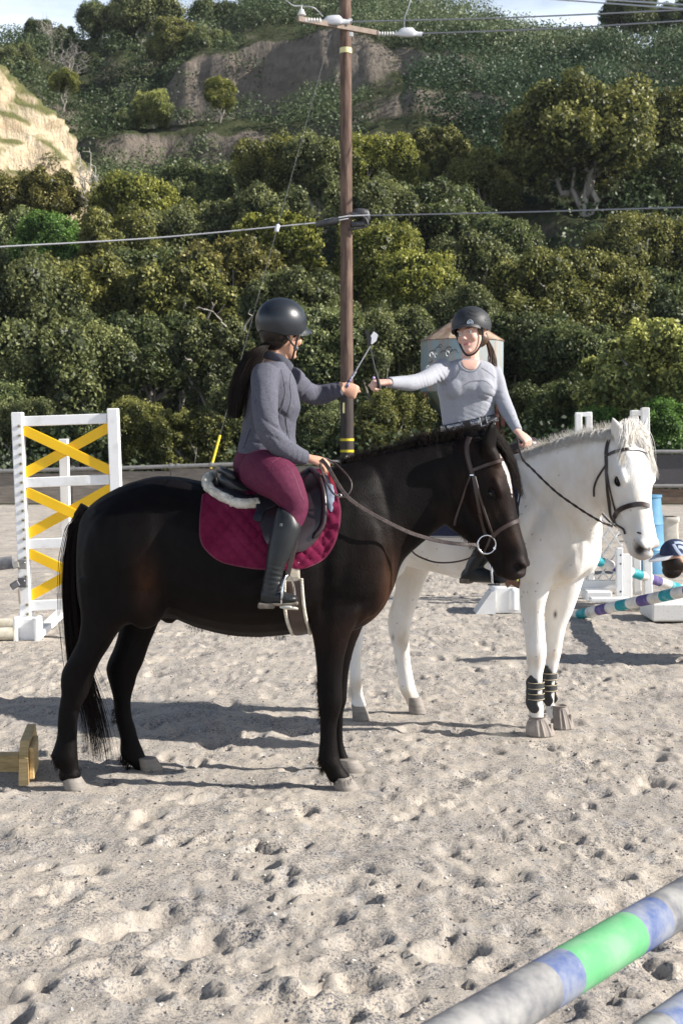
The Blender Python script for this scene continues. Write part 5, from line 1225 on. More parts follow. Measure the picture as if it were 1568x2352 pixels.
m_ = MB()
for a, b, c__, rr in ((-.055, 0, -.03, (.045, .066, .05)), (.012, .064, .008, (.03, .012, .026)), (.012, -.064, .008, (.03, .012, .026))): m_.ball(LC(HC2, fr2, a, b, c__), rr, 10, R=np.stack(fr2, 1))
m_.build('hair', HB, p2, True)
r_ = np.random.default_rng(94)
def tail2(i):
    j = r_.normal(size=3) * .010; return np.array([LC(HC2, fr2, -.085 - .03 * math.sin(PI * t), -.045, -.05 - .16 * t) * 1 + j * (.4 + t) for t in np.linspace(0, 1, 8)])
hair('ponytail', range(260), tail2, 8, .0018, HB, p2, 16, .4)
PUR = mat('purple_nail', (.10, .03, .22), .3); LIL = mat('lilac_nail', (.55, .40, .75), .3)
nail(P(802, 874, 6.92), .0065, 'fingernail', p1, PUR); nail(P(798, 886, 6.90), .006, 'fingernail', p1, PUR); nail(P(858, 868, 7.46), .0075, 'fingernail', p2, LIL)
# ================================================================== JUMPS, FENCE, POLE AND THE REST
WPN = M['white_paint']; YP = M['yellow_paint']; WPL = M['white_plastic']
# ---- white wing with yellow crosses
DW = 11.6
e = empty('jump_wing', G(62, 1468), 'white jump wing with yellow crossed boards behind the dark horse tail', 'jump wing')
def bar(mb_, a, b, w_, t_, dpt=0, bev=.006): mb_.beam(a, b, w_, t_, V(0, 1, 0), bev=bev)
sw = DW / 3300
def post(xt, yt, xb, yb, w_, d, name, par, m=WPN, th=.09):
    m_ = MB(); a = P(xt, yt, d); b = P(xb, yb, d); x = nrm(b - a); y = nrm(np.cross(V(0, 1, 0), x)); R = np.stack([y, V(0, 1, 0), x], 1)
    m_.box((a + b) / 2, w_, th, np.linalg.norm(b - a), R, b=.006); return m_.build(name, m, par)
post(41, 947, 62, 1432, 25 * sw, DW, 'post', e); post(260, 938, 279, 1420, 25 * sw, DW, 'post', e)
for (l, r) in (((54, 968), (247, 961)), ((60, 1109), (252, 1101)), ((66, 1250), (258, 1241)), ((73, 1391), (264, 1381))):
    m_ = MB(); m_.beam(P(l[0], l[1], DW), P(r[0], r[1], DW), 23 * sw, .045, bev=.005); m_.build('rail', WPN, e)
for k, (yl0, yl1, yr0, yr1) in enumerate(((984, 1092, 977, 1083), (1126, 1232, 1117, 1224), (1267, 1374, 1258, 1364))):
    xl = 58 + k * 6; xr = 248 + k * 6
    for q, (a, b) in enumerate((((xl - 4, yl0 + 3), (xr + 6, yr1 - 2)), ((xl - 4, yl1 - 3), (xr + 6, yr0 + 2)))):
        m_ = MB(); m_.beam(P(a[0], a[1], DW - .012 + .024 * q), P(b[0], b[1], DW - .012 + .024 * q), 23 * sw, .02, bev=.003); m_.build('cross_board', YP, e)
HOLE = mat('hole_grommet', (.50, .47, .36), .6); DK = mat('dark_hole', (.02, .02, .02), .8)
for k in range(21):
    t = k / 20; x = 44.5 + t * 19.5; y = 979 + t * 432
    if k in (15, 18): continue
    p = P(x, y, DW - .047); m_ = MB(); m_.cyl(p, p - V(0, .004, 0), .0155, 12); g_ = m_.build('grommet', HOLE, e); m_ = MB(); m_.cyl(p - V(0, .003, 0), p - V(0, .006, 0), .006, 8); m_.build('hole', DK, g_)
m_ = MB(); b_ = P(63, 1447, DW); g0 = G(63, 1470); 
m_.box((P(63, 1423, DW - .02) + V(g0[0], DW - .02, 0)) / 2, 46 * sw, .16, .19, b=.012)
for sx in (-1, 1): m_.box((P(63 + sx * 23, 1420, DW - .03) + V(g0[0] + sx * .085, DW - .03, 0)) / 2 + V(0, -.02, .0), 10 * sw, .22, .20, b=.01)
m_.build('foot_block', WPN, e)
m_ = MB(); m_.beam(P(82, 1462, DW - .05), P(160, 1390, DW + .55), .05, .09, bev=.006); m_.build('strut', WPN, e)
m_ = MB(); a = P(147, 1008, DW + .5); b = P(158, 1400, DW + .5); m_.beam(a, b, .07, .075, V(0, 1, 0), bev=.005); m_.build('back_post', WPN, e)
flatten(g0[0], DW, .25, -.01)
for (x, y, ax_, ay_, mm, lab) in ((52, 1296, 27, 1300, M['galv'], 'grey metal jump cup holding the pole end on the left wing'), (52, 1338, 26, 1349, M['dark_metal'], 'black metal jump cup hanging empty on the left wing')):
    c_ = empty('jump_cup', P(x, y, DW - .06), lab, 'jump cup', None); m_ = MB(); m_.box(P(x, y, DW - .062), 20 * sw, .02, 22 * sw, b=.004); m_.build('plate', mm, c_)
    m_ = MB(); a = P(x - 8, y, DW - .075); b = P(ax_, ay_, DW - .09); m_.beam(a, b, 15 * sw, .05, bev=.006); m_.build('cradle', mm, c_)
    m_ = MB(); m_.ball(P(x + 5, y - 4, DW - .075), .007, 6); m_.build('pin', M['steel'], c_)
m_ = MB(); pts = [P(44, 1358, DW - .08), P(45, 1372, DW - .08), P(46, 1386, DW - .08)]
for k in range(12):
    t = k / 11; p = P(43.5 + 3 * t, 1356 + 30 * t, DW - .08); ring_(m_, p, V(1, 0, 0) if k % 2 else V(0, 1, 0), .007, .002)
m_.build('chain', M['chain'], c_)
# ---- poles
def pole(name, a, b, r, bands, lab, label_colours, group=None, seed=1, caps=True, worn=.3):
    """a turned jump pole from a to b with painted bands; bands: list of (fraction end, colour key)"""
    a = np.asarray(a, float); b = np.asarray(b, float); e = empty(name, (a + b) / 2, lab, 'jump pole', group); t0 = 0; L = b - a
    for t1, key in bands:
        m_ = MB(); n_ = max(2, int((t1 - t0) * 12)); m_.tube([a + L * t for t in np.linspace(t0, t1, n_)], r, 28, caps=(t0 == 0 or t1 >= 1)); m_.build('painted_band', label_colours[key], e, True); t0 = t1
    return e
def bandmat(name, c, worn, sc=14, lo=.42, hi=.62, st=(1, 1, 1), var=None): return mat(name, c, .75, spec=.2, var=var or worn, scale=sc, var_lo=lo, var_hi=hi, stretch=st, bump=.2, bscale=40, bdist=.003)
PC = dict(w=bandmat('worn_white', (.68, .66, .62), (.40, .38, .36), 9, .45, .75), p=bandmat('purple_paint', (.10, .075, .22), (.30, .26, .42), 12, .5, .8), t=bandmat('teal_paint', (.02, .26, .30), (.30, .50, .50), 12, .5, .8),
    b=bandmat('blue_paint', (.06, .10, .25), (.24, .26, .31), 12, .36, .60), g=bandmat('green_paint', (.11, .36, .16), (.24, .42, .27), 8, .42, .74), s=bandmat('scuffed_grey', (.31, .305, .295), (.12, .125, .14), 9, .38, .62), y=bandmat('dirty_cream', (.60, .57, .48), (.42, .38, .30), 8))
def P2(x, y, w_, dia=.1): return P(x, y, 3300 * dia / w_)
# foreground pole, bottom right
a = P(930, 2456, 2.42); b = P(1700, 1992, 3.62); L = b - a
def frac(x): # fraction along the pole at view x
    best = min(np.linspace(0, 1, 400), key=lambda t: abs(784 + 3300 * (a + L * t)[0] / (a + L * t)[1] - x)); return best
f1, f2, f3, f4, f5 = frac(1250), frac(1303), frac(1450), frac(1510), 1.0
fp = pole('jump_pole', a, b, .052, [(f1, 's'), (f2, 'b'), (f3, 'g'), (f4, 'b'), (1.0, 's')], 'large blurred jump pole in the bottom right corner with green and blue bands', PC)
a2 = P(1350, 2500, 2.75); b2 = P(1800, 2170, 3.7)
pole('jump_pole', a2, b2, .052, [(.30, 's'), (.45, 'b'), (1, 's')], 'grey pole barely showing in the very bottom right corner', PC)
# the standard that holds their right ends lies outside the frame
# crossed poles on the right
def alt(n, keys, t0=0.0): return [(t0 + (1 - t0) * (i + 1) / n, keys[i % len(keys)]) for i in range(n)]
pole('jump_pole', P(1290, 1420, 13.3), P(1700, 1330, 10.4), .046, alt(16, 'ptwp'.replace('p', 'p') and ['p', 'w', 't', 'w']), 'purple, teal and white jump pole rising to the right edge', PC)
pole('jump_pole', P(1335, 1276, 13.6), P(1620, 1372, 14.4), .046, alt(13, ['w', 't', 'w', 'p']), 'purple and teal banded pole sloping down to the right from the lattice wing', PC)
g_ = G(1400, 1399); g2 = G(1560, 1404)
pole('jump_pole', g_ + V(0, 0, .045), g2 + V(0, 0, .045), .045, alt(7, ['w', 'p', 'w', 't']), 'banded ground pole lying under the two raised purple and teal poles', PC)
pole('jump_pole', P(-60, 1303, 11.5), P(32, 1291, 11.5), .052, [(1, 's')], 'scuffed grey pole end resting in the cup at the left edge', PC)
g_ = G(-50, 1448); pole('jump_pole', g_ + V(0, 0, .05), G(42, 1446) + V(0, 0, .05), .048, [(1, 'y')], 'cream ground pole touching the foot of the left wing', PC)
g_ = G(-50, 1472); pole('jump_pole', g_ + V(0, 0, .05), G(30, 1469) + V(0, 0, .05), .05, [(1, 'y')], 'cream ground pole nearest the viewer at the left edge', PC)
# ---- new-lumber rail end, lower left
e = empty('cavaletti', G(20, 1785), 'unpainted timber cavaletti rail with an upright end board at the left edge', 'jump')
m_ = MB(); a = P(-120, 1755, 6.95); b = P(50, 1753, 6.95); m_.beam(a, b, .095, .10, bev=.004); m_.build('rail', M['wood_new'], e)
m_ = MB(); dd = [(62, 1803), ]; A0 = G(55, 1803); B0 = A0 + V(-.075, .56, 0); R = np.stack([nrm(V(-.075, .56, 0)), nrm(np.cross(HZ_, nrm(V(-.075, .56, 0)))), HZ_], 1)
prof = [(-.30, 0), (.30, 0), (.28, .11), (.20, .19), (-.20, .19), (-.28, .12)]; vs = []
for s_ in (-1, 1): vs += [(A0 + B0) / 2 + R @ V(x_, s_ * .021, z_) for x_, z_ in prof]
K = 6; m_.add(np.array(vs), [tuple(range(K)), tuple(range(2 * K - 1, K - 1, -1))] + [(i, K + i, K + (i + 1) % K, (i + 1) % K) for i in range(K)]); m_.build('end_board', M['wood_new'], e)
m_ = MB(); m_.box((A0 + B0) / 2 + R @ V(-.10, -.034, .09), .28, .022, .15, R, b=.003); m_.build('cleat', M['wood_new'], e)
flatten(A0[0], 6.95, .35, -.01)
# ---- lattice wing and standards on the right
def obj_wing():
    d = 14.0; s_ = d / 3300; e = empty('jump_wing', G(1430, 1395), 'white lattice jump wing behind the head of the white horse', 'jump wing')
    for (x0, y0, x1, y1, w_, dd) in ((1327, 949, 1334, 1368, 15, d + .2), (1351, 946, 1356, 1368, 14, d + .45), (1455, 942, 1462, 1366, 17, d + .2), (1480, 936, 1487, 1366, 18, d)):
        post(x0, y0, x1, y1, w_ * s_, dd, 'post', e, WPL, .07)
    for (a, b, y, h, dd) in ((1320, 1356, 952, 10, d + .3), (1448, 1484, 949, 12, d + .1), (1322, 1484, 1168, 12, d + .2), (1330, 1430, 1343, 21, d - .1)):
        m_ = MB(); m_.beam(P(a, y, dd), P(b, y, dd), h * s_, .05, bev=.004); m_.build('rail', WPL, e)
    m_ = MB(); m_.beam(P(1438, 1272, d - .2), P(1438, 1372, d - .2), 19 * s_, .09, V(0, 1, 0), bev=.006); m_.build('post', WPL, e)
    m_ = MB(); m_.beam(P(1421, 1258, d - .3), P(1421, 1404, d - .3), 16 * s_, .06, V(0, 1, 0), bev=.006); m_.build('post', WPL, e)
    for k in range(4):
        p = P(1424, 1275 + 20 * k + (44 if k > 1 else 0), d - .34); m_ = MB(); m_.cyl(p, p - V(0, .004, 0), .009, 8); m_.build('hole', DK, e)
    x0, x1, y0, y1 = 1330, 1428, 1172, 1334
    for k in range(8):                               # the slats of the lattice, each its own piece
        for sg in (1, -1):
            xa = x0 - 95 + k * 27; c0 = (xa, y1) if sg > 0 else (xa, y0); pts = []
            for t in np.linspace(0, 1, 60):
                x = xa + t * 110; y = (y1 - t * 162) if sg > 0 else (y0 + t * 162)
                if x0 <= x <= x1: pts.append((x, y))
            if len(pts) < 8: continue
            m_ = MB(); m_.beam(P(*pts[0], d - .1 + .012 * sg), P(*pts[-1], d - .1 + .012 * sg), .048, .009, V(0, 1, 0)); m_.build('slat', WPL, e)
    m_ = MB(); m_.box(P(1369, 1366, d - .3), 57 * s_, .3, 22 * s_, b=.01); m_.build('foot', WPL, e)
    m_ = MB(); m_.box(P(1400, 1377, d - .7), 90 * s_, .12, 10 * s_, b=.01); m_.build('foot', WPL, e)
obj_wing()
flatten(G(1400, 1390)[0], 13.7, .5, -.01)
# ---- jump blocks
def block(x0, x1, y0, y1, d, dep, m, lab, taper=.9, rim=False, ridge=True):
    s_ = d / 3300; c_ = P((x0 + x1) / 2, y1, d); c_[2] = 0; h = P(0, y0, d)[2]; wd = (x1 - x0) * s_; e = empty('jump_block', c_, lab, 'jump block'); m_ = MB(); rows = []
    for z, k in ((0, 1), (h * .25, 1), (h * .45, taper + (1 - taper) * .4), (h * .92, taper), (h, taper * .94)): rows.append((c_ + V(0, 0, z), V(wd / 2 * k, 0, 0), V(0, dep / 2 * k, 0)))
    m_.loft(rows, n=28, k=3, pw=7); m_.build('body', m, e, True)
    if rim: m_ = MB(); m_.loft([(c_ + V(0, 0, h * .8), V(wd / 2 * taper * 1.12, 0, 0), V(0, dep / 2 * taper * 1.12, 0)), (c_ + V(0, 0, h * .9), V(wd / 2 * taper * 1.16, 0, 0), V(0, dep / 2 * taper * 1.16, 0)), (c_ + V(0, 0, h), V(wd / 2 * taper * 1.1, 0, 0), V(0, dep / 2 * taper * 1.1, 0))], n=28, pw=7); m_.build('rim', m, e, True)
    if ridge: m_ = MB(); m_.tube([c_ + V(.02, -dep / 2 * .97, .03), c_ + V(.02, -dep / 2 * .9, h * .80)], [.045, .045], 10); m_.ball(c_ + V(.02, -dep / 2 * .9, h * .80), .045, 8); m_.build('ridge', m, e, True)
    flatten(c_[0], d, wd * .6, -.01); return e
e1 = block(1122, 1215, 1344, 1408, 13.4, .36, WPL, 'white plastic jump block between the legs of the white horse and the stirrup', .96)
m_ = MB(); c_ = G(1112, 1408); q = [c_ + V(-.09, -.1, 0), c_ + V(.09, -.1, 0), c_ + V(.09, -.1, .22), c_ + V(.05, -.1, .20)]; m_.add(np.array(q + [p + V(0, .3, 0) for p in q]), [(0, 1, 2, 3), (7, 6, 5, 4), (0, 4, 5, 1), (1, 5, 6, 2), (2, 6, 7, 3), (3, 7, 4, 0)]); m_.build('foot', WPL, e1)
eb = empty('jump_block', G(1555, 1430), 'white speckled jump block at the right edge under the striped poles', 'jump block'); zb2 = P(0, 1386, 12.6)[2]
m_ = MB(); m_.box(G(1560, 1428) + V(0, .28, zb2 / 2), .48, .55, zb2, b=.015); m_.build('body', mat('speckled_white', (.68, .67, .64), .7, var=(.40, .39, .37), scale=60, var_lo=.55, var_hi=.7), eb)
block(1517, 1552, 1186, 1252, 22.5, .4, mat('beige_plastic', (.60, .56, .48), .6, var=(.45, .42, .36), scale=5), 'beige rimmed jump block right of the blue barrel', .93, rim=True, ridge=False)
# ---- blue barrel
c_ = P(1485, 1315, 17.2); c_[2] = 0; e = empty('barrel', c_, 'light blue plastic barrel standing behind the muzzle of the white horse', 'barrel'); BLU = mat('blue_plastic', (.12, .31, .48), .45, var=(.08, .21, .36), scale=4)
h = P(0, 1140, 17.2)[2]; m_ = MB(); m_.loft([(c_ + V(0, 0, z), V(r0, 0, 0), V(0, r0, 0)) for z, r0 in ((0, .19), (.02, .205), (h * .3, .20), (h * .31, .207), (h * .35, .20), (h * .62, .182), (h * .64, .19), (h * .67, .182), (h * .97, .152), (h, .15))], n=30, k=2); m_.build('body', BLU, e, True)
m_ = MB(); m_.tube([c_ + V(0, 0, h - .01), c_ + V(0, 0, h + .02)], [.165, .165], 30); m_.build('rim', BLU, e, True)
# ---- arena fence
BOARD = mat('weathered_board', (.24, .21, .18), .9, var=(.14, .12, .10), scale=3, stretch=(1, 1, 9), bump=.5, bscale=12, bdist=.01)
BRB = mat('brown_board', (.17, .12, .085), .9, var=(.10, .07, .05), scale=3, stretch=(1, 1, 9))
MESH = mat('dark_mesh', (.055, .052, .055), .85, var=(.08, .075, .078), scale=40)
e = empty('fence', V(-4, 35.6, 0), 'weathered board arena fence with pipe rail at the left and centre', 'fence')
xw = lambda px: (px - 784) / 3300 * 35.6
x = xw(-60); k = 0
while x < xw(1250):
    L_ = 2.44; r = random.Random(k); z1 = (1157 - np.interp(784 + 3300 * x / 35.6, [0, 550, 900, 1250], [1086, 1070, 1066, 1064])) * 35.6 / 3300
    m_ = MB(); m_.box(V(x + L_ / 2, 35.6 + r.uniform(-.01, .01), z1 / 2 + .012), L_ - .012, .05, z1 - .02, b=.006); m_.build('board', BOARD, e)
    m_ = MB(); m_.box(V(x, 35.66, z1 / 2 + .05), .09, .09, z1 + .16, b=.006); m_.build('post', BOARD, e); x += L_; k += 1
m_ = MB(); pts = [V(xw(q), 35.54, 1.6 + (1010 - y) * 35.54 / 3300) for q, y in ((-80, 1085), (0, 1082), (300, 1074), (550, 1066), (830, 1060), (1000, 1058), (1260, 1055))]; m_.tube(spl(pts, 4), .05, 10); m_.build('pipe_rail', M['galv'], e, True)
for q, y in ((0, 1082), (232, 1076), (395, 1071), (410, 1070), (487, 1068), (700, 1063)): m_ = MB(); p = V(xw(q), 35.54, 1.6 + (1010 - y) * 35.54 / 3300); m_.tube([p - V(.03, 0, 0), p + V(.03, 0, 0)], .066, 10); m_.build('clamp', M['galv'], e, True)
for q in (797, 811): m_ = MB(); m_.tube([V(xw(q), 35.5, 1.0), V(xw(q), 35.5, 1.14)], [.045, .05], 10); m_.ball(V(xw(q), 35.5, 1.15), .06, 8); m_.build('post_cap', mat('pale_cap', (.5, .45, .36), .8), e, True)
e = empty('fence', V(xw(1500), 35.2, 0), 'dark mesh fence with pipe rails and brown kickboards at the right', 'fence'); xw2 = lambda px: (px - 784) / 3300 * 35.2
for k in range(5):
    a = xw2(1270) + k * 1.6; m_ = MB(); m_.box(V(a + .8, 35.22, .88), 1.585, .02, .72); m_.build('mesh_panel', MESH, e); m_ = MB(); m_.box(V(a + .8, 35.20, .22), 1.59, .05, .36, b=.006); m_.build('kickboard', BRB, e)
    m_ = MB(); m_.tube([V(a, 35.28, 0), V(a, 35.28, 1.35)], .04, 8); m_.build('post', M['galv'], e, True)
for z in (1.31, .47): m_ = MB(); m_.tube([V(xw2(1262), 35.16, z), V(xw2(1750), 35.16, z)], .048, 10); m_.build('pipe_rail', M['galv'], e, True)
# ---- utility pole
DP = 42.0; e = empty('utility_pole', V(*G(797, 1137)[:2], 0) * V(0, 0, 0) + V((797 - 784) / 3300 * DP, DP, 0), 'tall brown wooden utility pole with crossarm standing behind the fence', 'utility pole')
PW = mat('pole_wood', (.075, .042, .030), .85, var=(.20, .13, .095), scale=7, stretch=(1.6, 1.6, .22), detail=8, bump=.6, bscale=16, bdist=.02, var_lo=.4, var_hi=.7)
SHADED_WOOD = mat('shaded_pole_wood', (.030, .022, .020), .85, var=(.06, .045, .04), scale=7, stretch=(1.5, 1.5, .25), bump=.5, bscale=16, bdist=.02)  # tree shade on the lower pole, put into the wood colour
zz = np.linspace(0, 15.2, 30); xp = (797 - 784) / 3300 * DP - .012 * 0; cen = np.array([V(xp - .0035 * z_, DP, z_) for z_ in zz]); rad = .195 - .0026 * zz
zt = P(0, 905, DP)[2]
def cp(z): return V(xp - .0035 * z, DP, z)
m_ = MB(); m_.tube([cp(z) for z in np.linspace(zt, 15.2, 24)], .195 - .0026 * np.linspace(zt, 15.2, 24), 28); m_.build('shaft', PW, e, True)
m_ = MB(); m_.tube([cp(z) for z in np.linspace(-.1, zt, 8)], .197 - .0026 * np.linspace(-.1, zt, 8), 28); m_.build('shaded_butt', SHADED_WOOD, e, True)
YB = mat('yellow_band', (.72, .55, .02), .5); YB2 = mat('pale_yellow_tag', (.65, .60, .30), .5)
for y in (1010, 1036): z = P(0, y, DP)[2]; m_ = MB(); m_.tube([cp(z - .035), cp(z + .035)], .203, 28); m_.build('marking_band', YB, e, True)
z = P(0, 143 * .815, DP)[2]; z = P(0, 117, DP)[2]; m_ = MB(); m_.tube([cp(z - .075), cp(z + .075)], .175, 28); m_.build('marking_band', YB2, e, True)
m_ = MB(); p = P(789, 937, DP - .20); m_.box(p, .05, .02, .30); m_.build('tag', YB2, e)
# crossarm
a = P(684, 46, 41.0); b = P(867, 79, 42.6); ARM = mat('crossarm', (.20, .15, .12), .8, var=(.28, .22, .18), scale=6)
off = V(0, -.22, 0); m_ = MB(); m_.beam(a + off * .5, b + off * .5, .15, .11, bev=.008); arm = m_.build('crossarm', ARM, e)
CER = mat('ceramic', (.72, .72, .70), .25); GRY = mat('grey_cover', (.62, .63, .66), .5)
def ins(x0, x1, y, n, d):
    m_ = MB(); 
    for k in range(n): p = P(x0 + (x1 - x0) * (k + .5) / n, y, d); m_.ball(p, V(.028, .075, .075), 8)
    m_.tube([P(x0, y, d), P(x1, y, d)], .014, 6); m_.build('insulator', CER, e, True)
ins(706, 738, 47, 5, 40.9); ins(868, 905, 78, 6, 42.5)
def cover(x0, x1, y, d):
    m_ = MB(); w_ = (x1 - x0); m_.loft([(P(x0, y + 2, d), V(.02, 0, .05), V(0, .06, 0)), (P(x0 + w_ * .12, y + 2, d), V(0, 0, .06), V(0, .07, 0)), (P(x0 + w_ * .25, y - 1, d), V(0, 0, .12), V(0, .10, 0)), (P(x0 + w_ * .65, y - 1, d), V(0, 0, .13), V(0, .10, 0)), (P(x0 + w_ * .75, y + 2, d), V(0, 0, .07), V(0, .07, 0)), (P(x1, y + 3, d), V(.02, 0, .06), V(0, .05, 0))], n=12, k=2, pw=5); m_.build('clamp_cover', GRY, e, True)
cover(736, 803, 48, 41.5); cover(906, 969, 76, 42.4)
m_ = MB()
for k in range(3): m_.ball(P(692.5, 34 - k * 5, 41.0), V(.13 - .03 * k, .13 - .03 * k, .04), 8)
m_.tube([P(692.5, 42, 41), P(692.5, 14, 41)], .02, 6); m_.build('pin_insulator', CER, e, True)
for x, y in ((804, 48), (806, 79), (700, 47), (862, 77)): m_ = MB(); m_.box(P(x, y, DP - .25 if x > 790 and x < 810 else (41 if x < 750 else 42.5)), .10, .06, .12, b=.01); m_.build('bracket', GRY, e)
# cable hardware lower on the pole
BLKP = mat('black_plastic', (.03, .03, .034), .5, var=(.06, .06, .066), scale=8)
m_ = MB(); m_.tube([P(725, 516, DP - .35), P(778, 506, DP - .35)], .095, 14); m_.build('splice_case', BLKP, e, True)
m_ = MB(); m_.box(P(822, 515, DP - .1), .42, .2, .16, b=.03); m_.ball(P(828, 490, DP - .05), (.25, .14, .15), 10); m_.ball(P(841, 497, DP - .05), (.11, .11, .22), 10); m_.tube(spl([P(800, 488, DP - .2), P(815, 492, DP - .2), P(838, 500, DP - .2), P(842, 520, DP - .2), P(800, 527, DP - .2)], 4), .03, 6); m_.build('cable_coil', BLKP, e, True)
m_ = MB(); m_.tube([P(745, 505, DP - .35), P(800, 496, DP - .3), P(850, 494, DP - .3)], .018, 6); m_.tube([P(770, 507, DP - .35), P(800, 502, DP - .32)], .015, 6); m_.build('bracket', GRY, e, True)
# ---- wires, each its own thing
WIRE = mat('aluminium_wire', (.30, .31, .34), .5, metal=.4); WIRL = mat('bright_wire', (.8, .8, .82), .35, metal=.5)
def wire(pts, r, lab, m=WIRE, name='power_line', cat='power line'):
    m_ = MB(); pts = [P(*q) for q in pts]; m_.tube(spl(pts, 8) if len(pts) > 2 else pts, r, 6); o = m_.build(name, m, None, True); tag(o, lab, cat)
wire([(803, 50, 41.5), (1180, 40, 40), (1640, 19, 38)], .022, 'upper grey wire running right from beside the pole')
wire([(969, 77, 42.4), (1260, 66, 41), (1640, 43, 39)], .022, 'lower grey wire running right from the far insulator')
wire([(1250, -9, 52), (1420, 1, 44), (1700, 20, 36)], .026, 'bright wire across the top right corner, upper one', WIRL)
wire([(1180, -8, 55), (1400, 8, 44), (1700, 30, 36)], .026, 'bright wire across the top right corner, lower one', WIRL)
wire([(-120, 578, 36), (0, 567, 37), (360, 546, 39.5), (735, 511, DP - .35)], .021, 'grey messenger cable sagging from the pole to the left edge', name='cable', cat='cable')
wire([(848, 495, DP - .3), (1200, 487, 40), (1660, 473, 37)], .021, 'grey messenger cable from the pole to the right edge', name='cable', cat='cable')
wire([(600, -40, 39), (650, -5, 40.2), (672, 12, 40.8), (692, 14, 41), (720, 18, 41.1), (741, 38, 41.4)], .018, 'jumper wire curving over the left pin insulator')
wire([(948, -30, 42.3), (938, 15, 42.3), (929, 40, 42.3), (928, 70, 42.4)], .018, 'jumper wire rising out of the picture from the right clamp')
e = empty('guy_wire', G(490, 1130), 'steel guy wire slanting from the pole down to the left with a yellow guard', 'guy wire'); gb = P(487, 1066, 36.6); gt = P(783, -6, DP); gm = lambda t: gb + (gt - gb) * t
m_ = MB(); m_.tube([gm(0) - V(.05, 0, 1.2), gm(0), gm(1)], .0065, 6); m_.build('strand', mat('dull_steel', (.10, .105, .11), .7), e, True)
tI = .475; m_ = MB(); m_.tube([gm(tI - .008), gm(tI - .006), gm(tI + .006), gm(tI + .008)], [.03, .06, .06, .03], 10); m_.build('insulator', GRY, e, True)
m_ = MB(); m_.tube([gm(-.03), gm(.055)], [.034, .034], 8); m_.build('guard', mat('yellow_guard', (.80, .58, .02), .5), e, True)
# ---- feed bin
DB_ = 46.0; sb = DB_ / 3300; cx_ = 1059; c_ = P(cx_, 1120, DB_); c_[2] = 0; e = empty('feed_bin', c_, 'rusty pale blue grain bin on red legs behind the rider in the grey shirt', 'feed bin'); K = 10; R_ = 94 * sb; an = np.arange(K) * 2 * PI / K + PI / 2 + .22
BINM = mat('bin_blue', (.27, .36, .39), .65, var=(.36, .26, .19), scale=2.2, stretch=(1.4, 1.4, .2), var_lo=.44, var_hi=.66, metal=.1); BING = mat('bin_green', (.16, .30, .24), .6, var=(.30, .26, .16), scale=2); RUST = mat('rust_roof', (.24, .14, .09), .8, var=(.42, .33, .24), scale=2.5, var_lo=.4, var_hi=.6); RED = mat('red_oxide', (.24, .07, .045), .75, var=(.16, .06, .04), scale=6)
zt_, zb_, za_, zh_ = P(0, 783, DB_)[2], P(0, 901, DB_)[2], P(0, 738, DB_)[2], P(0, 1000, DB_)[2]
def ringp(z, r): return np.stack([c_[0] + np.cos(an) * r, c_[1] + np.sin(an) * r, np.full(K, z)], 1)
for i in range(K):
    j = (i + 1) % K; q0, q1 = ringp(zb_, R_), ringp(zt_, R_); m_ = MB(); inn = V(*c_[:2], 0)
    def panel(pts): 
        cc = np.mean(pts, 0); n = nrm(np.cross(pts[1] - pts[0], pts[2] - pts[0])); n = n if np.dot(n, cc - V(c_[0], c_[1], cc[2])) > 0 else -n; pp = [p + (cc - p) * .006 for p in pts]; m2 = MB(); k_ = len(pp); m2.add(np.array(pp + [p - n * .03 for p in pp]), [tuple(range(k_)), tuple(range(2 * k_ - 1, k_ - 1, -1))] + [(a_, k_ + a_, k_ + (a_ + 1) % k_, (a_ + 1) % k_) for a_ in range(k_)]); return m2
    panel([q0[i], q0[j], q1[j], q1[i]]).build('wall_panel', BINM, e)
    t0, t1 = ringp(zt_, R_ * 1.03), ringp(za_, R_ * .28); panel([t0[i], t0[j], t1[j], t1[i]]).build('roof_panel', RUST, e)
    h0, h1 = ringp(zb_, R_ * .98), ringp(zh_, R_ * .14); panel([h0[i], h0[j], h1[j], h1[i]]).build('hopper_panel', BING, e)
m_ = MB(); m_.tube([V(c_[0], c_[1], za_ - .02), V(c_[0], c_[1], za_ + .08)], [R_ * .3, R_ * .26], 16); m_.build('cap', RUST, e, True)
lg = [ringp(zb_, R_)[i] for i in (1, 3, 6, 8)] ; lgx = [V(c_[0] + sx * R_ * .93, c_[1] + sy * R_ * .6, 0) for sx in (-1, 1) for sy in (-1, 1)]
for p in lgx: m_ = MB(); m_.box(V(p[0], p[1], zb_ / 2), .12, .12, zb_, b=.01); m_.build('leg', RED, e)
for sy in (-1, 1):
    for sx in (-1, 1): m_ = MB(); m_.beam(V(c_[0] + sx * R_ * .93, c_[1] + sy * R_ * .6, .35), V(c_[0] + sx * R_ * .15, c_[1] + sy * R_ * .3, zb_ * .72), .06, .05); m_.build('brace', RED, e)
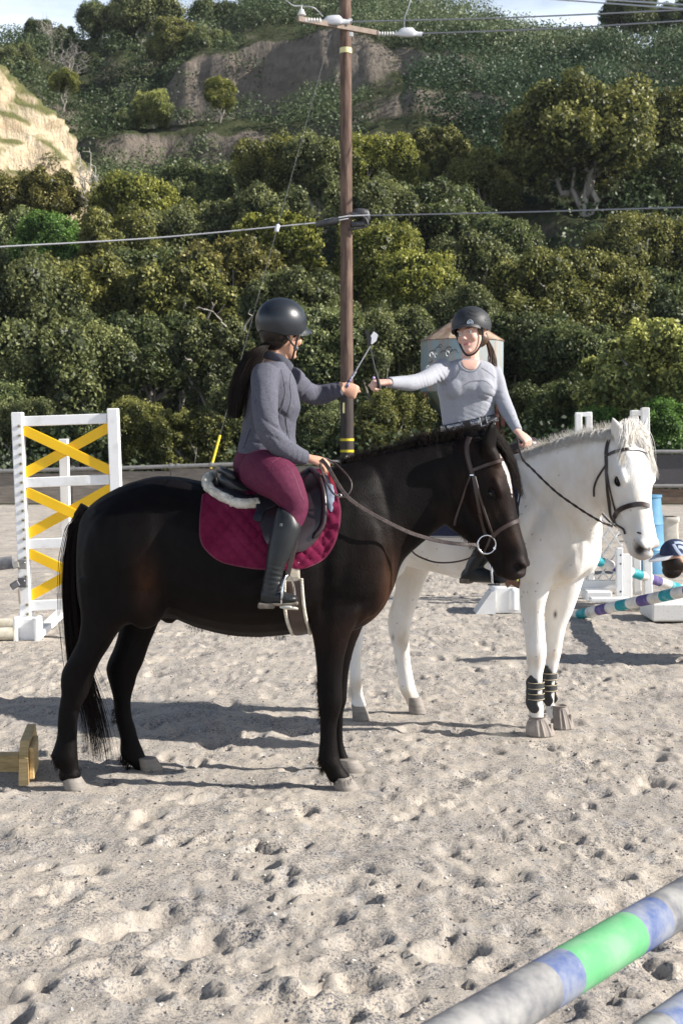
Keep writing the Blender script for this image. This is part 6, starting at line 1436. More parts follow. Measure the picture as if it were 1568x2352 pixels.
# scroll ornament on the front of the bin
SCR = mat('scroll_paint', (.03, .03, .035), .6); SCW = mat('scroll_white', (.65, .66, .66), .6); m_ = MB(); m2 = MB(); yf = c_[1] - R_ * 1.0; sx_ = lambda px: (px - 784) / 3300 * yf
def pt(x, y): return P(x, y, yf)
for (x, y, r, s0, s1) in ((995, 812, 9, 180, -60), (1008, 803, 8, 200, -40), (1019, 812, 8, 180, -20), (1031, 803, 8, 220, 0), (1043, 810, 9, 220, -10), (984, 826, 9, 90, -90), (1012, 795, 5, 200, -20)):
    m_.tube([pt(x + r * math.cos(a), y - r * math.sin(a) * .8) for a in np.radians(np.linspace(s0, s1, 12))], .014, 4)
for (x, y, r) in ((990, 815, 6), (1027, 812, 6), (982, 845, 5), (1000, 816, 5)): m2.tube([pt(x + r * math.cos(a) * .6, y - r * math.sin(a)) for a in np.linspace(0, 5, 10)], .014, 4)
m_.build('scroll', SCR, e); m2.build('scroll_highlight', SCW, e); m_ = MB(); m_.box(pt(1005, 832), .22, .02, .10); m_.build('rust_patch', mat('pink_rust', (.42, .20, .16), .8), e)
# ---- crouching person at the right edge, only the cap shows
cpm = mat('navy_cap', (.012, .022, .06), .8, var=(.02, .035, .09), scale=30); e = empty('person', V(2.62, 10.3, 0), 'person crouching at the right edge in a navy cap with white and grey brim', 'person')
hc = P(1552, 1284, 10.3); frc = frame(math.radians(22), math.radians(14), math.radians(4)); mb = MB(); head_mesh(mb, hc, frc, 1.0)
limb_t = lambda pts, r: mb.tube(spl(np.array(pts), 4), np.interp(np.linspace(0, 1, 4 * (len(pts) - 1) + 1), np.linspace(0, 1, len(r)), r), 14)
f0, r0, u0 = frc
limb_t([hc + V(.03, .02, 0), hc + V(.12, .03, -.02), hc + V(.20, .03, -.04)], [.055, .055, .08])
sh_ = hc + V(.28, .03, -.06); hip = sh_ + V(.42, .05, -.20); mb.loft([(sh_, V(0, .20, 0), V(.03, 0, .10)), (sh_ + V(.12, 0, -.03), V(0, .19, 0), V(.03, 0, .12)), (hip - V(.1, 0, 0), V(0, .15, 0), V(.04, 0, .12)), (hip, V(0, .16, 0), V(.05, 0, .12))], n=18)
for g in (-1, 1):
    limb_t([hip + V(0, g * .1, 0), hip + V(-.34, g * .16, .02), hip + V(-.10, g * .16, -.38), V(hip[0] - .08, hip[1] + g * .16, .06), V(hip[0] - .26, hip[1] + g * .16, .04)], [.09, .065, .05, .04, .035])
    limb_t([sh_ + V(0, g * .18, 0), sh_ + V(.05, g * .22, -.25), sh_ + V(.02, g * .16, -.42)], [.05, .04, .03]); hand(mb, sh_ + V(.02, g * .16, -.42), V(0, -g * .3, -1), V(-1, 0, 0), g, (30, 40, 30))
me = remesh(mb, .006, 3); v = verts(me); col = np.tile(V(.02, .02, .025), (len(v), 1)); hm = (np.linalg.norm(v - hc, axis=1) < .15) | (v[:, 2] < sh_[2] - .42) & (np.abs(v[:, 0] - sh_[0]) < .12); col[hm] = V(.5, .3, .22); head_colour(v, col, hc, frc); set_col(me, col); place('body', me, SKIN, e); human_eyes(hc, frc, e)
hcap = hc + u0 * .055 - f0 * .01; hh = helmet(hcap, frc, (.108, .090, .095), [92, 92, 92, 92, 92, 92], 'cap', e, cpm, visor=.0, inner=.95)
A = np.radians(np.linspace(-62, 62, 21)); rows = []
for (o1, dz) in ((0, .004), (.5, .004), (1, -.008), (1, -.014), (.5, -.002), (0, -.002)): rows.append(hcap - (np.cos(A) * .104 + .11 * o1 * np.cos(A * .9))[:, None] * f0 + (np.sin(A) * .088)[:, None] * r0 + (dz + .0 * A)[:, None] * u0)
n_ = len(A); m_ = MB(); m_.add(np.concatenate(rows), [(q * n_ + i, q * n_ + i + 1, ((q + 1) % 6) * n_ + i + 1, ((q + 1) % 6) * n_ + i) for q in range(6) for i in range(n_ - 1)]); m_.build('cap_brim', mat('cap_white', (.62, .62, .64), .8, var=(.36, .37, .39), scale=6), e, True)
m_ = MB(); m_.ball(hc - f0 * .03 - u0 * .02, (.085, .084, .09), 12, R=np.stack(frc, 1)); m_.ball(hc - f0 * .05 - u0 * .07, (.07, .075, .06), 10, R=np.stack(frc, 1)); m_.build('hair', HAIR_P, e, True)
BVC = world_bvh(hh); 
for q in ([(1545, 1250), (1552, 1262), (1560, 1272), (1570, 1282)], [(1548, 1247), (1560, 1246), (1572, 1250)], [(1556, 1256), (1566, 1258), (1572, 1268)]): sstrap('cap_print', q, BVC, .024, mat('cap_print', (.35, .42, .55), .7), hh, off=.001, thick=.001, dpt=10.2)
# ---- dust kicked up at the front hoof
vm = bpy.data.materials.new('dust'); vm.use_nodes = True; N = vm.node_tree.nodes; N.remove(N['Principled BSDF']); pv = N.new('ShaderNodeVolumePrincipled'); vm.node_tree.links.new(pv.outputs[0], N['Material Output'].inputs['Volume']); pv.inputs['Color'].default_value = (.8, .74, .66, 1)
no = N.new('ShaderNodeTexNoise'); no.inputs['Scale'].default_value = 9; mr = N.new('ShaderNodeMapRange'); mr.inputs['From Min'].default_value = .48; mr.inputs['From Max'].default_value = .75; mr.inputs['To Max'].default_value = 3.5; tc = N.new('ShaderNodeTexCoord'); vm.node_tree.links.new(tc.outputs['Object'], no.inputs['Vector']); vm.node_tree.links.new(no.outputs['Fac'], mr.inputs[0]); vm.node_tree.links.new(mr.outputs[0], pv.inputs['Density'])
m_ = MB(); q = G(1195, 1695); m_.ball(q + V(.0, .0, .04), (.26, .16, .055), 12); o = m_.build('dust_puff', vm, None, True); tag(o, 'faint dust puff at the front hooves of the white horse', None, None, 'stuff')
for (a, b_, r_, z_) in flat_spots:
    k = np.exp(-(((X - a) ** 2 + (Y - b_) ** 2) / r_ ** 2) ** 2)
    Z[:] = Z * (1 - k) + z_ * k
Zc = Z.copy()
edge = np.clip((ys - 35.2) / 1.0, 0, 1)[:, None]
Z = Z * (1 - edge) - .05 * edge
ny, nx = X.shape
idx = np.arange(ny * nx).reshape(ny, nx)
fq = np.stack([idx[:-1, :-1], idx[:-1, 1:], idx[1:, 1:], idx[1:, :-1]], -1).reshape(-1, 4)
def sand_material():
    m = mat('arena_sand', (.56, .49, .405), .95, spec=.15)
    N = m.node_tree.nodes; Lk = m.node_tree.links; b = N['Principled BSDF']
    tc = N.new('ShaderNodeTexCoord')
    def noise(sc, det, st=(1, 1, 1), rg=.6):
        mp = N.new('ShaderNodeMapping'); mp.inputs['Scale'].default_value = st; Lk.new(tc.outputs['Object'], mp.inputs[0])
        n = N.new('ShaderNodeTexNoise'); n.inputs['Scale'].default_value = sc; n.inputs['Detail'].default_value = det; n.inputs['Roughness'].default_value = rg
        Lk.new(mp.outputs[0], n.inputs['Vector']); return n.outputs['Fac']
    def ramp(f, lo, hi, t0=0, t1=1):
        r = N.new('ShaderNodeMapRange'); r.inputs['From Min'].default_value = lo; r.inputs['From Max'].default_value = hi
        r.inputs['To Min'].default_value = t0; r.inputs['To Max'].default_value = t1; Lk.new(f, r.inputs[0]); return r.outputs[0]
    def mix(fac, A, B, mode='MIX'):
        x = N.new('ShaderNodeMix'); x.data_type = 'RGBA'; x.blend_type = mode
        Lk.new(fac, x.inputs['Factor'])
        for nme, q in (('A', A), ('B', B)):
            if isinstance(q, tuple): x.inputs[nme].default_value = (*q, 1)
            else: Lk.new(q, x.inputs[nme])
        return x.outputs['Result']
    def mul(a, b2):
        x = N.new('ShaderNodeMath'); x.operation = 'MULTIPLY'; Lk.new(a, x.inputs[0]); Lk.new(b2, x.inputs[1]); return x.outputs[0]
    base = mix(ramp(noise(1.4, 5), .35, .68), (.52, .46, .385), (.40, .36, .315))
    base = mix(ramp(noise(9, 5), .5, .75), base, (.35, .34, .33))
    grains = mul(ramp(noise(95, 4, (1, .75, 1), .75), .49, .58), ramp(noise(4, 5), .40, .62, .1, 1))
    base = mix(grains, base, (.10, .105, .125))
    clods = mul(ramp(noise(38, 4, (1, .6, 1), .75), .58, .64), ramp(noise(2.3, 5), .42, .60, .25, 1))
    base = mix(clods, base, (.12, .115, .125))
    base = mix(ramp(noise(140, 1), .72, .78), base, (.8, .77, .7))
    Lk.new(base, b.inputs['Base Color'])
    bp = N.new('ShaderNodeBump'); bp.inputs['Strength'].default_value = .8; bp.inputs['Distance'].default_value = .012
    h1 = noise(60, 6, (1, 1, 1), .75); Lk.new(h1, bp.inputs['Height']); Lk.new(bp.outputs[0], b.inputs['Normal'])
    return m
o = bpy.data.objects.new('sand', raw_mesh('sand', np.stack([X, Y, Z], -1).reshape(-1, 3), fq, [sand_material()], True))
link(o); tag(o, 'pale trampled arena sand with hoof prints and dark specks', None, None, 'structure')

# ---- pebbles and clods lying loose on the sand
def ground_at(x, y):
    i = min(max(np.searchsorted(ys, y) - 1, 0), ny - 2); j = min(max(np.searchsorted(gx, x) - 1, 0), nx - 2)
    u = (y - ys[i]) / (ys[i + 1] - ys[i]); v = (x - gx[j]) / (gx[j + 1] - gx[j])
    return float(Z[i, j] * (1 - u) * (1 - v) + Z[i, j + 1] * (1 - u) * v + Z[i + 1, j] * u * (1 - v) + Z[i + 1, j + 1] * u * v)
def clods(name, n, rmin, rmax, m, label, seed):
    r_ = np.random.default_rng(seed); yy = 2.3 + 15 * r_.random(n) ** 1.5; xx = r_.uniform(-1, 1, n) * (.27 * yy + .1)
    rr = rmin + (rmax - rmin) * r_.random(n) ** 3
    base = np.array([[1, 0, 0], [-1, 0, 0], [0, 1, 0], [0, -1, 0], [0, 0, 1], [0, 0, -1]], float)
    fc = np.array([[0, 2, 4], [2, 1, 4], [1, 3, 4], [3, 0, 4], [2, 0, 5], [1, 2, 5], [3, 1, 5], [0, 3, 5]])
    zz = np.array([ground_at(a, b_) for a, b_ in zip(xx, yy)])
    v = base[None] * (rr[:, None, None] * r_.uniform(.5, 1.2, (n, 6, 1)))
    v[..., 2] *= .7
    v += np.stack([xx, yy, zz + rr * .2], -1)[:, None]
    f = (fc[None] + np.arange(n)[:, None, None] * 6).reshape(-1, 3)
    o = link(bpy.data.objects.new(name, raw_mesh(name, v.reshape(-1, 3), f, [m])))
    tag(o, label, None, None, 'stuff')
clods('pebbles', 1500, .002, .011, mat('pebble', (.62, .58, .52), .8), 'small pale pebbles scattered over the sand', 4)
clods('dirt_clods', 8000, .002, .012, mat('dirt_clod', (.16, .15, .15), .95, var=(.36, .32, .28), scale=3), 'small dark clods of damp sand and fibre strewn on the arena', 5)

# ---- the hillside behind
TQ = np.array([-700, 0, 120, 200, 330, 450, 620, 800, 900, 1000, 1250, 1400, 1568, 2300.])
TY = np.array([-60, 37, 46, 56, 68, 80, 95, 111, 113, 126, 129, 148, 166, 190, 260.])
def zi(y, img): return 1.6 + (1010 - img) * y / 3300
_rows = {
    95: [500, 480, 480, 480, 480, 480, 480, 480, 480, 470, 440, 420, 400, 380],
    111: [420, 400, 395, 385, 372, 370, 368, 330, 305, 300, 330, 330, 320, 300],
    113: [360, 350, 345, 315, 302, 300, 300, 262, 236, 240, 295, 290, 290, 270],
    126: [260, 250, 280, 298, 290, 268, 262, 255, 225, 225, 250, 240, 240, 220],
    129: [190, 190, 230, 262, 225, 120, 98, 90, 130, 160, 200, 190, 190, 170],
    148: [150, 150, 165, 180, 145, 92, 70, 60, 85, 105, 150, 160, 165, 160],
    166: [115, 115, 112, 110, 96, 80, 52, 22, 28, 50, 112, 126, 128, 120]}
TZ = np.zeros((len(TY), len(TQ)))
for i, y_ in enumerate(TY):
    if y_ in _rows: TZ[i] = [zi(y_, q) for q in _rows[y_]]
    elif y_ < 50: TZ[i] = -.12 if y_ < 40 else 0.0
    elif y_ == 56: TZ[i] = 1.8
    elif y_ == 68: TZ[i] = 5.4
    elif y_ == 80: TZ[i] = 10.6
    elif y_ == 190: TZ[i] = TZ[i - 1] - 5
    else: TZ[i] = 20
def terrain(x, y):
    x = np.asarray(x, float); y = np.asarray(y, float)
    q = 784 + 3300 * x / np.maximum(y, 30)
    q = np.clip(q, TQ[0], TQ[-1] - 1)
    yy = np.clip(y, TY[0], TY[-1] - .01)
    i = np.clip(np.searchsorted(TY, yy, 'right') - 1, 0, len(TY) - 2); j = np.clip(np.searchsorted(TQ, q, 'right') - 1, 0, len(TQ) - 2)
    u = (yy - TY[i]) / (TY[i + 1] - TY[i]); v = (q - TQ[j]) / (TQ[j + 1] - TQ[j])
    v = v * v * (3 - 2 * v)
    z = TZ[i, j] * (1 - u) * (1 - v) + TZ[i, j + 1] * (1 - u) * v + TZ[i + 1, j] * u * (1 - v) + TZ[i + 1, j + 1] * u * v
    return z
def terrain_n(x, y):
    k = np.clip((np.asarray(y) - 44) / 30, 0, 1)
    y = y + k * 5 * np.tanh(np.asarray(x) / 14) * np.clip((150 - np.asarray(y)) / 14, 0, 1)
    wx = x + k * 2.2 * fbm(x * .16, y * .16, oct=3, seed=21); wy = y + k * 2.6 * fbm(x * .22 + 9, y * .12, oct=3, seed=22)
    return terrain(wx, wy) + k * (.8 * fbm(x * .13, y * .13, oct=4, seed=23) + .35 * fbm(x * .9, y * .9, oct=3, seed=24, gain=.7))
hx = np.unique(np.concatenate([np.arange(-150, -44, 5), np.arange(-44, 48, .42), np.arange(48, 150, 5)]))
hy = np.unique(np.concatenate([np.arange(-60, 36, 6), np.arange(36, 108, 1.1), np.arange(108, 136, .3), np.arange(136, 172, .6), np.arange(172, 262, 6)]))
HX, HY = np.meshgrid(hx, hy); HZ = terrain_n(HX, HY)
ii = np.arange(HX.size).reshape(HX.shape)
hf = np.stack([ii[:-1, :-1], ii[:-1, 1:], ii[1:, 1:], ii[1:, :-1]], -1).reshape(-1, 4)
def hill_material(name, rockA, rockB, grA, grB, lo, hi, green=1.0):
    m = bpy.data.materials.new(name); m.use_nodes = True
    N = m.node_tree.nodes; Lk = m.node_tree.links; b = N['Principled BSDF']; b.inputs['Roughness'].default_value = .95; b.inputs['Specular IOR Level'].default_value = .1
    tc = N.new('ShaderNodeTexCoord'); ge = N.new('ShaderNodeNewGeometry'); sp = N.new('ShaderNodeSeparateXYZ'); Lk.new(ge.outputs['Normal'], sp.inputs[0])
    def noise(sc, det, st=(1, 1, 1)):
        mp = N.new('ShaderNodeMapping'); mp.inputs['Scale'].default_value = st; Lk.new(tc.outputs['Object'], mp.inputs[0])
        n = N.new('ShaderNodeTexNoise'); n.inputs['Scale'].default_value = sc; n.inputs['Detail'].default_value = det; n.inputs['Roughness'].default_value = .65
        Lk.new(mp.outputs[0], n.inputs['Vector']); return n.outputs['Fac']
    def mixc(f, A, B):
        x = N.new('ShaderNodeMix'); x.data_type = 'RGBA'; Lk.new(f, x.inputs['Factor'])
        for nme, q in (('A', A), ('B', B)):
            if isinstance(q, tuple): x.inputs[nme].default_value = (*q, 1)
            else: Lk.new(q, x.inputs[nme])
        return x.outputs['Result']
    def rng_(f, a, c):
        r = N.new('ShaderNodeMapRange'); r.inputs['From Min'].default_value = a; r.inputs['From Max'].default_value = c; Lk.new(f, r.inputs[0]); return r.outputs[0]
    rock = mixc(rng_(noise(.5, 6, (1, 1, 2.5)), .4, .62), rockA, rockB)
    rock = mixc(rng_(noise(1.6, 6, (1.5, 1.5, .35)), .52, .72), rock, tuple(c * .45 for c in rockA))
    grn = mixc(rng_(noise(.8, 7), .35, .65), grA, grB)
    a = N.new('ShaderNodeMath'); a.operation = 'ADD'; Lk.new(sp.outputs['Z'], a.inputs[0])
    s2 = N.new('ShaderNodeMath'); s2.operation = 'MULTIPLY'; s2.inputs[1].default_value = .7 * green; Lk.new(noise(.35, 7), s2.inputs[0]); Lk.new(s2.outputs[0], a.inputs[1])
    Lk.new(mixc(rng_(a.outputs[0], lo, hi), rock, grn), b.inputs['Base Color'])
    bp = N.new('ShaderNodeBump'); bp.inputs['Distance'].default_value = .6; bp.inputs['Strength'].default_value = .8; Lk.new(noise(1.5, 8, (1.3, 1.3, .6)), bp.inputs['Height']); Lk.new(bp.outputs[0], b.inputs['Normal'])
    return m
o = bpy.data.objects.new('hillside', raw_mesh('hillside', np.stack([HX, HY, HZ], -1).reshape(-1, 3), hf,
    [hill_material('hill_ground', (.20, .17, .14), (.14, .12, .10), (.030, .042, .018), (.065, .070, .034), .95, 1.13)], True))
link(o); tag(o, 'steep scrub hillside with grey-tan eroded cliffs beyond the trees', None, None, 'structure')

# ---- the sunlit bluff on the left
ez = np.array([4, 14, 17, 18.5, 19.7, 22, 23.5, 25, 26.6, 28.5, 30.5]); ex = np.array([-12.5, -14.6, -15.6, -16.2, -16.4, -17.6, -19.6, -21.0, -22.6, -25.5, -31])
vv = np.linspace(4, 30.5, 90); uu = np.concatenate([np.linspace(66, 95, 110), np.linspace(95.4, 125, 60)])
U, W = np.meshgrid(uu, vv)
BX = np.interp(W, ez, ex)
n1 = fbm(U * .35, W * .10, BX * .1, oct=4, seed=31, gain=.6); n2 = fbm(U * 1.3, W * .8, BX * .3, oct=4, seed=33, gain=.6)
BX = BX - np.where(U < 95, (95 - U) * 1.05, (U - 95) * .9) + 2.0 * n1 + 1.1 * n2 + .7 * np.abs(fbm(U * 1.1, W * .35, oct=3, seed=39))
BY = U + 1.2 * fbm(U * .4, W * .35, oct=3, seed=35)
BZ = W + .5 * n2
ii = np.arange(U.size).reshape(U.shape)
bf = np.stack([ii[:-1, :-1], ii[:-1, 1:], ii[1:, 1:], ii[1:, :-1]], -1).reshape(-1, 4)
o = bpy.data.objects.new('bluff', raw_mesh('bluff', np.stack([BX, BY, BZ], -1).reshape(-1, 3), bf,
    [hill_material('bluff_rock', (.60, .50, .36), (.50, .39, .26), (.11, .12, .05), (.17, .16, .07), .62, .95, 1.0)], True))
link(o); tag(o, 'cream sandstone bluff lit by the sun at the left', None, None, 'structure')

# ---- foliage
def leaf_cloud(centres, rad, n, size, seed, up=.35, aspect=.62, shell=(.60, 1.12)):
    """leaf-sized diamonds spread over the lobes; returns verts, faces, per-leaf shade value"""
    r = np.random.default_rng(seed)
    C = np.asarray(centres, float); rad = np.asarray(rad, float)
    p = rad ** 2; p /= p.sum()
    k = r.choice(len(C), n, p=p)
    d = r.normal(size=(n, 3)); d[:, 2] = d[:, 2] + up; d /= np.linalg.norm(d, axis=1)[:, None]
    lump = 1 + .16 * vnoise(d[:, 0] * 4 + k, d[:, 1] * 4, d[:, 2] * 4, seed=seed)
    pos = C[k] + d * (rad[k] * r.uniform(*shell, n) * lump)[:, None]
    nn = d * .8 + r.normal(size=(n, 3)) * .65; nn /= np.linalg.norm(nn, axis=1)[:, None]
    a = np.cross(nn, r.normal(size=(n, 3))); a /= np.linalg.norm(a, axis=1)[:, None] + 1e-9
    b = np.cross(nn, a)
    s = size * r.uniform(.6, 1.3, n)[:, None]
    v = np.stack([pos - a * s, pos + b * s * aspect + nn * s * .2, pos + a * s, pos - b * s * aspect + nn * s * .2], 1).reshape(-1, 3)
    f = np.arange(n * 4).reshape(n, 4)
    return v, f, k, d

def crown_mesh(name, seed, n, size, nl=26, zh=1.3, rl=(.2, .34), m=None):
    r = np.random.default_rng(seed)
    th = r.uniform(0, 2 * PI, nl); rr = np.sqrt(r.uniform(0.02, 1, nl)) * .74
    zz = r.uniform(0, 1, nl) ** .8
    rr = rr * np.sqrt(np.clip(1.08 - (np.abs(zz - .42) / .75) ** 2, .05, 1))
    rad = r.uniform(*rl, nl) * (1.05 - .2 * zz)
    C = np.stack([rr * np.cos(th), rr * np.sin(th), .18 + zz * (zh - .18 - rl[1] * 1.1)], 1)
    # twigs of smaller lobes that break the outline
    m2 = nl * 3; k = r.integers(0, nl, m2); d = r.normal(size=(m2, 3)); d[:, 2] += .5; d /= np.linalg.norm(d, axis=1)[:, None]
    C2 = C[k] + d * rad[k][:, None] * .95; r2 = rad[k] * r.uniform(.28, .5, m2)
    CC = np.concatenate([C, C2]); RR = np.concatenate([rad, r2])
    v, f, kk, dd = leaf_cloud(CC, RR, n, size, seed)
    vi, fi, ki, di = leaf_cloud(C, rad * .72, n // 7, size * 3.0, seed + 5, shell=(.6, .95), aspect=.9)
    v = np.concatenate([v, vi]); f = np.concatenate([f, fi + len(v) - len(vi)])
    r3 = np.random.default_rng(seed + 9)
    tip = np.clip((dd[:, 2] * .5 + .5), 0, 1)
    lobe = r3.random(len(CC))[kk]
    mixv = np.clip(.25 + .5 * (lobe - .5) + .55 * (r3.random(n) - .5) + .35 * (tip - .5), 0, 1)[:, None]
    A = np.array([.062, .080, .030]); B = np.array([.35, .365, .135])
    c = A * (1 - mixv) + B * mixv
    c = np.concatenate([c, np.tile([.045, .058, .024], (n // 7, 1))])  # inner leaves darkened: shade inside the crown put into their colour
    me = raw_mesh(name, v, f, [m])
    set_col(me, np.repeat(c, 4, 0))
    return me

def leaf_mat(name, tint, rough=.5, trans=.22):
    m = bpy.data.materials.new(name); m.use_nodes = True
    N = m.node_tree.nodes; Lk = m.node_tree.links; b = N['Principled BSDF']
    b.inputs['Roughness'].default_value = rough; b.inputs['Specular IOR Level'].default_value = .35
    at = N.new('ShaderNodeVertexColor'); at.layer_name = 'Col'
    mx = N.new('ShaderNodeMix'); mx.data_type = 'RGBA'; mx.blend_type = 'MULTIPLY'; mx.inputs['Factor'].default_value = 1
    oc = N.new('ShaderNodeObjectInfo')
    Lk.new(at.outputs[0], mx.inputs['A']); Lk.new(oc.outputs['Color'], mx.inputs['B'])
    Lk.new(mx.outputs['Result'], b.inputs['Base Color'])
    tr = N.new('ShaderNodeBsdfTranslucent'); ms = N.new('ShaderNodeMixShader'); ms.inputs[0].default_value = trans
    Lk.new(mx.outputs['Result'], tr.inputs[0]); Lk.new(b.outputs[0], ms.inputs[1]); Lk.new(tr.outputs[0], ms.inputs[2])
    Lk.new(ms.outputs[0], N['Material Output'].inputs['Surface'])
    return m
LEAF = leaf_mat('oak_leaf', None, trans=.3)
BARK = mat('bark', (.16, .14, .12), .9, var=(.34, .31, .28), scale=9, stretch=(1, 1, .3))
PALEBARK = mat('pale_bark', (.50, .46, .40), .85, var=(.28, .25, .21), scale=6)
CR = dict(
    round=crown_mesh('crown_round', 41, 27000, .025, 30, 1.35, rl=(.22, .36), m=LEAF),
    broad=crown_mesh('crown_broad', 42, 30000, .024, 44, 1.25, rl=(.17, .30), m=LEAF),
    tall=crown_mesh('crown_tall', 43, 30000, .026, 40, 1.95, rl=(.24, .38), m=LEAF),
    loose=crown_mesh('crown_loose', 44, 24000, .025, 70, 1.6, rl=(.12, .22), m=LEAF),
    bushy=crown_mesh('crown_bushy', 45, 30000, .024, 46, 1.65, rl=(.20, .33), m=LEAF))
ZH = dict(round=1.35, broad=1.25, tall=1.95, loose=1.6, bushy=1.65)

def limb(mb, a, b, r0, r1, seed, bend=.12, n=6):
    r = np.random.default_rng(seed); a = np.asarray(a, float); b = np.asarray(b, float); L = np.linalg.norm(b - a)
    pts = [a + (b - a) * t + (r.normal(size=3) * bend * L * math.sin(PI * t) * .6) for t in np.linspace(0, 1, 6)]
    mb.tube(pts, np.linspace(r0, r1, 6), n); return pts
def trunk_mesh(seed):
    mb = MB(); r = np.random.default_rng(seed)
    p = limb(mb, (0, 0, -.05), (r.uniform(-.1, .1), r.uniform(-.1, .1), .42), .055, .035, seed)
    for k in range(6):
        an = k * 1.05 + r.uniform(-.3, .3); e = (.6 * math.cos(an), .6 * math.sin(an), r.uniform(.5, .85))
        q = limb(mb, p[2 + k % 4], e, .028, .008, seed * 7 + k)
        for j in range(3):
            q2 = q[2 + j]; limb(mb, q2, q2 + np.array([r.uniform(-.25, .25), r.uniform(-.25, .25), r.uniform(.05, .25)]), .01, .003, seed * 31 + k * 5 + j, n=4)
    return mb.mesh('trunk')
TR = [trunk_mesh(s) for s in (3, 5, 8)]
for t_ in TR: t_.materials.append(BARK); t_.shade_smooth()

TINT = dict(oak=(1, 1, 1), dark=(.72, .80, .75), yellow=(1.5, 1.4, .75), grey=(1.15, 1.22, 1.25), olive=(1.2, 1.1, .8), russet=(1.2, 1.0, .75), lime=(.9, 1.5, .8), pale=(2.1, 2.0, 1.6))  # dark also puts shade into the leaf colour of the shaded oaks
TREE_GROUP = {'n': 'oaks and trees along the foot of the hill', 'm': 'oaks on the lower slope of the hill', 'h': 'trees on the upper hillside and skyline', 's': 'bushes behind the arena fence'}
def tree(px, top, d, wpx, var, tint, kind, label, cat='tree', name='oak_tree', base=None, thin=False):
    p = P(px, top, d); x, y = p[0], p[1]
    zb = float(terrain(x, y)) - .2 if base is None else base
    H = max(p[2] - zb, 1.5); rx = wpx / 2 * d / 3300
    r = random.Random(int(px * 7 + top * 13 + d))
    e = empty(name, (x, y, zb), label, cat, TREE_GROUP[kind])
    c = bpy.data.objects.new('crown', CR[var]); link(c, e)
    rx *= 1.30 if kind != 'h' else 1.15; Hc = rx * ZH[var]
    c.scale = (rx, rx * .95, rx); c.location = (0, 0, H - Hc * .98); c.rotation_euler = (0, 0, r.uniform(0, 6.28))
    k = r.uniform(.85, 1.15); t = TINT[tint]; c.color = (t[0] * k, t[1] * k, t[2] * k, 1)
    u = bpy.data.objects.new('trunk' if cat == 'tree' else 'stem', TR[r.randrange(3)]); link(u, e)
    u.scale = (rx * .9, rx * .9, H * .93); u.rotation_euler = (0, 0, r.uniform(0, 6.28))
    return e
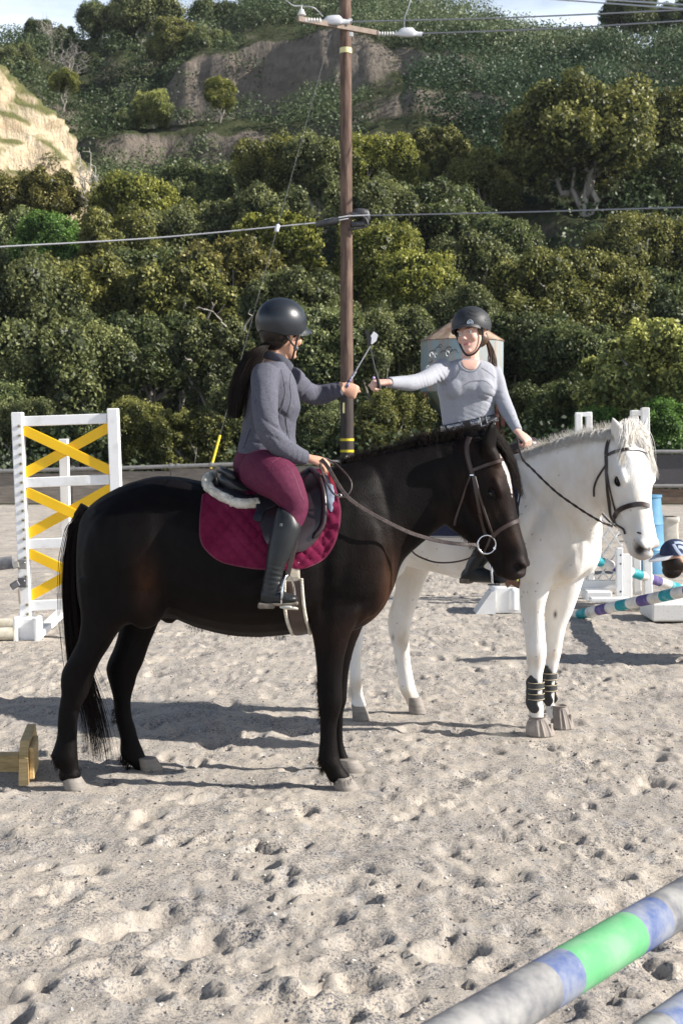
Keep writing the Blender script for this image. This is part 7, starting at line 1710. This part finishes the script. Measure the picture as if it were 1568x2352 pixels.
T = [
 # px, top, d, width, crown, tint, kind, label
 (20, 575, 58, 300, 'round', 'oak', 'n', 'dark oak at the left edge, its top just under the sagging cable'),
 (175, 565, 61, 300, 'broad', 'olive', 'n', 'broad oak whose top touches the cable, left of the middle of the grove'),
 (150, 712, 50, 300, 'round', 'oak', 'n', 'rounded light-topped oak standing forward above the left end of the jump wing'),
 (-10, 855, 46, 190, 'bushy', 'grey', 'n', 'low bushy oak cut by the left edge, left of the yellow-crossed jump wing'),
 (330, 560, 64, 250, 'tall', 'dark', 'n', 'upright oak with shade in its leaf colour below the yellow-green treetops'),
 (330, 700, 55, 260, 'broad', 'dark', 'n', 'dark spreading oak above the right post of the yellow-crossed jump wing'),
 (420, 580, 60, 280, 'loose', 'olive', 'n', 'loose olive oak crossed by the cable, left of the guy wire'),
 (530, 530, 63, 250, 'broad', 'russet', 'n', 'rusty-tipped oak directly left of where the guy wire meets the cable'),
 (500, 720, 50, 230, 'loose', 'oak', 'n', 'thin oak with bare grey twigs just left of the rider in the grey jacket'),
 (640, 470, 66, 230, 'loose', 'yellow', 'n', 'yellow-tipped tree behind the insulator of the guy wire'),
 (680, 600, 56, 240, 'broad', 'oak', 'n', 'leafy oak directly behind the nearer rider helmet, left of the pole'),
 (740, 690, 50, 220, 'bushy', 'grey', 'n', 'grey-green oak whose crown shows on both sides of the pole behind the whips'),
 (870, 495, 64, 190, 'tall', 'yellow', 'n', 'bright yellow-green tree right beside the pole under the cable splice'),
 (960, 560, 60, 220, 'bushy', 'yellow', 'n', 'large yellow-green tree below the cable, above the extended arm'),
 (885, 690, 50, 200, 'round', 'oak', 'n', 'oak right of the pole, behind the crossed riding whips'),
 (905, 880, 45, 150, 'bushy', 'olive', 's', 'bushy oak low between the pole and the feed bin'),
 (1070, 520, 68, 220, 'broad', 'oak', 'n', 'shadowed oak above and left of the helmet of the grey-shirted rider'),
 (1040, 640, 58, 200, 'round', 'oak', 'n', 'oak crown straight above the feed bin roof'),
 (1230, 565, 62, 240, 'bushy', 'olive', 'n', 'sunlit olive crown above the rider in grey, right of her helmet'),
 (1360, 560, 64, 230, 'bushy', 'olive', 'n', 'full olive crown with light top left of the right edge, below the cable'),
 (1210, 700, 54, 260, 'broad', 'dark', 'n', 'oak with shade in its leaf colour behind the shoulder of the grey-shirted rider'),
 (1330, 720, 52, 250, 'round', 'dark', 'n', 'oak with shade in its leaf colour above the pair of white jump standards'),
 (1500, 600, 66, 260, 'broad', 'dark', 'n', 'tall oak with shade in its leaf colour at the right edge under the cable'),
 (1500, 722, 45, 330, 'loose', 'pale', 'n', 'feathery grey-green shrub tree in sun at the right edge'),
 (1160, 480, 74, 200, 'round', 'dark', 'm', 'dark oak beneath the left side of the biggest oak'),
 (1470, 470, 74, 230, 'bushy', 'olive', 'm', 'yellowish oak under the big oak, touching the cable at the right'),
 (30, 470, 80, 190, 'bushy', 'grey', 'm', 'soft grey-green tree at the left edge above the cable'),
 (-5, 385, 84, 170, 'broad', 'russet', 'm', 'brownish oak at the left edge at the foot of the sunlit bluff'),
 (105, 375, 84, 160, 'broad', 'russet', 'm', 'rust-brown oak under the middle of the sunlit bluff'),
 (120, 480, 76, 150, 'bushy', 'lime', 'm', 'bright green bush tree right of the soft grey-green tree'),
 (320, 390, 82, 230, 'bushy', 'yellow', 'm', 'yellow-green oak crown right of the bare white tree'),
 (270, 470, 74, 200, 'round', 'olive', 'm', 'olive oak below the bare white tree'),
 (450, 358, 88, 200, 'broad', 'grey', 'm', 'grey-green oak topping the slope right of the yellow-green crown'),
 (430, 450, 76, 220, 'round', 'oak', 'm', 'oak in half shade left of the guy wire insulator'),
 (630, 305, 86, 170, 'round', 'olive', 'm', 'round oak crossed by the upper guy wire'),
 (735, 298, 84, 180, 'round', 'oak', 'm', 'oak crown immediately left of the pole under the cliff'),
 (620, 410, 76, 230, 'broad', 'oak', 'm', 'shaded oak under the two round crowns left of the pole'),
 (870, 292, 84, 170, 'bushy', 'yellow', 'm', 'yellowish oak immediately right of the pole under the cliff'),
 (850, 400, 74, 200, 'round', 'oak', 'm', 'oak right of the pole, above the cable splice'),
 (1010, 280, 88, 150, 'loose', 'olive', 'm', 'spiky-topped olive oak right of the yellowish one'),
 (1100, 335, 84, 170, 'round', 'olive', 'm', 'small olive oak at the left foot of the biggest oak'),
 (1000, 400, 76, 230, 'broad', 'dark', 'm', 'dark oak below the spiky-topped olive oak'),
 (1345, 152, 84, 350, 'broad', 'olive', 'm', 'biggest oak, a broad grey-green crown with a pale trunk at the upper right'),
 (1545, 190, 92, 190, 'tall', 'olive', 'm', 'tall oak at the right edge beside the biggest oak'),
 (1540, 330, 84, 200, 'tall', 'dark', 'm', 'black-green oak at the right edge under the tall one'),
 (30, 95, 140, 100, 'round', 'oak', 'h', 'oak on the skyline at the left edge above the bluff'),
 (90, 38, 158, 70, 'tall', 'dark', 'h', 'upright dark tree standing alone on the left skyline'),
 (135, 55, 158, 90, 'loose', 'dark', 'h', 'dark tree with bare white limbs on the left skyline'),
 (235, -5, 160, 120, 'round', 'dark', 'h', 'dark round oak at the left of the skyline clump'),
 (330, -45, 154, 190, 'broad', 'oak', 'h', 'largest oak of the skyline clump, cut by the top of the picture'),
 (400, 35, 142, 120, 'bushy', 'olive', 'h', 'olive oak hanging below the skyline clump with a pale trunk'),
 (490, -10, 162, 110, 'round', 'dark', 'h', 'dark oak on the skyline right of the largest one'),
 (535, 5, 164, 80, 'broad', 'olive', 'h', 'olive oak at the right end of the skyline clump'),
 (480, 95, 140, 110, 'bushy', 'grey', 'h', 'grey-green bush at the left top of the cliff'),
 (145, 155, 128, 70, 'round', 'yellow', 'h', 'small bright yellow-green tree above the bluff'),
 (505, 172, 119, 80, 'tall', 'yellow', 'h', 'yellow-green tree clinging to the middle of the grey cliff'),
 (350, 200, 119, 95, 'bushy', 'pale', 'h', 'grey-leaved round tree left of the cliff'),
 (290, 245, 119, 70, 'bushy', 'grey', 'h', 'small grey-green bush left of the grey-leaved round tree'),
 (862, 128, 136, 85, 'tall', 'yellow', 'h', 'yellowish tree on the hill immediately right of the pole'),
 (1450, -25, 150, 150, 'broad', 'dark', 'h', 'dark pine-like tree on the right skyline behind the wires'),
 (1570, -10, 150, 150, 'broad', 'dark', 'h', 'dark tree at the right edge of the skyline'),
 (205, 120, 150, 80, 'bushy', 'dark', 'h', 'dark bush in the gully left of the skyline clump'),
 (60, 905, 44, 150, 'bushy', 'oak', 's', 'oak bush seen through the top panel of the jump wing'),
 (310, 900, 44, 180, 'bushy', 'olive', 's', 'olive bush right of the jump wing above the fence'),
 (440, 930, 43, 180, 'loose', 'olive', 's', 'thin yellowish bush behind the fence near the yellow guy guard'),
 (200, 930, 43, 150, 'broad', 'dark', 's', 'dark bush behind the middle of the jump wing'),
 (570, 860, 46, 180, 'bushy', 'oak', 's', 'oak bush behind the back of the rider in the grey jacket'),
 (720, 900, 45, 150, 'bushy', 'grey', 's', 'bush left of the pole below the outstretched grey sleeve'),
 (840, 960, 44, 110, 'loose', 'olive', 's', 'low olive bush at the foot of the pole'),
 (1260, 860, 48, 220, 'broad', 'dark', 's', 'bush with shade in its leaf colour behind the black horse and the grey-shirted rider'),
 (1385, 925, 44, 130, 'bushy', 'lime', 's', 'bright leafy bush between the two white jump standards'),
 (1530, 900, 43, 150, 'bushy', 'lime', 's', 'green bush above the dark mesh fence at the right edge'),
 (1080, 900, 50, 180, 'broad', 'dark', 's', 'dark bush behind the legs of the feed bin'),
]
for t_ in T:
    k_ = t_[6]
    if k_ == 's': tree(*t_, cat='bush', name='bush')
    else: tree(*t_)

# bare trees
def bare_tree(px, top, d, wpx, label, m, seed):
    p = P(px, top, d); zb = float(terrain(p[0], p[1])) - .3; H = p[2] - zb; rx = wpx / 2 * d / 3300
    e = empty('bare_tree', (p[0], p[1], zb), label, 'tree', None)
    r = np.random.default_rng(seed); tk = MB(); tw = MB(); b0 = np.array([p[0], p[1], zb])
    q = limb(tk, b0, b0 + V(r.uniform(-.3, .3), 0, H * .55), H * .028, H * .018, seed)
    for k in range(9):
        an = r.uniform(0, 6.28); s_ = q[2 + k % 4]
        e1 = b0 + V(rx * .8 * math.cos(an), rx * .8 * math.sin(an), H * r.uniform(.6, .98))
        g = limb(tk, s_, e1, H * .012, H * .004, seed * 3 + k)
        for j in range(14):
            s2 = g[1 + j % 5]; limb(tw, s2, s2 + r.normal(size=3) * rx * .28 + V(0, 0, rx * .2), H * .0045, H * .002, seed * 17 + k * 20 + j, n=4)
    tk.build('trunk', m, e, True); tag(tw.build('twigs', m, e), kind='stuff')
bare_tree(213, 335, 84, 85, 'bare white-barked tree standing against the sunlit bluff', PALEBARK, 5)
bare_tree(160, 100, 140, 110, 'leafless grey tree on the slope left of the skyline clump', BARK, 6)
bare_tree(120, 50, 156, 70, 'bare pale tree on the left skyline', PALEBARK, 8)
# pale trunk of the biggest oak
e_ = [o for o in S.objects if o.get('label', '').startswith('biggest oak')][0]
mb = MB(); t0 = P(1368, 470, 84); t0[2] -= 2
limb(mb, t0, P(1352, 400, 83), .20, .16, 3, .05, 8); limb(mb, P(1352, 400, 83), P(1338, 360, 82), .13, .06, 4, .1, 8); limb(mb, P(1352, 402, 83), P(1380, 375, 82.5), .08, .04, 5, .1, 8)
mb.build('trunk', PALEBARK, e_, True)
# pale dead branches showing in the grove left of the rider
bt = [o for o in S.objects if o.get('label', '').startswith('thin oak with bare')][0]
for k, (a, b_) in enumerate((((520, 750), (478, 712)), ((478, 712), (450, 708)), ((500, 722), (515, 700)), ((560, 760), (575, 710)), ((440, 830), (425, 818)))):
    mb = MB(); limb(mb, P(a[0], a[1], 46.5), P(b_[0], b_[1], 46), .028, .012, 60 + k, .12, 5); mb.build('dead_branch', BARK if k % 3 else PALEBARK, bt, True)

# ---- chaparral covering the hillside as one mass
def scrub(name, n, seed, label, ylo, yhi, qlo, qhi, tint, rmin, rmax, keep=None, leaves=150, size=.13):
    r = np.random.default_rng(seed); C = []; R = []
    while len(C) < n:
        y = r.uniform(ylo, yhi); q = r.uniform(qlo, qhi); x = (q - 784) / 3300 * y
        z = float(terrain_n(np.array([x]), np.array([y]))[0]); zy = float(terrain(x, y + .8) - terrain(x, y - .8)) / 1.6
        img = 1010 - 3300 * (z - 1.6) / y
        if keep is not None and not keep(q, img, zy, r): continue
        rr = rmin + (rmax * 1.35 - rmin) * r.random() ** 1.8; C.append((x, y, z + rr * .35)); R.append(rr)
    C = np.array(C); R = np.array(R)
    v, f, k, d = leaf_cloud(C, R, n * leaves, size, seed, up=.6, shell=(.5, 1.05))
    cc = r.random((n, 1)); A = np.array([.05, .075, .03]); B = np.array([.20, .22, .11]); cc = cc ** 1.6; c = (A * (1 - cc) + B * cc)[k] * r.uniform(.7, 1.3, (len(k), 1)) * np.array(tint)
    me = raw_mesh(name, v, f, [LEAF]); set_col(me, np.repeat(c, 4, 0))
    o = link(bpy.data.objects.new(name, me)); tag(o, label, None, None, 'stuff'); return o
scrub('scrub', 900, 71, 'grey-green chaparral covering the upper hill right of the pole', 128, 168, 560, 1640, (1.15, 1.2, 1.25), .7, 1.9,
      lambda q, im, sl, r: not (q < 830 and im > 75) and vnoise(q * .011, im * .035, seed=8) > r.uniform(-.9, .25), leaves=130)
scrub('scrub', 560, 72, 'brush over the left and middle hillside, hill shade put into its colour', 98, 168, -60, 840, (.8, .9, .85), .6, 1.7,
      lambda q, im, sl, r: sl < 1.1 and not (430 < q < 800 and 75 < im < 260 and r.random() < .66) and not (200 < q < 640 and 295 < im < 375 and r.random() < .72), leaves=110)  # darker tint carries the shade of the hill in the leaf colour
scrub('scrub', 430, 73, 'brush in a band below the right-hand ridge, shade put into its colour', 98, 130, 960, 1640, (.42, .58, .58), .7, 1.8, lambda q, im, sl, r: not (800 < q < 1000 and 225 < im < 310 and r.random() < .9), leaves=110)  # tint darkened to put the shade below the ridge into the leaves
scrub('undergrowth', 260, 74, 'tangled undergrowth beneath the oaks behind the fence', 41, 58, -120, 1700, (.55, .62, .6), .5, 1.3, leaves=170, size=.09)
scrub('undergrowth', 300, 75, 'shrubby ground cover between the oaks on the lower slope', 58, 98, -60, 1640, (.6, .7, .6), .8, 1.8, leaves=110)
# scrub on the bluff
r_ = np.random.default_rng(76); C_ = []; R_ = []
for k in range(150):
    i = r_.integers(8, 88); j = r_.integers(20, 165)
    if r_.random() < .45 or W[i, j] > 24.5 or j > 108: C_.append((BX[i, j], BY[i, j], BZ[i, j] + .1)); R_.append(r_.uniform(.25, .8))
v_, f_, k_, d_ = leaf_cloud(C_, R_, len(C_) * 110, .09, 5, up=.6, shell=(.4, 1.05))
cc = r_.random((len(C_), 1)); c_ = (np.array([.10, .12, .05]) * (1 - cc) + np.array([.24, .22, .10]) * cc)[k_]
me = raw_mesh('scrub', v_, f_, [LEAF]); set_col(me, np.repeat(c_, 4, 0)); tag(link(bpy.data.objects.new('scrub', me)), 'small bushes growing on ledges of the sunlit bluff', None, None, 'stuff')

# ---- the hazy air of the canyon
hm = bpy.data.materials.new('haze'); hm.use_nodes = True; N_ = hm.node_tree.nodes; N_.remove(N_['Principled BSDF'])
pv = N_.new('ShaderNodeVolumePrincipled'); hm.node_tree.links.new(pv.outputs[0], N_['Material Output'].inputs['Volume'])
pv.inputs['Color'].default_value = (.86, .92, 1, 1); pv.inputs['Density'].default_value = .00012; pv.inputs['Anisotropy'].default_value = .2
m_ = MB(); m_.box((0, 100, 34.5), 330, 350, 72); o = m_.build('haze', hm); tag(o, 'thin bluish haze filling the air of the canyon', None, None, 'stuff')
